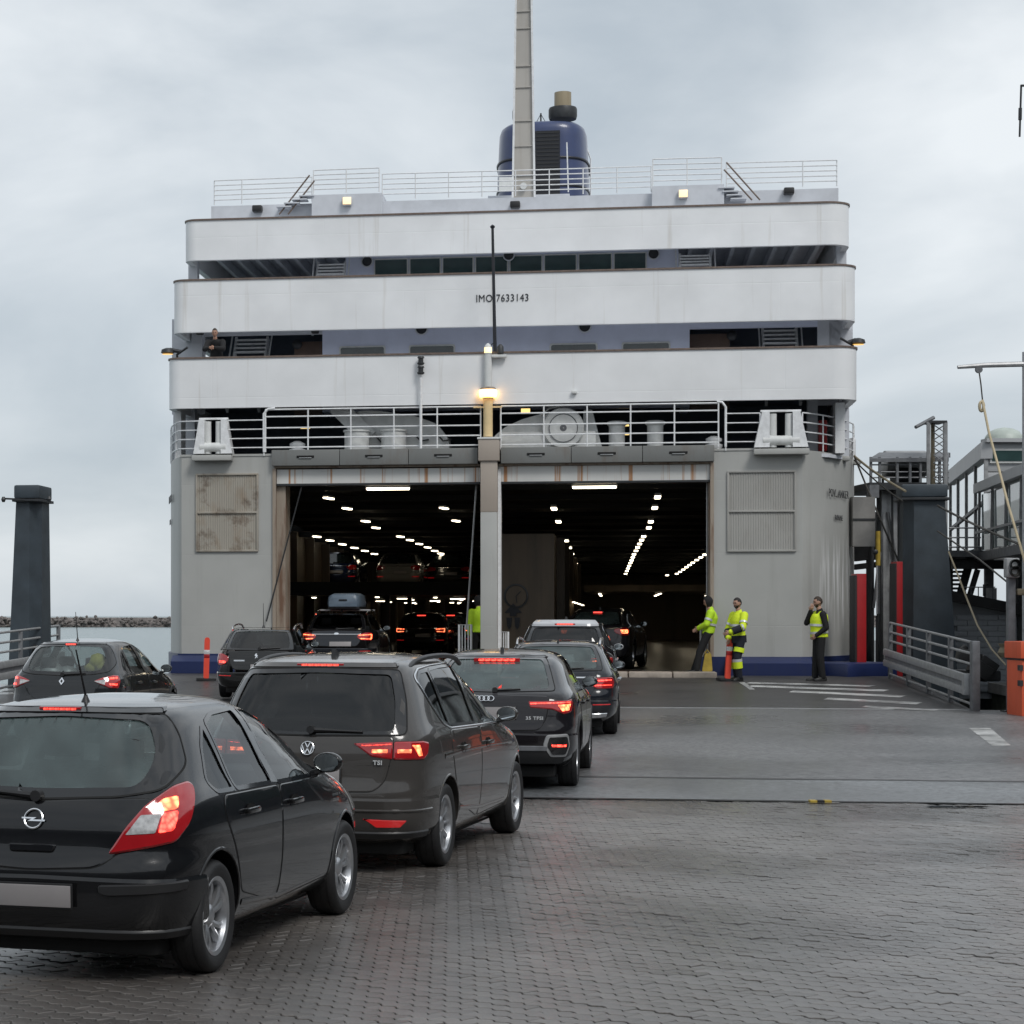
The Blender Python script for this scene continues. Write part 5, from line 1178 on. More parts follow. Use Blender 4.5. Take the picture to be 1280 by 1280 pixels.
# mooring winches
def winch(xc, y, flip):
    b = MB(); b.box((xc, y, ZT+.28), (2.3, 1.0, .5), None, .06); w = b.build('winch_bed', 'machine', ship, 40)
    m = MB(); m.lathe([(.02, -.62), (.46, -.60), (.49, -.55), (.47, -.50), (.36, -.46), (.34, .2), (.5, .25), (.5, .32)], 32, 'y', (xc+flip*.38, y, ZT+.60)); m.build('winch_drum', 'machine', w, 40)
    m = MB(); m.lathe([(.34, -.61), (.30, -.56), (.10, -.55), (.08, -.60), (.001, -.60)], 28, 'y', (xc+flip*.38, y-.02, ZT+.60), caps=False); m.build('drum_hub', 'steel_grey', w, 40)
    prof = [(-1.25, .0), (-1.22, .34), (-.95, .56), (-.55, .74), (-.1, .86), (.1, .86), (.1, 0)]
    m = MB(); m.prism(round_poly([(xc+flip*(p-.05), ZT+.1+q) for p, q in prof], .08), y-.35, y+.35, 'y'); m.build('gear_case', 'machine', w, 40)
    m = MB(); m.prism([(xc+flip*.82, ZT+.1), (xc+flip*1.3, ZT+.1), (xc+flip*1.05, ZT+1.05), (xc+flip*.85, ZT+1.05)], y-.25, y-.1, 'y'); m.build('brake_bracket', 'machine', w, 40)
    for i in range(4): m = MB(); m.lathe([(.05, 0), (.05, .09), (.03, .11)], 10, 'y', (xc+flip*(-1.0+.22*i), y-.47, ZT+.32)); m.build('valve', 'steel_grey', w, 40)
    m = MB(); m.tube([(xc-flip*.2, y-.45, ZT+.9), (xc+flip*.05, y-.45, ZT+1.08), (xc+flip*.4, y-.45, ZT+1.14)], .02, 6); m.build('pipe', 'machine', w, 40)
winch(X0(690, .8)-.1, .85, 1)
# left machine: cable reel housing with the sloping arm
xm = X0(500, 1.3); m = MB(); m.prism(round_poly([(xm-1.1, ZT+.05), (xm+1.25, ZT+.05), (xm+1.22, ZT+.42), (xm+.95, ZT+.78), (xm+.4, ZT+.98), (xm-.5, ZT+1.12), (xm-1.0, ZT+1.12)], .12), .75, 1.75, 'y'); w = m.build('winch_housing', 'machine', ship, 40)
m = MB(); m.bar((X0(420, .7), .69, ZT+1.25), (X0(462, .7), .69, ZT+.45), .42, .10, up=(0, 1, 0)); m.build('sloping_arm', 'machine', w, 40)
for uu in (446, 492): m = MB(); m.lathe([(.30, 0), (.30, .55), (.33, .56), (.33, .6), (.28, .6)], 20, 'z', (X0(uu, .42), .42, ZT+.02)); m.build('capstan', 'machine', w, 40)
for uu in (470, 520, 548): m = MB(); m.tube([(X0(uu, .7), .72, ZT+.5), (X0(uu+6, .7), .66, ZT+.36), (X0(uu+16, .7), .70, ZT+.40)], .022, 6); m.build('pipe', 'dark_steel', w, 40)
for uu in (771, 819):
    m = MB(); m.lathe([(.19, 0), (.19, .62), (.23, .65), (.23, .72), (.19, .74)], 18, 'z', (X0(uu, .7), .7, ZT-.02+.06)); m.build('bollard', 'machine', ship, 40)
m = MB(); m.box((X0(795, .7), .7, ZT+.05), (1.5, .5, .09), None, .02); m.build('bollard_base', 'machine', ship, 40)
for (u, v) in ((395, 560), (868, 549)):
    x = X0(u, .8); m = MB(); m.box((x, .8, ZT+.08), (1.15, .4, .10), None, .03); m.lathe([(.17, 0), (.2, .05), (.2, .1), (.1, .14), (.19, .18), (.19, .24), (.08, .3)], 16, 'z', (x-.45 if u < 600 else x+.45, .75, ZT+.1)); m.build('deck_fitting', 'ship_rail', ship, 40)
for (u, v) in ((490, 551), (862, 533)): m = MB(); m.box((X0(u, .3), .3, ZT+.06), (.9, .25, .12), None, .03); m.build('cable_tray', 'dark_steel', ship, 40)
# door-control pole with its lamps on the centre post
xc = X0(610, -.1); zc = Z0(546, 611, -.1)
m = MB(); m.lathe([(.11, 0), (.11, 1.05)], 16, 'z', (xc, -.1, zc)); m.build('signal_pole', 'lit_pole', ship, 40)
m = MB(); m.lathe([(.09, 0), (.09, .78)], 16, 'z', (xc-.0, -.1, zc+1.15)); m.build('signal_pole', 'machine', ship, 40)
m = MB(); m.lathe([(.10, 0), (.18, .04), (.20, .10), (.20, .22), (.16, .27), (.08, .28)], 20, 'z', (xc, -.1, zc+.90)); o = m.build('amber_beacon', 'rust_frame', ship, 40)
m = MB(); m.lathe([(.10, .01), (.196, .035), (.215, .10), (.215, .19), (.204, .21)], 20, 'z', (xc, -.1, zc+.90), caps=False); m.build('lamp_lens', 'beacon', o, 40)
m = MB(); m.lathe([(.07, 0), (.085, .03), (.085, .20), (.06, .24), (.02, .28)], 16, 'z', (xc, -.1, zc+1.93)); o = m.build('top_lamp', 'machine', ship, 40)
m = MB(); m.lathe([(.088, .05), (.092, .12), (.088, .18)], 16, 'z', (xc, -.1, zc+1.93), caps=False); m.build('lamp_lens', 'lit_yellow', o, 40)
m = MB(); m.box((xc+.26, -.1, zc+1.9), (.36, .12, .07), None, .02); o = m.build('lamp_bracket', 'machine', ship, 40)
m = MB(); m.lathe([(.08, 0), (.08, .16), (.03, .22)], 14, 'z', (xc+.29, -.1, zc+1.96)); m.build('dark_lamp', 'dark_steel', o, 40)
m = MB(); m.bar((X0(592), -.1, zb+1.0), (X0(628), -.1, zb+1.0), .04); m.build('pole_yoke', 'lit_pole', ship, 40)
x, z = X0(526, -.12), 0
m = MB(); m.tube([(x, -.12, ZT), (x, -.12, Z0(472, 526, -.12))], .035, 8); o = m.build('lantern_post', 'ship_rail', ship, 50)
for v in (463, 451):
    m = MB(); m.lathe([(.06, 0), (.085, .02), (.085, .05), (.06, .06), (.06, .15), (.085, .16), (.07, .2)], 14, 'z', (x, -.12, Z0(v+5, 526, -.12))); m.build('lantern', 'dark_steel', o, 40)
m = MB(); m.box((X0(718, -.05), -.05, Z0(490.5, 718)), (.13, .08, .07), None, .02); m.build('rail_bracket', 'machine', ship, 40)
# flagstaff
xf, yf = sl(619, 437, .6)[0], .6
m = MB(); m.tube([(xf, yf, 8.0), (xf-.07, yf+.12, Z0(283, 616, yf))], [.045, .032], 8); o = m.build('flagstaff', 'black_paint', ship, 50)
m = MB(); m.lathe([(.05, 0), (.06, .04), (.02, .08)], 10, 'z', (xf-.07, yf+.12, Z0(284, 616, yf))); m.build('truck', 'black_paint', o, 50)
m = MB(); m.tube([(xf, yf, 8.5), (xf-.5, yf+.9, 8.2)], .012, 5); m.build('stay', 'dark_steel', o, 50)
# side floodlights and deck lamps
for (u, v, sg) in ((212, 441, -1), (1070, 429, 1)):
    x, z = sl(u, v, 1.2); x0 = -7.84 if sg < 0 else 8.4
    m = MB(); m.tube([(x0-sg*.1, 1.2, z+.02), (x, 1.2, z+.08)], .05, 8); o = m.build('lamp_arm', 'dark_steel', ship, 40)
    m = MB(); m.lathe([(.10, .0), (.17, .03), (.15, .11), (.05, .15)], 16, 'z', (x+sg*.05, 1.2, z-.03)); m.build('lamp_hood', 'dark_steel', o, 40)
    m = MB(); m.lathe([(.14, -.005), (.001, -.02)], 16, 'z', (x+sg*.05, 1.2, z-.03), caps=False); m.build('lamp_lens', 'lit_warm', o, 40)
    m = MB(); m.tube([(x0-sg*.3, 1.0, z+.1), (x0, 1.2, z-.05), (x0+sg*.07, 1.8, z-.5)], .03, 6); m.build('lamp_pipe', 'dark_steel', o, 40)
for (u, v, y, w) in ((657, 514, 3.0, .22), (382, 535, 5.0, .25), (780, 532, 5.0, .25), (779, 543, 5.0, .3)):
    x, z = sl(u, v, y); m = MB(); m.box((x, y, z), (w*1.1, .1, .16 if w == .22 else .06), None, .015); o = m.build('deck_light', 'machine', ship, 40); m = MB(); m.box((x, y-.055, z), (w, .012, .12 if w == .22 else .04), None, .003); m.build('lamp_lens', 'lit_yellow', o, 40)
for (u, v, y) in ((434, 251.5, 4.66), (854, 242.5, 4.66)):
    x, z = sl(u, v, y); m = MB(); m.box((x, y, z), (.25, .14, .22), None, .03); o = m.build('floodlight', 'machine', ship, 40); m = MB(); m.box((x, y-.075, z), (.21, .012, .18), None, .004); m.build('lamp_lens', 'lit_warm', o, 40)
# top house, landings, upper rails
yt = 5.1
def ZT_(v, u): return sl(u, v, yt)[1]
zh0, zh1 = 12.0, ZT_(248, 640)
SB('top_house', sl(264, 260, yt)[0], sl(1048, 260, yt)[0], yt, 40, zh0, ZT_(256, 330), 'ship_house'); SB('top_house', sl(478, 250, yt)[0], sl(816, 250, yt)[0], yt+.004, 40, zh0+.1, ZT_(249, 640), 'ship_house')
SB('top_house', sl(905, 250, yt)[0], sl(1046, 250, yt)[0], yt+.008, 40, zh0+.2, ZT_(240, 980), 'ship_house')
for (u0, u1, vt) in ((390, 478, 243), (815, 905, 232)): SB('stair_landing', sl(u0, 240, yt-.3)[0], sl(u1, 240, yt-.3)[0], yt-.35, yt+1.6, zh0+.1, sl((u0+u1)/2, vt, yt-.3)[1], 'ship_house')
def pr(us_, vb, vt, n, y=yt+.1, k=5, r=.016):
    p = [(*sl(u, v, yy), yy) for (u, yy), v in zip(us_, vb)]; h = sl(us_[0][0], vt, us_[0][1])[1]-p[0][1]
    railing([(a, c, b) for a, b, c in p], [h*(i+1)/k for i in range(k)], n, r)
pr([(268, yt+3.0), (268, yt+.1), (390, yt+.1)], [256, 256.5, 252], 227, 4); pr([(392, yt-.2), (474, yt-.2)], [243, 240], 213, 3); pr([(478, yt+.1), (640, yt+.1), (814, yt+.1)], [249, 245, 240], 217.5, 9)
pr([(816, yt-.2), (902, yt-.2)], [233, 231], 199, 3); pr([(908, yt+.1), (1046, yt+.1), (1046, yt+3)], [236, 232.5, 232.5], 204, 4)
for (ua, va, ub, vb) in ((349, 268, 387, 219), (360, 268, 393, 226), (908, 203, 950, 250), (905, 212, 940, 250)):
    a, b = sl(ua, va, yt-.3), sl(ub, vb, yt-.3); m = MB(); m.tube([(a[0], yt-.3, a[1]), (b[0], yt-.3, b[1])], .022, 6); m.build('stair_handrail', 'wood', ship, 50)
for (u0, v0, u1, v1) in ((352, 262, 390, 244), (905, 234, 925, 252)):
    for i in range(4):
        t = (i+.5)/4; x, z = sl(u0+(u1-u0)*t, v0+(v1-v0)*t, yt-.1); SB('stair_tread', x-.2, x+.2, yt-.4, yt, z-.03, z, 'ship_house')
for (u, v) in ((322, 261), (644, 256), (986, 239)): x, z = sl(u, v, yt-.1); SB('deck_box', x-.13, x+.13, yt-.25, yt, z-.09, z+.08, 'black_plastic', bev=.04)
# mast: tapered plated box with flanges and ribs
ym = 6.6; xm, zm = sl(655, 247, ym); Ht = 14.0
def mw(z): return .60*.5-(z-zm)*.0165
ms = MB(); a, b = mw(zm), mw(zm+Ht); ms.v = [(xm-a, ym-.2, zm-.8), (xm+a, ym-.2, zm-.8), (xm+a, ym+.5, zm-.8), (xm-a, ym+.5, zm-.8), (xm-b, ym-.1, zm+Ht), (xm+b, ym-.1, zm+Ht), (xm+b, ym+.3, zm+Ht), (xm-b, ym+.3, zm+Ht)]
ms.f = [(0, 1, 5, 4), (1, 2, 6, 5), (2, 3, 7, 6), (3, 0, 4, 7), (4, 5, 6, 7)]; mo = ms.build('mast', 'mast', ship, None)
for sg in (-1, 1):
    m = MB(); m.bar((xm+sg*a, ym-.22, zm-.8), (xm+sg*b, ym-.11, zm+Ht), .05, .14, up=(0, 1, 0)); m.build('mast_flange', 'ship_rail', mo, 40)
for i in range(17):
    z = zm+.55+i*.78*(1 if i % 2 else .93); w = mw(z); m = MB(); m.box((xm, ym-.205+(z-zm)*.1/Ht, z), (w*2, .05, .035)); m.build('mast_rib', 'mast', mo, None)
m = MB(); m.lathe([(.09, 0), (.09, .07), (.05, .1)], 12, 'y', (xm, ym-.33, zm+.25)); m.build('mast_lamp', 'machine', mo, 40)
# funnel
yF = 33.0; xF = sl(677, 200, yF)[0]
def FZ(v): return sl(677, v, yF)[1]
wF = (sl(735, 200, yF)[0]-sl(618, 200, yF)[0])/2
prof = [(FZ(262), 1.0), (FZ(215), 1.0), (FZ(170), .965), (FZ(160), .955), (FZ(154), .92), (FZ(150.5), .84), (FZ(149), .70), (FZ(148.3), .4)]
m = MB(); K = 48
def fout(k, s): 
    q = 2*math.pi*k/K; c, d = math.cos(q), math.sin(q); return (xF+wF*s*math.copysign(abs(c)**.55, c), yF+2.6*(.55+.45*s)*math.copysign(abs(d)**.55, d)+2.6)
for z, s in prof: m.v += [(*fout(k, s), z) for k in range(K)]
for i in range(len(prof)-1): m.f += [[i*K+k, i*K+(k+1) % K, (i+1)*K+(k+1) % K, (i+1)*K+k] for k in range(K)]
m.f.append([(len(prof)-1)*K+k for k in range(K)]); fu = m.build('funnel', 'funnel_blue', ship, 40)
for z, s, r in ((FZ(197), .995, .05), (FZ(232), 1.0, .05)):
    m = MB(); m.tube([(*fout(k, s), z) for k in range(K)], r, 6, True); m.build('funnel_band', 'black_paint', fu, 60)
xa, xb = sl(669, 200, yF)[0], sl(700, 200, yF)[0]; m = MB(); m.box(((xa+xb)/2, yF+.0, (FZ(164)+FZ(250))/2), (xb-xa, .14, FZ(164)-FZ(250))); fl = m.build('funnel_louvre', 'black_paint', fu, None)
for i in range(18): z = FZ(250)+(FZ(164)-FZ(250))*(i+.5)/18; m = MB(); m.box(((xa+xb)/2, yF-.08, z), (xb-xa-.1, .03, .05)); m.build('louvre_blade', 'black_plastic', fl, None)
for (u, v0, v1, r, kc) in ((703.5, 149, 117, .33, 1.66), (650.5, 150, 121, .28, 1.1)):
    yP = yF+1.1; FP = lambda v: sl(677, v, yP)[1]; x = sl(u, 140, yP)[0]; m = MB(); m.lathe([(r*(kc-.1), FP(150.5)), (r*kc, FP(147)), (r*kc, FP(138)), (r*(kc-.08), FP(136)), (r*1.05, FP(135.5))], 24, 'z', (x, yP, 0)); o = m.build('funnel_collar', 'dark_steel', fu, 40)
    m = MB(); m.lathe([(r, FP(140)), (r*.98, FP(v1)), (r*.8, FP(v1)), (r*.8, FP(v1+4))], 24, 'z', (x, yP, 0), caps=False); m.build('exhaust_pipe', 'exhaust', o, 40)
x = sl(674, 140, yF)[0]; m = MB(); m.tube([(x, yF+2, FZ(150)), (x, yF+2, FZ(127))], .035, 6); o = m.build('aerial', 'dark_steel', fu, 50)
for u in (664, 684): m = MB(); m.tube([(x, yF+2, FZ(128)), (sl(u, 140, yF)[0], yF+2, FZ(146))], .012, 4); m.build('stay', 'dark_steel', o, 50)
m = MB(); xl = sl(735.5, 200, yF)[0]; m.tube([(xl-.2, yF+2.4, FZ(160)), (xl+.06, yF+2.4, FZ(185)), (xl+.06, yF+2.4, FZ(250))], .03, 5); m.build('funnel_ladder', 'ship_rail', fu, 50)
m = MB(); xl = sl(708.5, 200, 6)[0]; m.tube([(xl+.04, 6, sl(711, 240, 6)[1]), (xl, 6, sl(708, 178, 6)[1])], .018, 5); m.build('whip_aerial', 'ship_rail', ship, 50)
SB('funnel_base', sl(610, 245, 8)[0], sl(712, 245, 8)[0], 8, 30, 12.3, sl(660, 243.5, 8)[1], 'ship_house')
x0 = sl(624, 230, 20); SB('white_notice', x0[0], x0[0]+.55, 19.9, 20, x0[1]-.25, x0[1]+.2, 'machine')
# ---------- car hall
HL = 70.0
def zc_(y): return 5.22-.0150*y
def hallp(u, v, z): Y = (CAMZ-z)*FPX/(v-VHZ); p = wp(u, v, Y); return w2s(p.x, p.y)
def ceilp(u, v):
    Y = 70.0
    for _ in range(30): p = wp(u, v, Y); y = w2s(p.x, p.y)[1]; Y = (zc_(y)-.08-CAMZ)*FPX/(VHZ-v)
    p = wp(u, v, Y); return w2s(p.x, p.y)
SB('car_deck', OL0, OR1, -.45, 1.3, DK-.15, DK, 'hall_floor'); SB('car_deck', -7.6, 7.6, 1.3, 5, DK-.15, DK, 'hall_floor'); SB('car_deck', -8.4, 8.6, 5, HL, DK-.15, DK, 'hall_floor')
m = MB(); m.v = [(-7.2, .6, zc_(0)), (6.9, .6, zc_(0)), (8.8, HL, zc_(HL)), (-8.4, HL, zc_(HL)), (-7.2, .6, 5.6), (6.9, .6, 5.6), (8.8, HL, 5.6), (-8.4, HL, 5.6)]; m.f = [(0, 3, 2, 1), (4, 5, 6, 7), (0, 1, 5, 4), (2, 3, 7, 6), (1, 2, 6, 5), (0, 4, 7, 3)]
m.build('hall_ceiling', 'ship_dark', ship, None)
for i in range(18): y = 2.5+i*3.8; SB('ceiling_beam', -7.2-min(y, 5)*.2, 7+min(y, 5)*.3, y, y+.14, zc_(y)-.12, zc_(y)+.05, 'ship_dark')
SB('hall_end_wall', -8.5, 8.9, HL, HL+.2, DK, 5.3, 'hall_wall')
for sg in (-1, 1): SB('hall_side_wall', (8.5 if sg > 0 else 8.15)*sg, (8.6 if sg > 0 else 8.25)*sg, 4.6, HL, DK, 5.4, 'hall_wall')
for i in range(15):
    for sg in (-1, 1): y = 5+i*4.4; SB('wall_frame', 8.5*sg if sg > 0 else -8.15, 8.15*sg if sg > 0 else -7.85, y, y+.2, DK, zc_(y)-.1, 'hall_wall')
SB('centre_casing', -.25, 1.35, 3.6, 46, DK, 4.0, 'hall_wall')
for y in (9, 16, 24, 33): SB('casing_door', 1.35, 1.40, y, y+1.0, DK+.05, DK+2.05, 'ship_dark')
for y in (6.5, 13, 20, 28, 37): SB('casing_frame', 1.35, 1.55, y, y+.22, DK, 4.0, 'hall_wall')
for u in (672, 705): pass
x, z = sl(645, 745, 3.55); m = MB(); m.lathe([(.30, 0), (.31, -.04), (.27, -.05), (.26, -.02)], 28, 'y', (x, 3.6, z), caps=False); ck = m.build('clock', 'dark_steel', ship, 40)
m = MB(); m.lathe([(.27, -.022), (.001, -.024)], 28, 'y', (x, 3.6, z), caps=False); m.build('clock_face', 'hall_wall', ck, 40)
for (dx, dz) in ((.12, .12), (.02, -.17)): m = MB(); m.bar((x, 3.565, z), (x+dx, 3.565, z+dz), .02, .012, up=(0, 1, 0)); m.build('clock_hand', 'black_paint', ck, 40)
x, z = sl(641.5, 766, 3.55); m = MB(); m.prism([(x, z+.24), (x-.22, z), (x-.08, z), (x-.08, z-.08), (x+.08, z-.08), (x+.08, z), (x+.22, z)], 3.56, 3.6, 'y'); m.build('wall_emblem', 'black_paint', ship, None)
for dx in (-.10, .10): m = MB(); m.prism([(x+dx-.07, z-.12), (x+dx+.07, z-.12), (x+dx+.05, z-.34), (x+dx, z-.42), (x+dx-.05, z-.34)], 3.56, 3.6, 'y'); m.build('wall_emblem', 'black_paint', ship, None)
# platform deck over the left lanes, another at the far right
SB('platform_deck', -8.3, -.35, 17, 66, 2.62, 2.95, 'hall_wall'); SB('platform_edge', -8.3, -.35, 16.9, 17, 2.58, 3.0, 'ship_dark'); SB('platform_deck', 1.5, 8.5, 52, 69.9, 3.05, 3.35, 'hall_wall')
for i in range(6):
    for x in (-8.1, -4.4, -.6): SB('platform_pillar', x-.08, x+.08, 19+i*8, 19.16+i*8, DK, 2.62, 'hall_wall')
lamp = MB(); lamp.box((0, 0, 0), (.16, .95, .07), None, .02); lme = lamp.mesh('hall_lamp', 40); lme.materials.append(M['machine']); tb = MB(); tb.box((0, 0, -.05), (.145, .9, .05), None, .012); tme = tb.mesh('lamp_tube', 40); tme.materials.append(M['lit_tube'])
def hall_lamp(x, y, z, rz=0, sc=1):
    o = bpy.data.objects.new('hall_lamp', lme); COL.objects.link(o); o.parent = ship; o.location = (x, y, z); o.rotation_euler = (0, 0, rz); o.scale = (sc, sc, sc)
    t = bpy.data.objects.new('lamp_tube', tme); COL.objects.link(t); t.parent = o
for (u, v) in ((411, 615), (434, 628.5), (457, 645), (470, 653.5), (555, 628), (570, 644.5), (396, 665), (412.5, 670), (428, 675), (443, 679.5), (456, 683.5), (468, 687.5), (500.5, 665), (512.5, 669.5), (524, 674.5), (534.5, 679), (543.5, 683.5), (551, 687), (371, 680), (692.5, 628), (698, 645), (708, 670), (712, 679), (715, 687), (718, 694), (720, 700),
               (822, 613), (818.5, 627), (813.5, 645), (811, 653), (804.5, 664.5), (802, 669), (799.5, 674), (797, 678.5), (795, 683), (792.5, 687.5), (791, 691.5), (789.5, 695.5), (788, 699), (786.5, 702.5), (785, 706), (783.5, 709.5), (782, 713), (881, 688), (876, 691.5), (871, 695), (866, 698.5), (862, 701.5), (858, 704.5), (854, 707.5), (850, 710.5), (846, 713), (834, 715)):
    x, y = ceilp(u, v)
    if 1 < y < HL-1: hall_lamp(x, y, zc_(y)-.20, 0 if u > 600 else -.14, 1 if u > 600 else .8)
for (u, v) in ((485, 609.5), (743, 607.5)): x, z = sl(u, v, 1.0); hall_lamp(x, 1.0, z+.03, math.pi/2, 1.15)
for i in range(7):
    for x in (-7.2, -4.9, -3.1, -1.2): hall_lamp(x+.3*(i % 2), 20.5+i*6.6+(x % 1)*2, 2.575, math.pi/2 if i % 2 else 0, .6)
for i in range(4):
    for x in (2.2, 5.0, 7.6): hall_lamp(x, 53.5+i*4, 3.0, 0, .8)
for i in range(6): hall_lamp(1.56, 20+i*4.5, 2.4+.0*i, 0, .6)
# small gates by the door posts
def gate(x0, x1, y, h, mat='galv', n=5):
    fr = MB(); fr.tube([(x0, y, DK), (x0, y, DK+h), (x1, y, DK+h), (x1, y, DK)], .03, 8); g = fr.build('gate', mat, ship, 50)
    b = MB(); b.tube([(0, 0, .08), (0, 0, h)], .016, 6); me = b.mesh('gate_bar', 50); me.materials.append(M[mat])
    for i in range(n): o = bpy.data.objects.new('gate_bar', me); COL.objects.link(o); o.parent = g; o.location = (x0+(x1-x0)*(i+1)/(n+1), y, DK)
gate(sl(574, 800, .6)[0], sl(589, 800, .6)[0], .6, 1.12, 'ship_rail', 3); gate(sl(624, 800, .6)[0], sl(635, 800, .6)[0], .6, .95, 'ship_rail', 3); gate(sl(876, 800, .2)[0], sl(891, 800, .2)[0], .2, 1.15, 'galv', 4)
m = MB(); m.tube([(sl(360, 600, .1)[0]+.35, .1, ZO), (sl(333, 760, -.1)[0], -.1, DK+1.2)], .018, 5); m.build('door_wire', 'dark_steel', ship, 50)
m = MB(); m.tube([(OL1-.10, .3, ZO), (OL1-.34, .3, DK+1.0)], .022, 5); m.build('door_wire', 'galv', ship, 50); m = MB(); m.tube([(OR1-.10, .3, ZO), (OR1-.1, .3, DK+.5)], .022, 5); m.build('door_wire', 'galv', ship, 50)
# ------------------------------------------------------------------ breakwater
rnd = random.Random(5)
ico = bmesh.new(); bmesh.ops.create_icosphere(ico, subdivisions=1, radius=1); IV = np.array([v.co[:] for v in ico.verts]); ico.verts.index_update(); IF = [[v.index for v in f.verts] for f in ico.faces]; ico.free()
VS = []; FS = []; o = 0
for i in range(3200):
    X = rnd.uniform(-330, 330); t = rnd.random(); Yb = 830+abs(X+90)*.03; yy = Yb+rnd.uniform(-4, 5); h = 4.5*max(0, 1-abs(yy-Yb)/7)
    z = -2.7+h*rnd.random()**.45; s = rnd.uniform(.45, .95); V = IV*np.array([s*rnd.uniform(.8, 1.6), s, s*rnd.uniform(.6, 1.0)])*(1+np.array([rnd.uniform(-.25, .25) for _ in range(len(IV))])[:, None])
    a = rnd.uniform(0, 6); V = V @ np.array([[math.cos(a), math.sin(a), 0], [-math.sin(a), math.cos(a), 0], [0, 0, 1]])+np.array([X, yy, z]); VS.append(V); FS += [[j+o for j in f] for f in IF]; o += len(IV)
me = bpy.data.meshes.new('breakwater'); me.from_pydata(np.concatenate(VS).tolist(), [], FS)
M['boulder'] = pm('boulder', (.13, .115, .108), .85, var=.55, scale=.9)
bw = link('breakwater', me, 'boulder', None, kind='stuff'); bw['label'] = 'long low breakwater of grey and reddish boulders across the harbour water'
mb = MB(); mb.prism([(-8, -3), (7, -3), (2.6, 1.1), (-2.6, 1.1)], -340, 340, 'x'); mb.v = [(x, y+830+abs(x+90)*.03, z) for x, y, z in mb.v]; structure(mb.build('breakwater_core', 'boulder', None, None))
# ------------------------------------------------------------------ dolphins beside the ramp
def pylon(x, q, h, label, bars, k_=.66):
    t = thing('ramp_pylon', label, 'pylon', s2w(x, q, -2.5), -TH, 'tapered dark pylons flanking the ramp')
    sg = 1 if x > 0 else -1; H = h+2.5; m = MB(); bx0, bx1 = (.62, .92) ; tx0, tx1 = .50, .42
    # inner face vertical, outer face battered
    def ring(z):
        f = z/H; wi = .56-.08*f; wo = 1.02-.52*f; d = .95-.3*f; c = .30
        wi *= k_; wo *= k_; d *= .72; P = [(-wi, -d+c), (-wi+c*.7, -d), (wo, -d), (wo, d), (-wi, d)]
        return [(sg*a, b, z) for a, b in P]
    A, B = ring(0), ring(H); m.v = A+B; n = 5; m.f = [[i, (i+1) % n, n+(i+1) % n, n+i] for i in range(n)]+[list(range(n, 2*n))]
    if sg < 0: m.f = [f[::-1] for f in m.f]
    m.build('column', 'pylon', t, None)
    m = MB(); m.box((0, 0, H+.13), (1.14*k_, 1.12, .30), None, .05); m.build('cap', 'pylon', t, 40)
    m = MB(); m.box((0, 0, H-.06), (1.26*k_, 1.18, .06), None, .01); m.build('cap_plate', 'dark_steel', t, 40)
    if bars:
        m = MB(); m.bar((-.52, -.58, H-.02), (.52, -.58, H-.08), .04); m.build('cap_bar', 'dark_steel', t, 40)
        for xx in (-.52, .52): m = MB(); m.lathe([(.03, -.06), (.055, 0), (.03, .06)], 8, 'z', (xx, -.58, H-.04)); m.build('bar_end', 'dark_steel', t, 40)
        m = MB(); m.prism([(.16, 2.75), (.28, 2.75), (.28, 3.6), (.22, 3.8), (.16, 3.6)], -.78, -.6, 'y'); m.build('niche', 'seam', t, None)
    return t
pylon(-9.98, -4.6, 4.55, 'dark tapered steel pylon standing left of the ramp by the open water', 1, .52)
pylon(10.05, 1.8, 4.75, 'dark tapered steel pylon right of the ramp in front of the machine house', 0, .92)
# ------------------------------------------------------------------ guard rails on both ramp edges
def guard(x, q0, q1, label, x1=None):
    xa = x; x1 = x if x1 is None else x1; X_ = lambda q: xa+(x1-xa)*(q-q0)/(q1-q0)
    t = thing('guard_rail', label, 'guard rail', (0, 0, 0), 0, 'guard rails along the ramp edges')
    def P(q, z): return s2w(X_(q), q, gz(q)+z)
    m = MB(); m.bar(P(q0, -.06), P(q0, 1.29), .17, .15, bev=.02); m.build('end_post', 'steel_grey', t, 40)
    for i in range(1, 5): q = q0+(q1-q0)*i/4; m = MB(); m.bar(P(q, -.06), P(q, 1.27), .09, .09, bev=.01); m.build('post', 'steel_grey', t, 40)
    for h in (1.25, 1.04, .84, .10): m = MB(); m.tube([P(q0, h), P(q1, h)], .026, 8); m.build('rail', 'galv', t, 50)
    sg = -1 if x > 0 else 1
    for h in (.60, .36): m = MB(); a, b = s2w(xa+sg*.12, q0+.25, gz(q0)+h), s2w(x1+sg*.12, q1, gz(q1)+h); m.bar(a, b, .09, .15, bev=.03); m.build('crash_beam', 'galv', t, 40)
    m = MB(); a, b = s2w(xa+sg*.09, q0+.25, gz(q0)+.48), s2w(x1+sg*.09, q1, gz(q1)+.48); m.bar(a, b, .06, .12); m.build('beam_web', 'steel_grey', t, None)
    m = MB(); m.box(s2w(x+sg*.1, q0+.3, gz(q0)+.48), (.14, .3, .40), Matrix.Rotation(-TH, 3, 'Z'), .02); m.build('beam_end', 'galv', t, 40)
guard(9.4, -10.35, -1.4, 'galvanised guard rail with crash beam along the right ramp edge before the grey pylon', 8.95)
guard(-9.75, -16.5, -3.2, 'galvanised guard rail with crash beam along the left ramp edge beside the water')
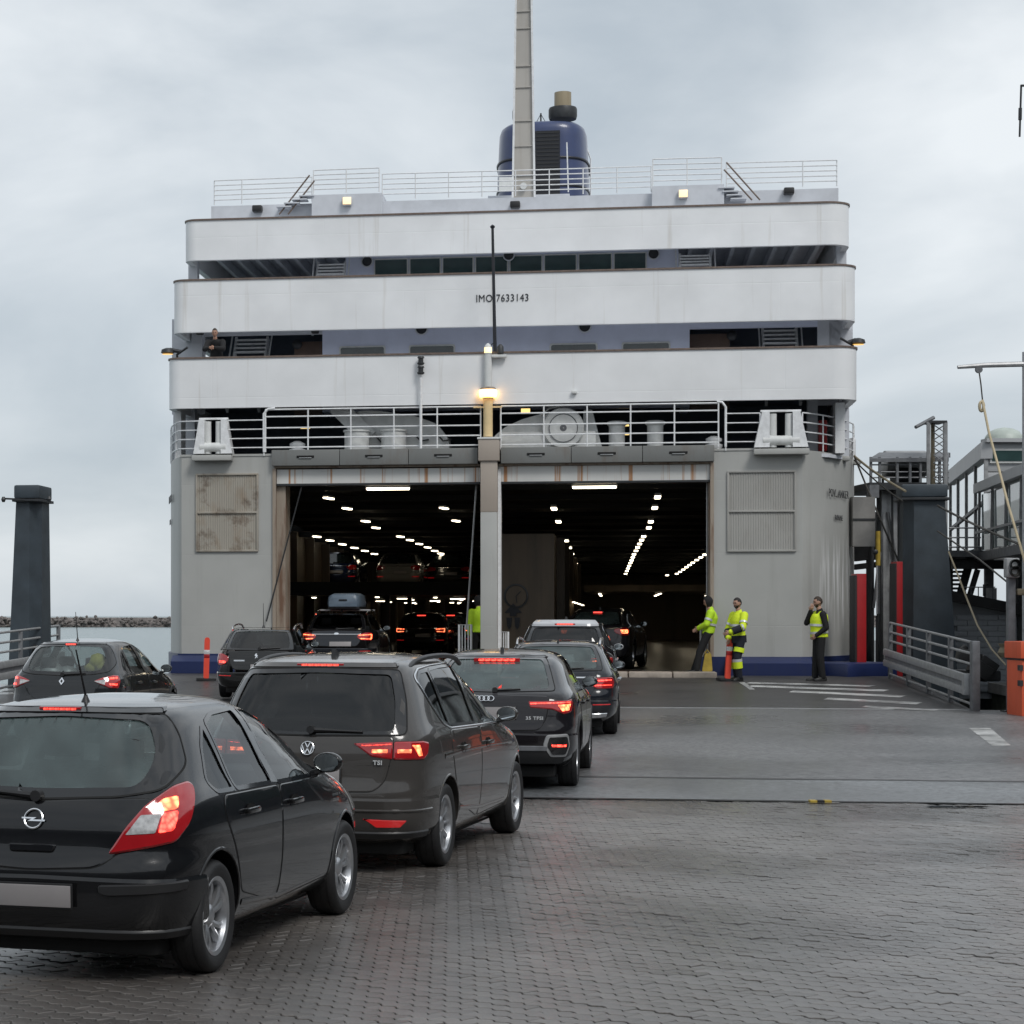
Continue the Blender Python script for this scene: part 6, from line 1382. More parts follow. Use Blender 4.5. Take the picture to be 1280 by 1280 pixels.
# ------------------------------------------------------------------ right quay: fenders, machine house, gantry
def W(u, v, Y): return wp(u, v, Y)
def boxw(mb, u0, u1, v0, v1, Y, d, bev=0):
    a, b = wp(u0, v1, Y), wp(u1, v0, Y); mb.box(((a.x+b.x)/2, Y+d/2, (a.z+b.z)/2), (b.x-a.x, d, b.z-a.z), None, bev); return mb
for (u0, u1, v0, Y, lab) in ((1069, 1083, 717, 51.5, 'tall red fender panel with black rubber edge standing beside the ship hull'), (1119.5, 1128.5, 702, 52.2, 'tall red fender panel standing left of the right hand pylon')):
    t = thing('fender_panel', lab, 'fender', wp(u1, 769, Y)*1, 0, 'red fender panels by the ship'); t.location.z = -2.5; w = (u1-u0)/FPX*Y*1.0; z = wp(u1, v0, Y).z+2.5
    m = MB(); m.box((-w*.42, .25, z/2), (w*.84, .5, z), None, .01); m.build('face_plate', 'signal_red', t, 40); m = MB(); m.box((-w*.93, .25, z/2-.02), (w*.14, .52, z-.04), None, .01); m.build('rubber_edge', 'black_rubber', t, 40)
q = thing('quay_wall', 'mossy concrete quay wall behind the right guard rail', 'quay wall', (0, 0, 0)); m = MB(); m.prism([tuple(s2w(12.0, -10.8))[:2], tuple(s2w(13.3, -10.8))[:2], tuple(s2w(13.3, 30))[:2], tuple(s2w(12.0, 30))[:2]], -2.6, .05, 'z'); m.build('wall', 'mossy', q, None)
m = MB(); m.prism([tuple(s2w(11.9, -10.9))[:2], tuple(s2w(14.3, -10.9))[:2], tuple(s2w(14.3, 30))[:2], tuple(s2w(11.9, 30))[:2]], .06, .30, 'z'); m.build('coping', 'concrete', q, None)
m = MB(); m.bar(s2w(9.9, -4.0, -.5), s2w(9.9, 1.0, -.5), .8, .9); m.build('ledge', 'mossy', q, None)
t = thing('concrete_wall', 'stained concrete wall panel between the ship and the machine house', 'wall', (0, 0, 0)); m = MB(); boxw(m, 1066, 1094, 621, 683, 54.2, .3); m.build('wall', 'concrete', t, None)
m = MB(); boxw(m, 1066, 1094, 648, 650.5, 54.18, .02); m.build('joint', 'dark_steel', t, None)
# machine house on columns
YM = 57.0; t = thing('machine_house', 'grey steel machinery cabin with hoist drum on tall columns right of the ship', 'machine house', (0, 0, 0))
def part(name, mat, fn, par=None, sm=40): m = MB(); fn(m); return m.build(name, mat, par or t, sm)
roof = lambda m: m.add([wp(1087, 573, YM-1), wp(1099, 565.5, YM-.2), wp(1186, 565.5, YM-.2), wp(1186, 572, YM-1), wp(1087, 577.5, YM-1), wp(1099, 571, YM-.2), wp(1186, 571, YM-.2), wp(1186, 577, YM-1), wp(1102, 566, YM+2), wp(1188, 566, YM+2), wp(1188, 572, YM+2), wp(1102, 572, YM+2)], [(0, 3, 2, 1), (4, 5, 6, 7), (0, 4, 7, 3), (0, 1, 5, 4), (1, 2, 9, 8), (8, 9, 10, 11), (5, 11, 10, 6), (1, 8, 11, 5), (2, 6, 10, 9), (3, 7, 6, 2)])
part('roof', 'steel_grey', roof, None, None)
part('floor', 'dark_steel', lambda m: boxw(m, 1087, 1186, 603, 612, YM-1, 3))
for u in (1089, 1100, 1122, 1138, 1151, 1164, 1175, 1184): part('post', 'steel_grey', lambda m: boxw(m, u-1.4, u+1.4, 571, 604, YM-.95, .07))
for u in (1104, 1130, 1168, 1184): part('post', 'dark_steel', lambda m: boxw(m, u-1.2, u+1.2, 571, 604, YM+1.7, .07))
for v in (581, 590, 597): part('rail', 'steel_grey', lambda m: m.tube([wp(1088, v, YM-.9), wp(1186, v, YM-.9)], .02, 6))
part('hoist_drum', 'galv', lambda m: m.lathe([(.3, 0), (.34, .03), (.34, 1.05), (.3, 1.1)], 20, 'x', wp(1104, 580, YM+.2)))
part('motor', 'dark_steel', lambda m: m.lathe([(.2, 0), (.26, .05), (.26, .55), (.2, .6)], 16, 'x', wp(1118, 596, YM)))
part('gear_box', 'dark_steel', lambda m: boxw(m, 1120, 1140, 584, 602, YM, .6, .04))
part('apron', 'steel_grey', lambda m: boxw(m, 1087, 1099, 606, 622, YM-1.02, .3))
for (u0, u1, mat) in ((1102, 1122, 'galv'), (1127, 1131, 'steel_grey'), (1089, 1093, 'dark_steel'), (1176, 1183, 'steel_grey')): part('column', mat, lambda m: boxw(m, u0, u1, 611, 900, YM-.4, .5, .02))
part('column_face', 'galv', lambda m: boxw(m, 1104, 1111, 640, 846, YM-.44, .03))
for (u, v0, v1) in ((1097.5, 664, 707), (1124, 712, 742)): part('lift_cylinder', 'yellow', lambda m: m.tube([wp(u, v0, YM-.7), wp(u, v1, YM-.7)], .06, 12)); part('cylinder_rod', 'chrome', lambda m: m.tube([wp(u, v1, YM-.7), wp(u, v1+60, YM-.7)], .045, 10))
for (v, d) in ((682, .28), (693, .2), (705, .14)): part('cross_beam', 'dark_steel', lambda m: m.bar(wp(1068, v+4, YM+.2), wp(1102, v, YM-.3), .14, d))
part('brace', 'steel_grey', lambda m: m.bar(wp(1110, 640, YM-.5), wp(1130, 760, YM-.5), .06)); part('brace', 'steel_grey', lambda m: m.bar(wp(1092, 760, YM-.5), wp(1100, 690, YM-.5), .06))
for (u, v) in ((1090, 680), (1094, 690)): part('valve', 'yellow' if u % 2 else 'dark_steel', lambda m: m.lathe([(.03, -.06), (.065, -.04), (.065, .04), (.03, .06)], 10, 'y', wp(u, v, YM-.8)))
for (u0, v0, u1, v1) in ((1094, 640, 1094, 700), (1115, 612, 1116, 700), (1134, 610, 1134, 640), (1096, 770, 1096, 850), (1100, 700, 1104, 850)): part('pipe', 'dark_steel', lambda m: m.tube([wp(u0, v0, YM-.6), wp(u1, v1, YM-.6)], .03, 6))
# lattice mast
YL = 55.5; t = thing('lattice_mast', 'slim lattice mast with small arm rising behind the right pylon', 'lattice mast', (0, 0, 0))
for (u, y) in ((1160.5, 0), (1182, 0), (1166, .5), (1181, .5)): part('leg', 'galv' if u != 1166 else 'rope_mid', lambda m: m.tube([wp(u, 527, YL+y), wp(u, 850, YL+y)], .05, 6))
for i in range(16):
    v0 = 531+i*9.5; part('brace', 'galv', lambda m: m.tube([wp(1167 if i % 2 else 1181, v0, YL+.3), wp(1181 if i % 2 else 1167, v0+9.5, YL+.3)], .014, 4)); part('brace', 'galv', lambda m: m.tube([wp(1181 if i % 2 else 1167, v0, YL+.3), wp(1167 if i % 2 else 1181, v0+9.5, YL+.3)], .014, 4))
part('head_frame', 'dark_steel', lambda m: boxw(m, 1161, 1184, 525.5, 528, YL-.05, .7)); part('arm', 'steel_grey', lambda m: m.tube([wp(1144.5, 534, YL), wp(1167, 522, YL+.3)], [.045, .05], 8)); part('arm_strut', 'steel_grey', lambda m: m.tube([wp(1162, 526, YL), wp(1161, 540, YL)], .03, 6))
# ------------------------------------------------------------------ terminal: glazed hall and passenger bridge
YG = 60.0; t = thing('terminal_hall', 'grey clad terminal hall with tall glass front and slit window', 'terminal building', (0, 0, 0))
A0, A1, B1_ = wp(1188, 590, 72.4), wp(1232, 553, YG), wp(1420, 553, YG+2.5); zf = wp(0, 690, YG).z
def wallp(name, mat, p, q, zb, th, par=None): # vertical panel between plan points p,q with sloping top
    p, q = Vector(p), Vector(q); n = Vector((q.y-p.y, p.x-q.x, 0)).normalized()*th; m = MB(); a, b = Vector((p.x, p.y, zb)), Vector((q.x, q.y, zb)); m.add([a, b, q, p, a-n, b-n, q-n, p-n], [(0, 1, 2, 3), (5, 4, 7, 6), (4, 0, 3, 7), (1, 5, 6, 2), (3, 2, 6, 7), (4, 5, 1, 0)]); return m.build(name, mat, par or t, None)
L0 = Vector((A0.x, A0.y, 0)); L1 = Vector((A1.x, A1.y, 0))
zt0, zt1 = A0.z, A1.z
for i in range(4):
    f0, f1 = i/4, (i+1)/4; p = L0.lerp(L1, f0+.012); r = L0.lerp(L1, f1-.012); za = zt0+(zt1-zt0)*f0; zb_ = zt0+(zt1-zt0)*f1; mid = wp(0, 640-14*(f0+f1)/2, YG).z
    for (lo, hi0, hi1, mt) in ((mid+.04, za-.45, zb_-.45, 'pane'), (zf+.2, mid-.04, mid-.04, 'pane_dark')): wallp('pane', mt, (p.x, p.y, hi0), (r.x, r.y, hi1), lo, .04)
for i in range(5):
    f = i/4; p = L0.lerp(L1, f); m = MB(); m.bar((p.x, p.y-.03, zf), (p.x, p.y-.03, zt0+(zt1-zt0)*f), .05, .10, up=(1, 0, 0)); m.build('mullion', 'galv', t, None)
for (d0, hh) in ((0.0, .5),): m = MB(); m.bar((A0.x, A0.y-.1, zt0-.22), (A1.x, A1.y-.1, zt1-.22), .3, .44); m.build('eaves', 'cladding', t, None)
m = MB(); m.bar((A0.x, A0.y-.06, wp(0, 640, YG).z), (A1.x, A1.y-.06, wp(0, 626, YG).z), .12, .09); m.build('transom', 'steel_grey', t, None)
wallp('end_wall', 'shed_panel', (A0.x, A0.y, zt0), (A0.x+9, A0.y, zt0), zf, .05)
C0 = Vector((A1.x+.05, A1.y, 0)); 
vz = [553, 572, 590, 604.5, 622, 700]
for i in range(5): # horizontal cladding boards
    z1, z0 = wp(0, vz[i], A1.y).z-.01, wp(0, vz[i+1], A1.y).z+.01
    if i == 0: pass
    m = MB(); m.box((C0.x+3.8, A1.y+.1, (z0+z1)/2), (7.6, .2, z1-z0), None, .012); m.build('cladding_panel', 'cladding', t, 40)
for (v, ) in ((553,),): m = MB(); m.box((C0.x+3.8, A1.y+.0, wp(0, 551, A1.y).z), (7.8, .5, .10)); m.build('roof_edge', 'cladding', t, None)
a, b = wp(1239, 576.5, A1.y), wp(1300, 563.5, A1.y); m = MB(); m.box(((a.x+b.x)/2, A1.y-.03, (a.z+b.z)/2), (b.x-a.x+.12, .08, b.z-a.z+.12), None, .01); w = m.build('window', 'machine', t, 40); m = MB(); m.box(((a.x+b.x)/2, A1.y-.075, (a.z+b.z)/2), (b.x-a.x, .02, b.z-a.z)); m.build('pane', 'win_green', w, None)
m = MB(); m.lathe([(.52, 0), (.50, .12), (.40, .26), (.24, .34), (.02, .38)], 24, 'z', wp(1255, 551.5, A1.y+1.5)); m.build('skylight_dome', 'dome', t, 60)
m = MB(); m.prism([(A1.x+1.6, A1.y+.8), (A1.x+8, A1.y+.8), (A0.x+8, A0.y), (A0.x+1.6, A0.y)], zf, zt1-.2, 'z'); m.build('hall_core', 'shed_panel', t, None)
m = MB(); m.add([A0, A1, A1+Vector((9, 0, 0)), A0+Vector((9, 0, 0))], [(0, 1, 2, 3)]); m.build('roof', 'steel_grey', t, None)
t = thing('passenger_bridge', 'sloping glazed passenger bridge with steel frame running off to the right', 'passenger bridge', (0, 0, 0))
P0, P1 = wp(1226, 697, 58.5), Vector((15.2, 38, 0)); T0, T1 = wp(1226, 611, 58.5), Vector((15.2, 38, 0)); P1.z = P0.z; T1.z = T0.z
K = 9
for i in range(K):
    f0, f1 = i/K+.008, (i+1)/K-.008; p0, p1, t0_, t1_ = P0.lerp(P1, f0), P0.lerp(P1, f1), T0.lerp(T1, f0), T0.lerp(T1, f1); m0, m1 = p0.lerp(t0_, .36), p1.lerp(t1_, .36)
    for (a, b, c, d, mt) in ((p0.lerp(t0_, .10), p1.lerp(t1_, .10), m1, m0, 'pane'), (m0.lerp(t0_, .03), m1.lerp(t1_, .03), t1_.lerp(m1, .14), t0_.lerp(m0, .14), 'pane')):
        m = MB(); n = Vector((.04, -.008, 0)); m.add([a, b, c, d, a+n, b+n, c+n, d+n], [(0, 1, 2, 3), (7, 6, 5, 4), (0, 4, 5, 1), (3, 2, 6, 7)]); m.build('pane', mt, t, None)
for i in range(K+1): f = i/K; p, q_ = P0.lerp(P1, f), T0.lerp(T1, f); m = MB(); m.bar(p+Vector((-.06, 0, 0)), q_+Vector((-.03, 0, 0)), .05, .06, up=(1, 0, 0)); m.build('mullion', 'galv', t, None)
for (f, h, w, mt) in ((0, .22, .3, 'steel_grey'), (.36, .06, .14, 'galv'), (1.0, .24, .3, 'cladding')): m = MB(); m.bar(P0.lerp(T0, f)+Vector((-.12, 0, 0)), P1.lerp(T1, f)+Vector((-.12, 0, 0)), w*.5, h); m.build('beam', mt, t, None)
for i in range(26): f = i/26; a = P0.lerp(P1, f); b = T0.lerp(T1, f); m = MB(); m.tube([a.lerp(b, .08)+Vector((.5, 0, 0)), a.lerp(b, .32)+Vector((.5, 0, 0))], .02, 5); m.build('baluster', 'galv', t, 50)
m = MB(); m.tube([P0.lerp(T0, .33)+Vector((.5, 0, 0)), P1.lerp(T1, .33)+Vector((.5, 0, 0))], .03, 6); m.build('handrail', 'galv', t, 50)
for s_ in (0, 3.4): 
    d = Vector((0, s_, 0)); e = Vector((0, 3.4, 0))
m = MB(); e = Vector((3.4, 0, 0)); m.add([P0, P1, P1+e, P0+e], [(0, 1, 2, 3)]); m.add([T0, T1, T1+e, T0+e], [(0, 3, 2, 1)]); m.build('deck', 'steel_grey', t, None)
m = MB(); m.add([P0+e, P1+e, T1+e, T0+e], [(0, 1, 2, 3)]); m.build('far_wall', 'pane', t, None)
m = MB(); m.add([P1, P1+e, T1+e, T1], [(0, 1, 2, 3)]); m.build('end_wall', 'cladding', t, None)
for f_ in (.55, .95): p_ = P0.lerp(P1, f_)+Vector((1.7, 0, 0)); m = MB(); m.bar((p_.x, p_.y, -.05), p_, .3, .3); m.build('support_post', 'steel_grey', t, None)
m = MB(); m.bar(wp(1190, 706, 58), wp(1290, 706, 58), .2, .22); m.build('bearer', 'dark_steel', t, None)
for (u, Y) in ((1272, 57), (1236, 58.2)): m = MB(); m.bar((wp(u, 700, Y).x, Y, 0), wp(u, 697, Y), .22 if u > 1250 else .12, .22); m.build('support_post', 'steel_grey', t, None)
m = MB(); m.bar(wp(1222, 712, 58), wp(1212, 745, 58), .12); m.build('raker', 'dark_steel', t, None)
# outside stair
t = thing('steel_stairs', 'open steel stairs climbing under the glazed hall', 'stairs', (0, 0, 0))
for i in range(10): v = 694+i*5.2; part('tread', 'steel_grey', lambda m: m.bar(wp(1186, v, 58.6), wp(1212-i*.7, v, 58.6), .3, .06))
for (u0, v0, u1, v1) in ((1214, 696, 1200, 745), (1186, 690, 1186, 745)): part('stringer', 'dark_steel', lambda m: m.bar(wp(u0, v0, 58.4), wp(u1, v1, 58.4), .07, .2))
part('landing', 'steel_grey', lambda m: boxw(m, 1186, 1226, 688, 696, 57.6, 2)); 
for v in (650, 662, 674): part('handrail', 'galv', lambda m: m.tube([wp(1186, v+10, 57.6), wp(1226, v+10, 57.6)], .02, 5))
# shed with dark sloping fascia
t = thing('brick_shed', 'low grey block-work shed with dark sloping roof edge behind the quay', 'shed', (0, 0, 0))
E0, E1 = wp(1183, 738, 55), wp(1275, 757, 55); F0, F1 = wp(1183, 832, 55), wp(1275, 832, 55)
rows = 24
M['block'] = M['shed_panel']; bk = MB(); bk.box((0, 0, 0), (.49, .12, .128), None, .006); bme = bk.mesh('block', 40); bme.materials.append(M['block'])
for r in range(14):
    z = .14+.135*r
    for c in range(9):
        x = F0.x+.1+c*.5+(.25 if r % 2 else 0); f = (x-E0.x)/(E1.x-E0.x); top = E0.z+(E1.z-E0.z)*f-.1
        if x > E1.x-.2 or z+.06 > top-.15: continue
        o = bpy.data.objects.new('block', bme); COL.objects.link(o); o.parent = t; o.location = (x+.15, 55, z)
m = MB(); m.add([Vector((E0.x, 55.05, -.1)), Vector((E1.x, 55.05, -.1)), Vector((E1.x, 55.05, E1.z)), Vector((E0.x, 55.05, E0.z)), Vector((E0.x, 59, -.1)), Vector((E1.x, 59, -.1)), Vector((E1.x, 59, E1.z)), Vector((E0.x, 59, E0.z))], [(0, 1, 2, 3), (1, 5, 6, 2), (4, 0, 3, 7), (5, 4, 7, 6)]); m.build('wall', 'shed_panel', t, None)
m = MB(); m.bar(E0+Vector((-.05, -.2, -.12)), E1+Vector((.02, -.2, -.12)), .25, .25); m.build('fascia', 'black_plastic', t, None)
m = MB(); m.add([E0+Vector((0, -.2, 0)), E1+Vector((0, -.2, 0)), E1+Vector((0, 4.2, 0)), E0+Vector((0, 4.2, 0))], [(0, 1, 2, 3)]); m.build('roof', 'dark_steel', t, None)
m = MB(); m.bar(wp(1275, 700, 54.9), wp(1275, 832, 54.9), .12); m.build('corner_post', 'dark_steel', t, None)
for i in range(4): u = 1214+i*9; part('roof_rail_post', 'steel_grey', lambda m: m.tube([wp(u, 746+i*1.8, 56), wp(u, 734, 56)], .015, 5))
part('roof_rail', 'steel_grey', lambda m: m.tube([wp(1200, 734, 56), wp(1244, 734, 56)], .015, 5)); part('vent_box', 'galv', lambda m: boxw(m, 1236, 1246, 735, 750, 56, .4)); part('anemometer', 'dark_steel', lambda m: m.tube([wp(1230, 745, 56), wp(1230, 731, 56), wp(1235, 730, 56)], .03, 6))
# traffic signal, orange pillar, lamp crane
p = wp(1263.5, 891, 41.0); t = thing('traffic_signal', 'grey two lamp traffic signal on slim post, lamps unlit', 'traffic light', (p.x, p.y, 0)); f = 41/FPX
m = MB(); m.box((0, 0, (CAMZ+45*f+p.z)/2), (.14, .14, CAMZ+45*f-p.z+.1), None, .02); m.build('post', 'steel_grey', t, 40)
m = MB(); m.box((-.02, -.1, CAMZ+59*f), (.24, .2, .36), None, .03); h = m.build('signal_head', 'galv', t, 40)
for v, mt in ((63, 'seam'), (54.5, 'rope_dark')): m = MB(); m.lathe([(.085, -.05), (.09, .0), (.075, .0), (.001, .03)], 18, 'y', (.005, -.21, CAMZ+v*f), caps=False); m.build('signal_lens', mt, h, 40); 
for v in (63, 54.5): m = MB(); m.lathe([(.095, -.08), (.1, -.08), (.1, .0), (.095, .0)], 18, 'y', (.005, -.19, CAMZ+v*f), caps=False); m.build('lens_hood', 'dark_steel', h, 40)
m = MB(); m.box((0, 0, p.z+.02), (.3, .3, .05), None, .01); m.build('base_plate', 'dark_steel', t, 40)
m = MB(); m.box((.2, .0, CAMZ+29*f), (.2, .12, .12), None, .04); m.build('bracket_box', 'rope_mid', t, 40)
p = wp(1276, 893, 39.5); t = thing('orange_pillar', 'weathered orange square pillar at the right edge with hinges', 'pillar', (p.x, p.y, p.z)); m = MB(); m.box((.42, .4, .46), (.80, .8, 1.0), None, .02); m.build('pillar_body', 'orange', t, 40)
m = MB(); m.box((.41, .38, 1.135), (.86, .88, .30), None, .02); m.build('pillar_cap', 'orange', t, 40); m = MB(); m.box((.42, .4, .97), (.82, .84, .035)); m.build('cap_joint', 'dark_steel', t, None)
for z in (.82, .55): m = MB(); m.bar((.005, -.02, z), (.005, .1, z), .06, .10); m.build('hinge', 'dark_steel', t, None)
YC = 44.0; t = thing('lamp_crane', 'thin grey crane arm with hanging line on a mast at the right edge', 'crane', (0, 0, 0))
part('mast', 'galv', lambda m: m.tube([wp(1281.5, 440, YC), (wp(1281.5, 440, YC).x, YC, 0)], .06, 8)); part('jib', 'galv', lambda m: m.tube([wp(1197, 459, YC), wp(1231, 456.5, YC), wp(1300, 454.5, YC)], [.035, .05, .055], 8)); part('jib_stay', 'steel_grey', lambda m: m.tube([wp(1222, 458, YC), wp(1282, 455, YC+.1)], .02, 6)); part('hanging_line', 'rope_dark', lambda m: m.tube([wp(1223, 459, YC), wp(1226, 480, YC), wp(1228, 500, YC)], .015, 5)); part('sheave', 'steel_grey', lambda m: m.lathe([(.07, -.03), (.05, 0), (.07, .03)], 12, 'y', wp(1223.5, 462, YC)))
t = thing('hook_mast', 'tall thin mast with a dark line and hook hanging high in the sky', 'mast', (0, 0, 0)); part('mast', 'galv', lambda m: m.tube([(wp(1292, 100, 44).x, 44, 0), wp(1292, 100, 44)], [.09, .05], 8)); part('line', 'dark_steel', lambda m: m.tube([wp(1276.5, 106, 44), wp(1274.5, 171, 44)], .02, 6)); part('hook_bar', 'dark_steel', lambda m: m.tube([wp(1276.5, 107, 44), wp(1292, 107, 44)], .025, 6)); part('hook_block', 'dark_steel', lambda m: m.tube([wp(1275.3, 135, 44), wp(1275, 150, 44)], .035, 6))
# ropes
def rope(name, label, pts, r, mat, sag=0, cat='rope', group=None):
    a, b = Vector(pts[0]), Vector(pts[-1]); P = []
    if len(pts) == 2:
        for i in range(17): f = i/16; P.append(a.lerp(b, f)-Vector((0, 0, sag*4*f*(1-f))))
    else: P = pts
    m = MB(); m.tube(P, r, 6); o = m.build(name, mat, None, 60); tag(o, label, cat, group)
g = 'mooring ropes from the ship quarter'
sp0 = s2w(8.62, 3.0, ZT+.05)
rope('mooring_rope', 'thick mooring rope running from the ship rail down behind the right pylon top', [sp0, wp(1132, 614, 52.2)], .028, 'rope_mid', .05, 'mooring rope', g)
rope('mooring_rope', 'dark mooring rope from the pylon down across the glazed bridge to the right edge', [wp(1172, 632, 52.2), wp(1300, 690, 44)], .026, 'rope_dark', .05, 'mooring rope', g)
rope('mooring_rope', 'steep dark mooring rope from the ship rail to the column foot', [sp0, wp(1128, 712, 54)], .022, 'rope_dark', .05, 'mooring rope', g)
rope('mooring_rope', 'thin dark mooring rope from the ship rail to the pylon shoulder', [sp0-Vector((0, 0, .1)), wp(1128, 626, 52.3)], .018, 'rope_dark', .06, 'mooring rope', g)
rope('mooring_rope', 'thin dark rope slanting from the pylon to the traffic signal', [wp(1172, 664, 52.2), wp(1225, 700, 46), wp(1262, 730, 42)], .018, 'rope_dark', 0, 'mooring rope', g)
rope('hoist_rope', 'pale yellow rope hanging from the crane line down to the right edge', [wp(1228, 500, YC), wp(1236, 540, 43.8), wp(1247, 580, 43.5), wp(1260, 630, 43), wp(1282, 705, 42.5)], .024, 'rope', 0, 'rope')
m = MB(); m.tube([wp(1227+2.6*math.cos(t_), 508+6*math.sin(t_), YC) for t_ in np.linspace(0, 2*math.pi, 17)[:-1]], .03, 6, True); tag(m.build('rope_coil', 'rope', None, 60), 'small coil of yellow rope knotted at the top of the pale hoist rope', 'rope')
rope('slack_line', 'thin brown line drooping from the hall landing to the quay by the orange pillar', [wp(1186, 690, 50), wp(1196, 715, 49), wp(1210, 752, 47.5), wp(1222, 782, 46), wp(1240, 812, 44.5), wp(1258, 832, 43)], .02, 'rope_mid', 0, 'line')
# black machinery heap behind the guard rail
t = thing('quay_machinery', 'black mooring hook machinery with lever lying on the quay edge', 'mooring hook', (0, 0, 0))
for (u0, v0, u1, v1, w) in ((1197, 818, 1224, 826, .28), (1224, 824, 1244, 838, .24), (1200, 815, 1208, 808, .12), (1214, 830, 1236, 845, .3)): part('lever', 'black_plastic', lambda m: m.bar(wp(u0, v0, 45), wp(u1, v1, 45), w, w, bev=.03))
part('base', 'dark_steel', lambda m: boxw(m, 1210, 1252, 838, 852, 45, 1.0, .05)); part('winch_head', 'rope_mid', lambda m: m.lathe([(.1, 0), (.14, .1), (.09, .2), (.13, .28)], 14, 'z', wp(1256, 822, 44)))
# delineator posts
def solve(u, v, dz=0): return hit(u, v, dz)
def delin(P, label, lean=0, h=.98):
    t = thing('delineator_post', label, 'traffic post', P, 0, 'orange plastic marker posts'); t.rotation_euler = (0, lean, .1)
    m = MB(); m.prism(round_poly([(-.22, -.16), (.22, -.16), (.22, .16), (-.22, .16)], .05), 0, .05, 'z'); m.build('rubber_foot', 'black_rubber', t, 40)
    m = MB(); m.prism(round_poly([(-.062, .05), (.062, .05), (.062, h-.05), (.04, h), (-.04, h), (-.062, h-.05)], .03), -.03, .03, 'y'); m.build('post', 'cone_orange', t, 40)
    m = MB(); m.box((0, 0, h*.66), (.13, .067, .10), None, .01); m.build('reflective_band', 'silver_band', t, 40); m = MB(); m.box((0, 0, h*.565), (.128, .066, .09), None, .01); m.build('dark_band', 'signal_red', t, 40)
delin(Vector((*wp(257.5, 840, 51)[:2], gw(*wp(257.5, 840, 51)[:2]))), 'orange marker post standing alone on the ramp left of the black estate car', .03)
delin(solve(909, 851), 'orange marker post under the hand of the worker in the yellow jacket', .07, 1.08)
# unseen dark masses: block added to darken car reflections; wing inferred from window reflections
t = thing('unseen_dark_block', 'long dark unseen block added behind the viewer to darken car reflections', 'building', (0, 0, 0)); m = MB(); m.box((10, -30, 6.5), (150, 10, 13)); m.build('wall', 'pylon', t, None)
t = thing('terminal_wing', 'dark terminal wing along the right side of the quay', 'building', (0, 0, 0)); m = MB(); m.box((38, 34, 6), (10, 108, 12)); m.build('wall', 'pylon', t, None)  # wing lengthened so the car sides mirror a dark wall
for i in range(25): m = MB(); m.box((32.97, -15+i*4, 5.0), (.06, 2.6, 3.2)); m.build('window', 'win_green', t, None)
# ------------------------------------------------------------------ people
M['skin'] = pm('skin', (.42, .24, .17), .55, var=.06, scale=20)
M['hair_black'] = pm('hair_black', (.012, .009, .008), .7, bump=.5, bscale=150)
M['hair_brown'] = pm('hair_brown', (.035, .022, .014), .7, bump=.5, bscale=150)
M['navy_cloth'] = pm('navy_cloth', (.008, .010, .018), .85, bump=.4, bscale=60)
M['black_cloth'] = pm('black_cloth', (.007, .007, .008), .85, bump=.4, bscale=60)
M['lime'] = pm('lime', (.47, .72, .02), .7, var=.08, scale=12, bump=.35, bscale=40)
M['hv_yellow'] = pm('hv_yellow', (.63, .78, .02), .7, var=.08, scale=12, bump=.35, bscale=40)
M['eye_dark'] = pm('eye_dark', (.02, .015, .012), .3, var=0)
M['lip'] = pm('lip', (.30, .12, .10), .5, var=0)
M['boots'] = pm('boots', (.012, .012, .012), .5)
def sphere(m, c, r, K=12, Q=8):
    m.lathe([(r*math.sin(math.pi*i/Q)+1e-4, -r*math.cos(math.pi*i/Q)) for i in range(Q+1)], K, 'z', c)
def blob(name, prims, mat, parent, vox=.013, smooth=6):
    """one continuous surface grown round tapered limbs and an elliptical trunk"""
    m = MB()
    for p in prims:
        if p[0] == 'cap':
            a, b, ra, rb = Vector(p[1]), Vector(p[2]), p[3], p[4]; sphere(m, a, ra); sphere(m, b, rb); m.tube([a, b], [ra, rb], 12)
        else:
            secs = p[1]; K = 18; o = len(m.v)
            for c, rx, ry in secs:
                c = Vector(c)
                for k in range(K): q = 2*math.pi*k/K; m.v.append((c.x+rx*math.cos(q), c.y+ry*math.sin(q), c.z))
            for i in range(len(secs)-1): m.f += [[o+i*K+k, o+i*K+(k+1) % K, o+(i+1)*K+(k+1) % K, o+(i+1)*K+k] for k in range(K)]
            m.f += [[o+k for k in range(K)][::-1], [o+(len(secs)-1)*K+k for k in range(K)]]
    ob = link(name, m.mesh(name), mat, None)
    r = ob.modifiers.new('r', 'REMESH'); r.mode = 'VOXEL'; r.voxel_size = vox; r.adaptivity = 0
    w = ob.modifiers.new('w', 'SMOOTH'); w.factor = .6; w.iterations = smooth
    n = applied(ob); n.shade_smooth(); n.materials.clear(); n.materials.append(M[mat]); ob.parent = parent; return ob
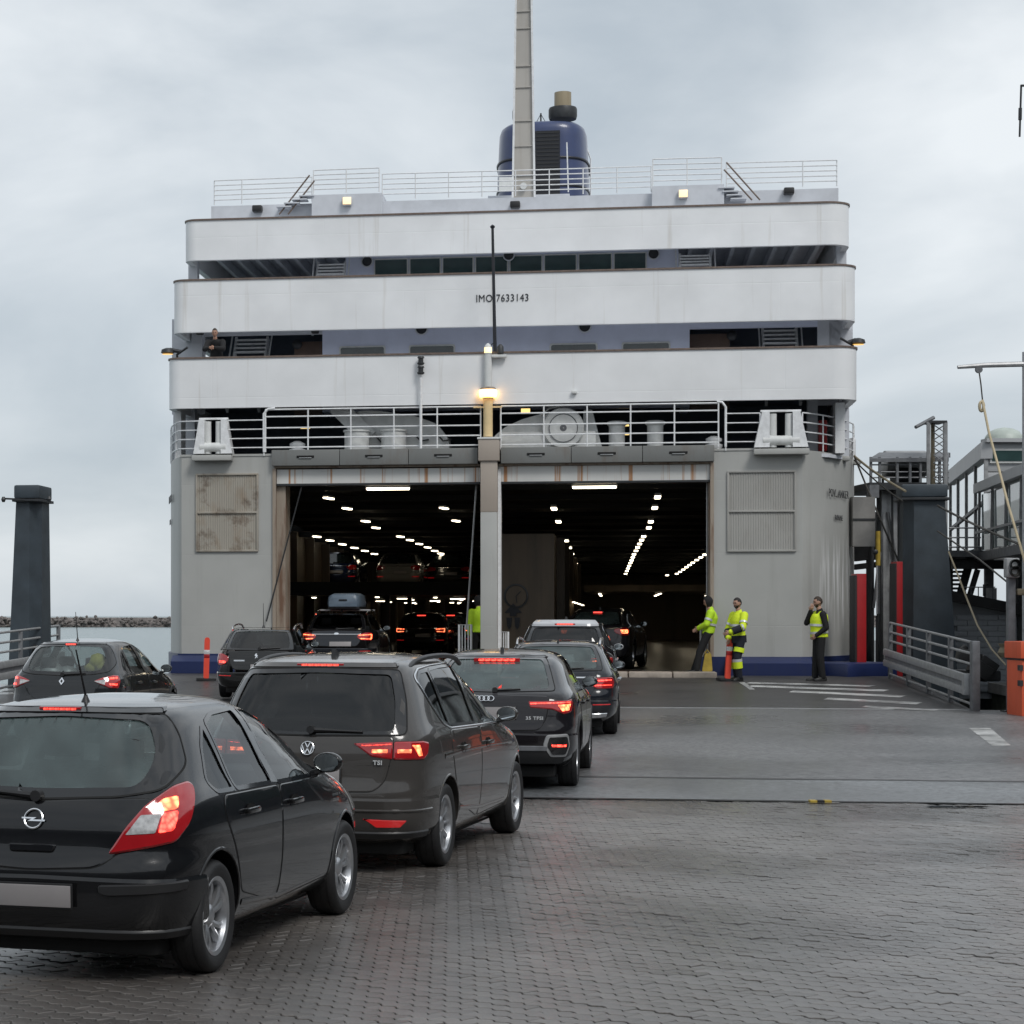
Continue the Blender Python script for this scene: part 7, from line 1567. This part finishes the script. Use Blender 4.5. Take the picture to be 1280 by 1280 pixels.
def person(loc, rotz, H, pose, label, hair='hair_black', top='jacket', tops=('navy_cloth',), legs='navy_cloth', beard=None, hood=None, bands=(), group='dock crew in hi-vis clothing', cat='person', lean=0, head_turn=0, head_tilt=-.14):
    t = thing('person', label, cat, loc, rotz, group); s = H/1.80; t.scale = (s, s, s)
    J = dict(pelvis=(0, 0, .96), waist=(0, .01, 1.10), chest=(0, .0, 1.30), neckb=(0, -.015, 1.475), neck=(0, .01, 1.57),
             hipl=(-.095, 0, .92), hipr=(.095, 0, .92), kneel=(-.10, .03, .50), kneer=(.10, .03, .50), anklel=(-.10, -.02, .09), ankler=(.10, -.02, .09), toel=(-.115, .15, .045), toer=(.115, .15, .045),
             shl=(-.185, -.01, 1.425), shr=(.185, -.01, 1.425), ell=(-.23, -.04, 1.14), elr=(.23, -.04, 1.14), wrl=(-.22, .06, .90), wrr=(.22, .06, .90))
    J.update(pose); J = {k: Vector(v) for k, v in J.items()}
    names = list(J); ix = {n: i for i, n in enumerate(names)}
    def trunk(g, lo=0, hi=9, st=0):
        S = [(J['pelvis'].lerp(J['waist'], -.55), .150, .110), (J['pelvis'].lerp(J['waist'], -.2), .168, .122), (J['pelvis'].lerp(J['waist'], .4), .158, .115), (J['waist'], .150, .108), (J['waist'].lerp(J['chest'], .55), .166, .118), (J['chest'], .176, .122), (J['chest'].lerp(J['neckb'], .45), .172, .108), (J['chest'].lerp(J['neckb'], .78), .120, .085), (J['neckb'], .07, .07)]
        return ('loft', [(c, a+g, b+g+st) for c, a, b in S[lo:hi]])
    def arm(sd_, g, r0=.066, r1=.050, r2=.036, end=1.0): 
        a, b, c = J['sh'+sd_], J['el'+sd_], J['wr'+sd_]; return [('cap', a, b, r0+g, r1+g), ('cap', b, b.lerp(c, end), r1+g, r2+g*.9)]
    def leg(sd_, g, r0=.092, r1=.064, r2=.044): 
        a, b, c = J['hip'+sd_], J['knee'+sd_], J['ankle'+sd_]; return [('cap', a, b, r0+g, r1+g), ('cap', b, c, r1+g, r2+g)]
    neck = [('cap', J['neckb'], J['neck'], .068, .056)]
    yoke = [('cap', J['shl'], J['neckb']-Vector((0, 0, .05)), .062, .06), ('cap', J['shr'], J['neckb']-Vector((0, 0, .05)), .062, .06)]
    yk = lambda g: [(a, b, c, d+g, e+g) for a, b, c, d, e in yoke]
    blob('body', [trunk(-.015)]+arm('l', -.008)+arm('r', -.008)+leg('l', -.008)+leg('r', -.008)+neck+yk(-.012), 'skin', t, .014)
    blob('trousers', [trunk(.006, 0, 3)]+leg('l', .008, .094, .074, .064)+leg('r', .008, .094, .074, .064), legs, t)
    col = [('cap', J['neckb']-Vector((0, 0, .04)), J['neckb']+Vector((0, .004, .035)), .085, .072)]
    if top == 'vest':
        blob('shirt', [trunk(.004, 2, 9)]+arm('l', .012)+arm('r', .012)+yk(.0)+col, tops[1], t)
        v = blob('vest', [trunk(.030, 1, 8, .04)]+[('cap', J['sh'+q].lerp(J['neckb'], .18)+Vector((0, 0, -.012)), J['neckb']-Vector((0, 0, .05)), .074, .07) for q in 'lr'], tops[0], t)
    else: v = blob('jacket', [trunk(.024, 0 if top == 'half' else 1, 9)]+arm('l', .020, .068, .054, .044, .95)+arm('r', .020, .068, .054, .044, .95)+yk(.014)+col, tops[0], t)
    # reflective tape as bands round the garment
    for (a, b, f, r, mat, w) in bands:
        c = J[a].lerp(J[b], f); d = (J[b]-J[a]).normalized(); q = Vector((0, 0, 1)).rotation_difference(d).to_matrix(); m = MB(); rx, ry = r if isinstance(r, tuple) else (r, r); K = 24
        for h, e in ((-w/2, .0), (-w/2, .006), (w/2, .006), (w/2, .0)):
            for k in range(K): an = 2*math.pi*k/K; m.v.append(tuple(c+q @ Vector(((rx+e)*math.cos(an), (ry+e)*math.sin(an), h))))
        for i in range(3): m.f += [[i*K+k, i*K+(k+1) % K, (i+1)*K+(k+1) % K, (i+1)*K+k] for k in range(K)]
        m.build('reflective_band', mat, v, 60)
    for sd_ in 'lr':      # boots
        a, b = J['ankle'+sd_], J['toe'+sd_]; m = MB(); hd = (b-a); hd.z = 0; hd.normalize(); rt = Matrix.Rotation(math.atan2(-hd.x, hd.y), 3, 'Z')
        secs = [(-.085, .036, .075), (-.05, .046, .10), (.03, .046, .098), (.10, .05, .07), (.17, .042, .05), (.195, .022, .035)]
        for y, w, h in secs: m.v += [tuple(Vector((a.x, a.y, 0))+rt @ Vector((x*w, y, z))) for x, z in ((-1, .0), (1, .0), (1.02, h*.5), (.7, h), (-.7, h), (-1.02, h*.5))]
        for i in range(len(secs)-1): m.f += [[i*6+k, i*6+(k+1) % 6, (i+1)*6+(k+1) % 6, (i+1)*6+k] for k in range(6)]
        m.f += [[5, 4, 3, 2, 1, 0], [(len(secs)-1)*6+k for k in range(6)]]; m.build('boot', 'boots', t, 50)
    for sd_, sx in (('l', -1), ('r', 1)):   # hands: palm, four curled fingers, thumb
        w, e = J['wr'+sd_], J['el'+sd_]; d = (w-e).normalized(); side = d.cross(Vector((sx, 0, 0.001))).normalized() if abs(d.x) < .9 else Vector((0, 1, 0)); nrm = d.cross(side).normalized(); m = MB()
        m.box(w+d*.055, (.03, .09, .078), Matrix((nrm, d, side)).transposed(), .013)
        for i in range(4):
            L = (.066, .078, .073, .056)[i]; b0 = w+d*.095+side*(.030-.02*i); p1 = b0+d*L*.45-nrm*sx*.010; p2 = p1+(d*.7-nrm*sx*.7)*L*.35; p3 = p2+(d*.2-nrm*sx)*L*.28; m.tube([b0, p1, p2, p3], [.0095, .009, .0082, .0068], 6)
        b0 = w+d*.035+side*.038; m.tube([b0, b0+d*.03+side*.02, b0+d*.06+side*.018-nrm*sx*.012], [.012, .011, .008], 6); m.build('hand', 'skin', t, 60)
    # head
    hc = J['neck']+Vector((0, .018, .115)); hd = bpy.data.objects.new('head', None)
    m = MB(); K, Q = 28, 20
    def surf(th, ph, g=1.0, fwd=0):
        z = math.cos(th); r = math.sin(th); x = r*math.sin(ph); y = r*math.cos(ph)
        X = .076*x; Y = .098*y; Z = .122*z
        if z < 0: k = 1-.26*(-z)**1.3; X *= k; Y = Y*(1-.16*(-z)) + (.012*(-z) if y > 0 else .02*(-z))
        if y > .72 and -.35 < z < .25: Y -= .004
        if y > .5 and abs(x) < .2 and -.28 < z < .12: Y += .024*max(0, 1-abs(x)/.2)*max(0, min(1, (.14-z)/.34))
        if y > .6 and abs(abs(x)-.38) < .16 and .0 < z < .18: Y -= .007
        if y > .6 and .14 < z < .26: Y += .004
        return Vector((X*g, Y*g+fwd, Z*g))
    for i in range(Q+1):
        for k in range(K): m.v.append(tuple(surf(math.pi*i/Q, 2*math.pi*k/K)))
    for i in range(Q): m.f += [[i*K+k, (i+1)*K+k, (i+1)*K+(k+1) % K, i*K+(k+1) % K] for k in range(K)]
    h = m.build('head', 'skin', t, 80, loc=hc); h.rotation_euler = (head_tilt, 0, head_turn)
    for sx in (-1, 1):
        m = MB(); m.lathe([(.001, -.006), (.02, -.004), (.028, .004), (.02, .008), (.001, .006)], 12, 'x', (sx*.077, -.008, -.004)); m.v = [(x, y*.75-.002, z*1.15) for x, y, z in m.v]; m.build('ear', 'skin', h, 60)
        m = MB(); m.lathe([(.001, -.006), (.008, -.004), (.011, 0), (.001, .004)], 10, 'y', (sx*.029, .087, .010)); m.build('eye', 'eye_dark', h, 60)
        m = MB(); m.bar((sx*.015, .092, .028), (sx*.045, .083, .027), .012, .007); m.build('eyebrow', hair, h, 60)
    m = MB(); m.box((0, .083, -.058), (.042, .012, .011), None, .004); m.build('mouth', 'lip', h, 60)
    def shellp(name, mat, test, g):
        m = MB()
        for i in range(Q+1):
            for k in range(K): m.v.append(tuple(surf(math.pi*i/Q, 2*math.pi*k/K, g)))
        for i in range(Q):
            for k in range(K):
                th = math.pi*(i+.5)/Q; ph = 2*math.pi*(k+.5)/K
                if test(math.cos(th), math.sin(th)*math.cos(ph), math.sin(th)*math.sin(ph)): m.f.append([i*K+k, (i+1)*K+k, (i+1)*K+(k+1) % K, i*K+(k+1) % K])
        return m.build(name, mat, h, 80)
    shellp('hair', hair, lambda z, y, x: z > .55 or (z > -.25 and y < .05) or (z > .25 and y < .45), 1.07)
    if beard: shellp('beard', hair, lambda z, y, x: z < -.32 and y > .1 and not (y > .7 and -.58 < z < -.42), 1.045)
    if hood: o = shellp('hood', hood, lambda z, y, x: y < .45 or z > .8, 1.28)
    return t
R90 = R_(90)
# vest man, side on, hand at his mouth
P = solve(1024, 851); person(P, R_(98), 1.86, dict(wrr=(.05, .17, 1.50), elr=(.21, .20, 1.24), shr=(.18, .02, 1.43), ell=(-.25, -.06, 1.14), wrl=(-.15, .12, .98), kneel=(-.11, .02, .5), anklel=(-.11, -.03, .09), toel=(-.13, .15, .045), ankler=(.09, .06, .09), toer=(.10, .24, .045)),
  'standing man in a yellow vest over black clothes, hand at his mouth', 'hair_brown', 'vest', ('hv_yellow', 'black_cloth'), 'black_cloth', beard=1, bands=(('pelvis', 'waist', .55, (.196, .192), 'silver_band', .05), ('waist', 'chest', .45, (.20, .19), 'silver_band', .05)))
P = solve(923, 851); person(P, R_(118), 1.84, dict(wrl=(-.16, .36, 1.06), ell=(-.29, .12, 1.16), wrr=(.10, .20, .92), elr=(.27, .06, 1.12), kneel=(-.09, .10, .5), anklel=(-.08, .04, .09), toel=(-.10, .22, .045), ankler=(.12, -.06, .09)),
  'bearded worker in yellow and navy work suit resting a hand on an orange post', 'hair_black', 'half', ('hv_yellow',), 'navy_cloth', beard=1,
  bands=(('pelvis', 'waist', -.35, (.188, .148), 'navy_cloth', .16), ('waist', 'chest', .5, (.196, .147), 'silver_band', .05), ('shl', 'ell', .62, .084, 'silver_band', .045), ('shr', 'elr', .62, .084, 'silver_band', .045), ('ell', 'wrl', .5, .076, 'navy_cloth', .20), ('elr', 'wrr', .5, .076, 'navy_cloth', .20), ('ell', 'wrl', .02, .080, 'silver_band', .04), ('kneel', 'anklel', .35, .088, 'hv_yellow', .16), ('kneer', 'ankler', .35, .088, 'hv_yellow', .16), ('kneel', 'anklel', .12, .090, 'silver_band', .06), ('kneer', 'ankler', .12, .090, 'silver_band', .06), ('hipl', 'kneel', .6, .108, 'hv_yellow', .10)))
P = s2w(sl(876, 840, -.1)[0], -.35, .60); person(P, R_(80), 1.80, dict(pelvis=(0, -.16, .95), waist=(0, -.20, 1.08), chest=(0, -.24, 1.28), neckb=(0, -.22, 1.45), neck=(0, -.17, 1.54), hipl=(-.095, -.14, .91), hipr=(.095, -.14, .91), kneel=(-.10, .04, .50), kneer=(.10, .02, .50), anklel=(-.10, .10, .09), ankler=(.10, .16, .09), toel=(-.11, .27, .05), toer=(.11, .33, .05), shl=(-.185, -.22, 1.40), shr=(.185, -.22, 1.40), ell=(-.25, -.12, 1.14), elr=(.25, -.12, 1.14), wrl=(-.06, .06, 1.05), wrr=(.06, .07, 1.04)),
  'worker with dark hood and lime jacket leaning back on the gate inside the right door', 'hair_black', 'jacket', ('lime',), 'black_cloth', hood='black_cloth', bands=(('waist', 'chest', .3, (.19, .145), 'silver_band', .05), ('shl', 'ell', .6, .082, 'silver_band', .05), ('shr', 'elr', .6, .082, 'silver_band', .05)), head_tilt=-.35)
m = MB(); 
yb = thing('yellow_chock', 'yellow plastic wheel chock standing by the gate at the right door', 'wheel chock', s2w(sl(884, 838, -.4)[0], -.35, .65), -TH)
m = MB(); m.prism(round_poly([(-.12, 0), (.12, 0), (.09, .42), (-.05, .42)], .04), -.11, .11, 'y'); m.build('chock_body', 'yellow', yb, 40); m = MB(); m.tube([(-.05, 0, .42), (0, 0, .5), (.06, 0, .42)], .015, 6); m.build('handle', 'yellow', yb, 50)
P = s2w(sl(598, 800, 1.3)[0], 1.3, DK); person(P, R_(20), 1.80, dict(), 'worker in lime jacket half hidden behind the post between the two doors', 'hair_black', 'jacket', ('lime',), 'black_cloth', hood='black_cloth')
P = s2w(sl(270, 430, .75)[0], .85, 7.42); person(P, R_(180)-TH, 1.62, dict(waist=(0, .05, 1.08), chest=(0, .14, 1.24), neckb=(0, .22, 1.38), neck=(0, .27, 1.46), shl=(-.2, .20, 1.33), shr=(.2, .20, 1.33), ell=(-.25, .42, 1.12), elr=(.25, .42, 1.12), wrl=(-.05, .60, 1.13), wrr=(.06, .62, 1.13)),
  'passenger in a black hooded top leaning on the wooden rail of the ship', 'hair_brown', 'jacket', ('black_cloth',), 'black_cloth', group='passengers at the ship rail')
# ------------------------------------------------------------------ the queue
G = 'cars boarding the ferry'
def gp(u, v): return solve(u, v)
make_car(HATCH, gp(265, 1215), 18.4, 'black wet five-door hatchback with lit brake lights at the rear of the queue', G)
make_car(MPV, gp(553, 1082), 17.8, 'dark grey people carrier with roof rails and chrome window line', G)
make_car(COUPE_SUV, gp(718, 982), 11.5, 'plum black coupe crossover with four-ring badge behind the estate car', G)
make_car(ESTATE, gp(768, 917), 10, 'black estate with chrome roof rails and chrome bar between the tail lamps', G)
CROSS = sc_spec(HATCH, 1.04, 1.03, 1.05, R=.335, rim='five', paint='paint_captur', tw=.21, logo=('diamond', .05, 0, .93, 'chrome'), texts=[], glass_rear='glass_clear',
  lamps=[dict(p=[(.50, .93), (.62, .98), (.80, 1.02), (.93, 1.01), (.98, .93), (.93, .82), (.76, .83), (.60, .89)], r=.03, off=.016, els=[dict(p=[(.50, .93), (.68, .96), (.68, .87)], m='clear_lens', r=.01), dict(p=[(.74, .985), (.88, .99), (.90, .96), (.74, .955)], m='brake_glow', r=.008), dict(p=[(.74, .90), (.90, .89), (.88, .86), (.75, .87)], m='brake_glow', r=.008)])],
  panels=HATCH['panels'][:1], antenna=(.85, .42, 14, 'whip'), arch=(.06, -12), wiper=(.0, 1.035, .36, 1.055), brake3=(0, 1.487, .16, .02, .0), spoiler=(1.478, 1.522, .60, .024, 'paint_captur'), mirror_mat='paint_captur', handle_mat='paint_captur', plate=(0, .62, .115, .012))
M['vest_yellow'] = pm('vest_yellow', (.42, .39, .09), .7, var=.2, scale=9)
def cloths(root, sf):
    o = MB()
    for (x, z, s) in ((.42, 1.22, .15), (.50, 1.15, .13), (.33, 1.14, .13)): o.lathe([(.001, -s), (s*.7, -s*.7), (s, 0), (s*.65, s*.7), (.001, s*.9)], 12, 'z', (x, .56, z))
    o.build('yellow_vest', 'vest_yellow', root, 60)
    o = MB()
    for (x, z, s) in ((-.35, 1.08, .2), (-.1, 1.06, .16), (-.52, 1.05, .16)): o.lathe([(.001, -s*.6), (s, -s*.5), (s*1.05, 0), (s*.6, s*.5), (.001, s*.6)], 12, 'z', (x, .64, z))
    o.build('luggage', 'galv', root, 60)
CROSS['extra'] = [cloths]
c = make_car(CROSS, Vector((-1.93, 33.2, gw(-1.93, 33.2))), 13.5, 'dark compact crossover with diamond badge and a yellow vest in its rear window', G, scale=.965)
WAG = sc_spec(ESTATE, .977, .966, 1.0, paint='paint_dull', rim='five', logo=('crest', .05, -.05, .88, 'chrome'), mirror_mat='paint_dull', handle_mat='paint_dull', texts=[('407 SW', .06, .45, .89, 1.2)], glass_rear='glass_dark', plate=(.1, .66, .115, .012), dlo_mat='seam',
  lamps=[dict(p=[(.60, .86), (.74, .92), (.93, .93), (.98, .84), (.93, .70), (.76, .69), (.62, .76)], r=.05, els=[dict(p=[(.66, .78), (.84, .79), (.84, .745), (.68, .735)], m='brake_glow', r=.01)])],
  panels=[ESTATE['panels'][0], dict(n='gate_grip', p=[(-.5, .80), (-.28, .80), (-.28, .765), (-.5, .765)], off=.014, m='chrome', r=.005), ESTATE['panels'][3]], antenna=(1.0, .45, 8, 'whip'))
make_car(WAG, Vector((1.0, 45.4, gw(.9, 45.4))), 6.0, 'black estate with silver roof rails in the left lane by the orange post', G, pitch=1.0)
def roofbox(P, rz, sc=1):
    t = thing('roof_box', 'blue grey roof box strapped on top of the black estate at the left door', 'roof box', P, rz)
    m = MB(); secs = [(0, .70, .26), (.06, .78, .33), (.5, .82, .36), (1.3, .82, .36), (1.8, .72, .28), (1.95, .55, .14)]
    for y, w, h in secs:
        for x, z in ((-.48, .03), (.48, .03), (.5, .12), (.46, h*.85), (.34, h), (-.34, h), (-.46, h*.85), (-.5, .12)): m.v.append((x*w, y, z))
    for i in range(len(secs)-1): m.f += [[i*8+k, i*8+(k+1) % 8, (i+1)*8+(k+1) % 8, (i+1)*8+k] for k in range(8)]
    m.f += [[7, 6, 5, 4, 3, 2, 1, 0], [(len(secs)-1)*8+k for k in range(8)]]; b = m.build('box_lid', 'box_grey', t, 40)
    m = MB(); m.box((0, 1, .0), (.76, 1.9, .07), None, .03); m.build('box_base', 'black_plastic', t, 40); m = MB(); m.box((0, -.008, .19), (.20, .02, .035), None, .006); m.build('box_lock', 'seam', t, 40)
    for y in (.45, 1.4): m = MB(); m.tube([(-.62, y, -.06), (.62, y, -.06)], .025, 8); m.build('cross_bar', 'galv', t, 50)
M['box_grey'] = pm('box_grey', (.10, .135, .175), .4, var=.1)
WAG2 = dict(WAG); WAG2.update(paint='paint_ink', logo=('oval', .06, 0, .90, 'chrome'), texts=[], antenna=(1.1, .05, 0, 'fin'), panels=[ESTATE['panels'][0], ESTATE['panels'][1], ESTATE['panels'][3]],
  lamps=[dict(p=[(.50, .88), (.70, .93), (.93, .93), (.98, .84), (.90, .74), (.62, .75), (.50, .80)], r=.04, els=[dict(p=[(.53, .875), (.90, .90), (.90, .875), (.55, .855)], m='brake_core', r=.006), dict(p=[(.55, .80), (.88, .79), (.86, .765), (.58, .775)], m='brake_core', r=.006), dict(p=[(.86, .90), (.92, .895), (.90, .78), (.85, .79)], m='brake_core', r=.006)])])
q = s2w(0, 0); 
def at_ship(u, y, z=DK): x = sl(u, 800, y)[0]; return s2w(x, y, z)
PM = at_ship(470, 1.2); make_car(WAG2, PM, 9.6, 'black estate carrying a roof box just inside the left stern door', G)
fw = Vector((math.sin(R_(9.6)), math.cos(R_(9.6)), 0)); rt = Vector((fw.y, -fw.x, 0)); roofbox(PM-rt*.78+fw*-.25+Vector((0, 0, 1.53)), -R_(9.6))
SUV = sc_spec(MPV, 1.0, .98, 1.02, paint='paint_silver', rim='five', logo=('oval', .05, 0, .95, 'chrome'), texts=[], antenna=(1.0, .05, 0, 'fin'), glass_rear='glass_dark', mirror_mat='paint_silver', handle_mat='paint_silver', frit_mat='gloss_black')
SUV.update(spoiler=(1.55, 1.655, .66, .07, 'paint_silver'), brake3=(0, 1.60, .3, .02, -.07), plate=(0, .76, .115, .012)); SUV.pop('rails', None)
make_car(SUV, Vector((6.62, 41.6, gw(6.6, 41.6))), 10, 'pale silver tall car with black hinge pads, ahead of the black estate', G, pitch=.8)
CITY = sc_spec(COUPE_SUV, 1.0, .97, 1.0, paint='paint_dusk', rim='five', logo=('oval', .05, 0, .95, 'chrome'), texts=[], glass_rear='glass_mist', mirror_mat='paint_dusk', handle_mat='paint_dusk', panels=[COUPE_SUV['panels'][0]], 
  lamps=[dict(p=[(.50, 1.0), (.72, 1.04), (.95, 1.03), (1.0, .95), (.92, .84), (.70, .84), (.52, .92)], r=.04, els=[dict(p=[(.66, .985), (.90, .99), (.88, .89), (.70, .89)], m='brake_core', r=.02)])])
CITY.update(spoiler=(1.452, 1.486, .58, .022, 'paint_dusk'), brake3=(0, 1.425, .22, .03, -.02))
make_car(CITY, at_ship(790, 4.2), 16.5, 'dark crossover turning into the right stern door with brake lights on', G)
# cars already parked inside: repeats of the dull estate body
def inner(u, y, z, hd, paint, label, lit=True):
    sp = dict(WAG2); sp.update(paint=paint, simple=True, mirror_mat=paint, handle_mat=paint, doors=WAG2['doors'], antenna=(1.1, .05, 0, 'fin')); sp.pop('rails', None)
    if not lit: sp['lamps'] = [dict(p=sp['lamps'][0]['p'], r=.04)]; sp.pop('brake3', None)
    else: sp['brake3'] = (0, 1.345, .3, .03, -.02)
    return make_car(sp, s2w(sl(u, 780, y)[0], y, z), hd, label, G, ref='centre')
inner(525, 24, DK, 9.6, 'paint_dull', 'dark car with lit brake lamps deep in the left lane, left of two')
c = inner(562, 29, DK, 9.3, 'paint_dull', 'dark car with lit brake lamps deep in the left lane, beside the post')
inner(497, 33, 2.95, 9.05, 'paint_white', 'white car parked on the raised platform deck above the left lane', False)
inner(417, 32, 2.95, 9.05, 'paint_navy', 'navy car parked on the raised platform deck, nearest the left door jamb', False)
inner(560, 36, 2.95, 9.05, 'paint_dull', 'black car parked on the raised platform deck, nearest the centre post', False)
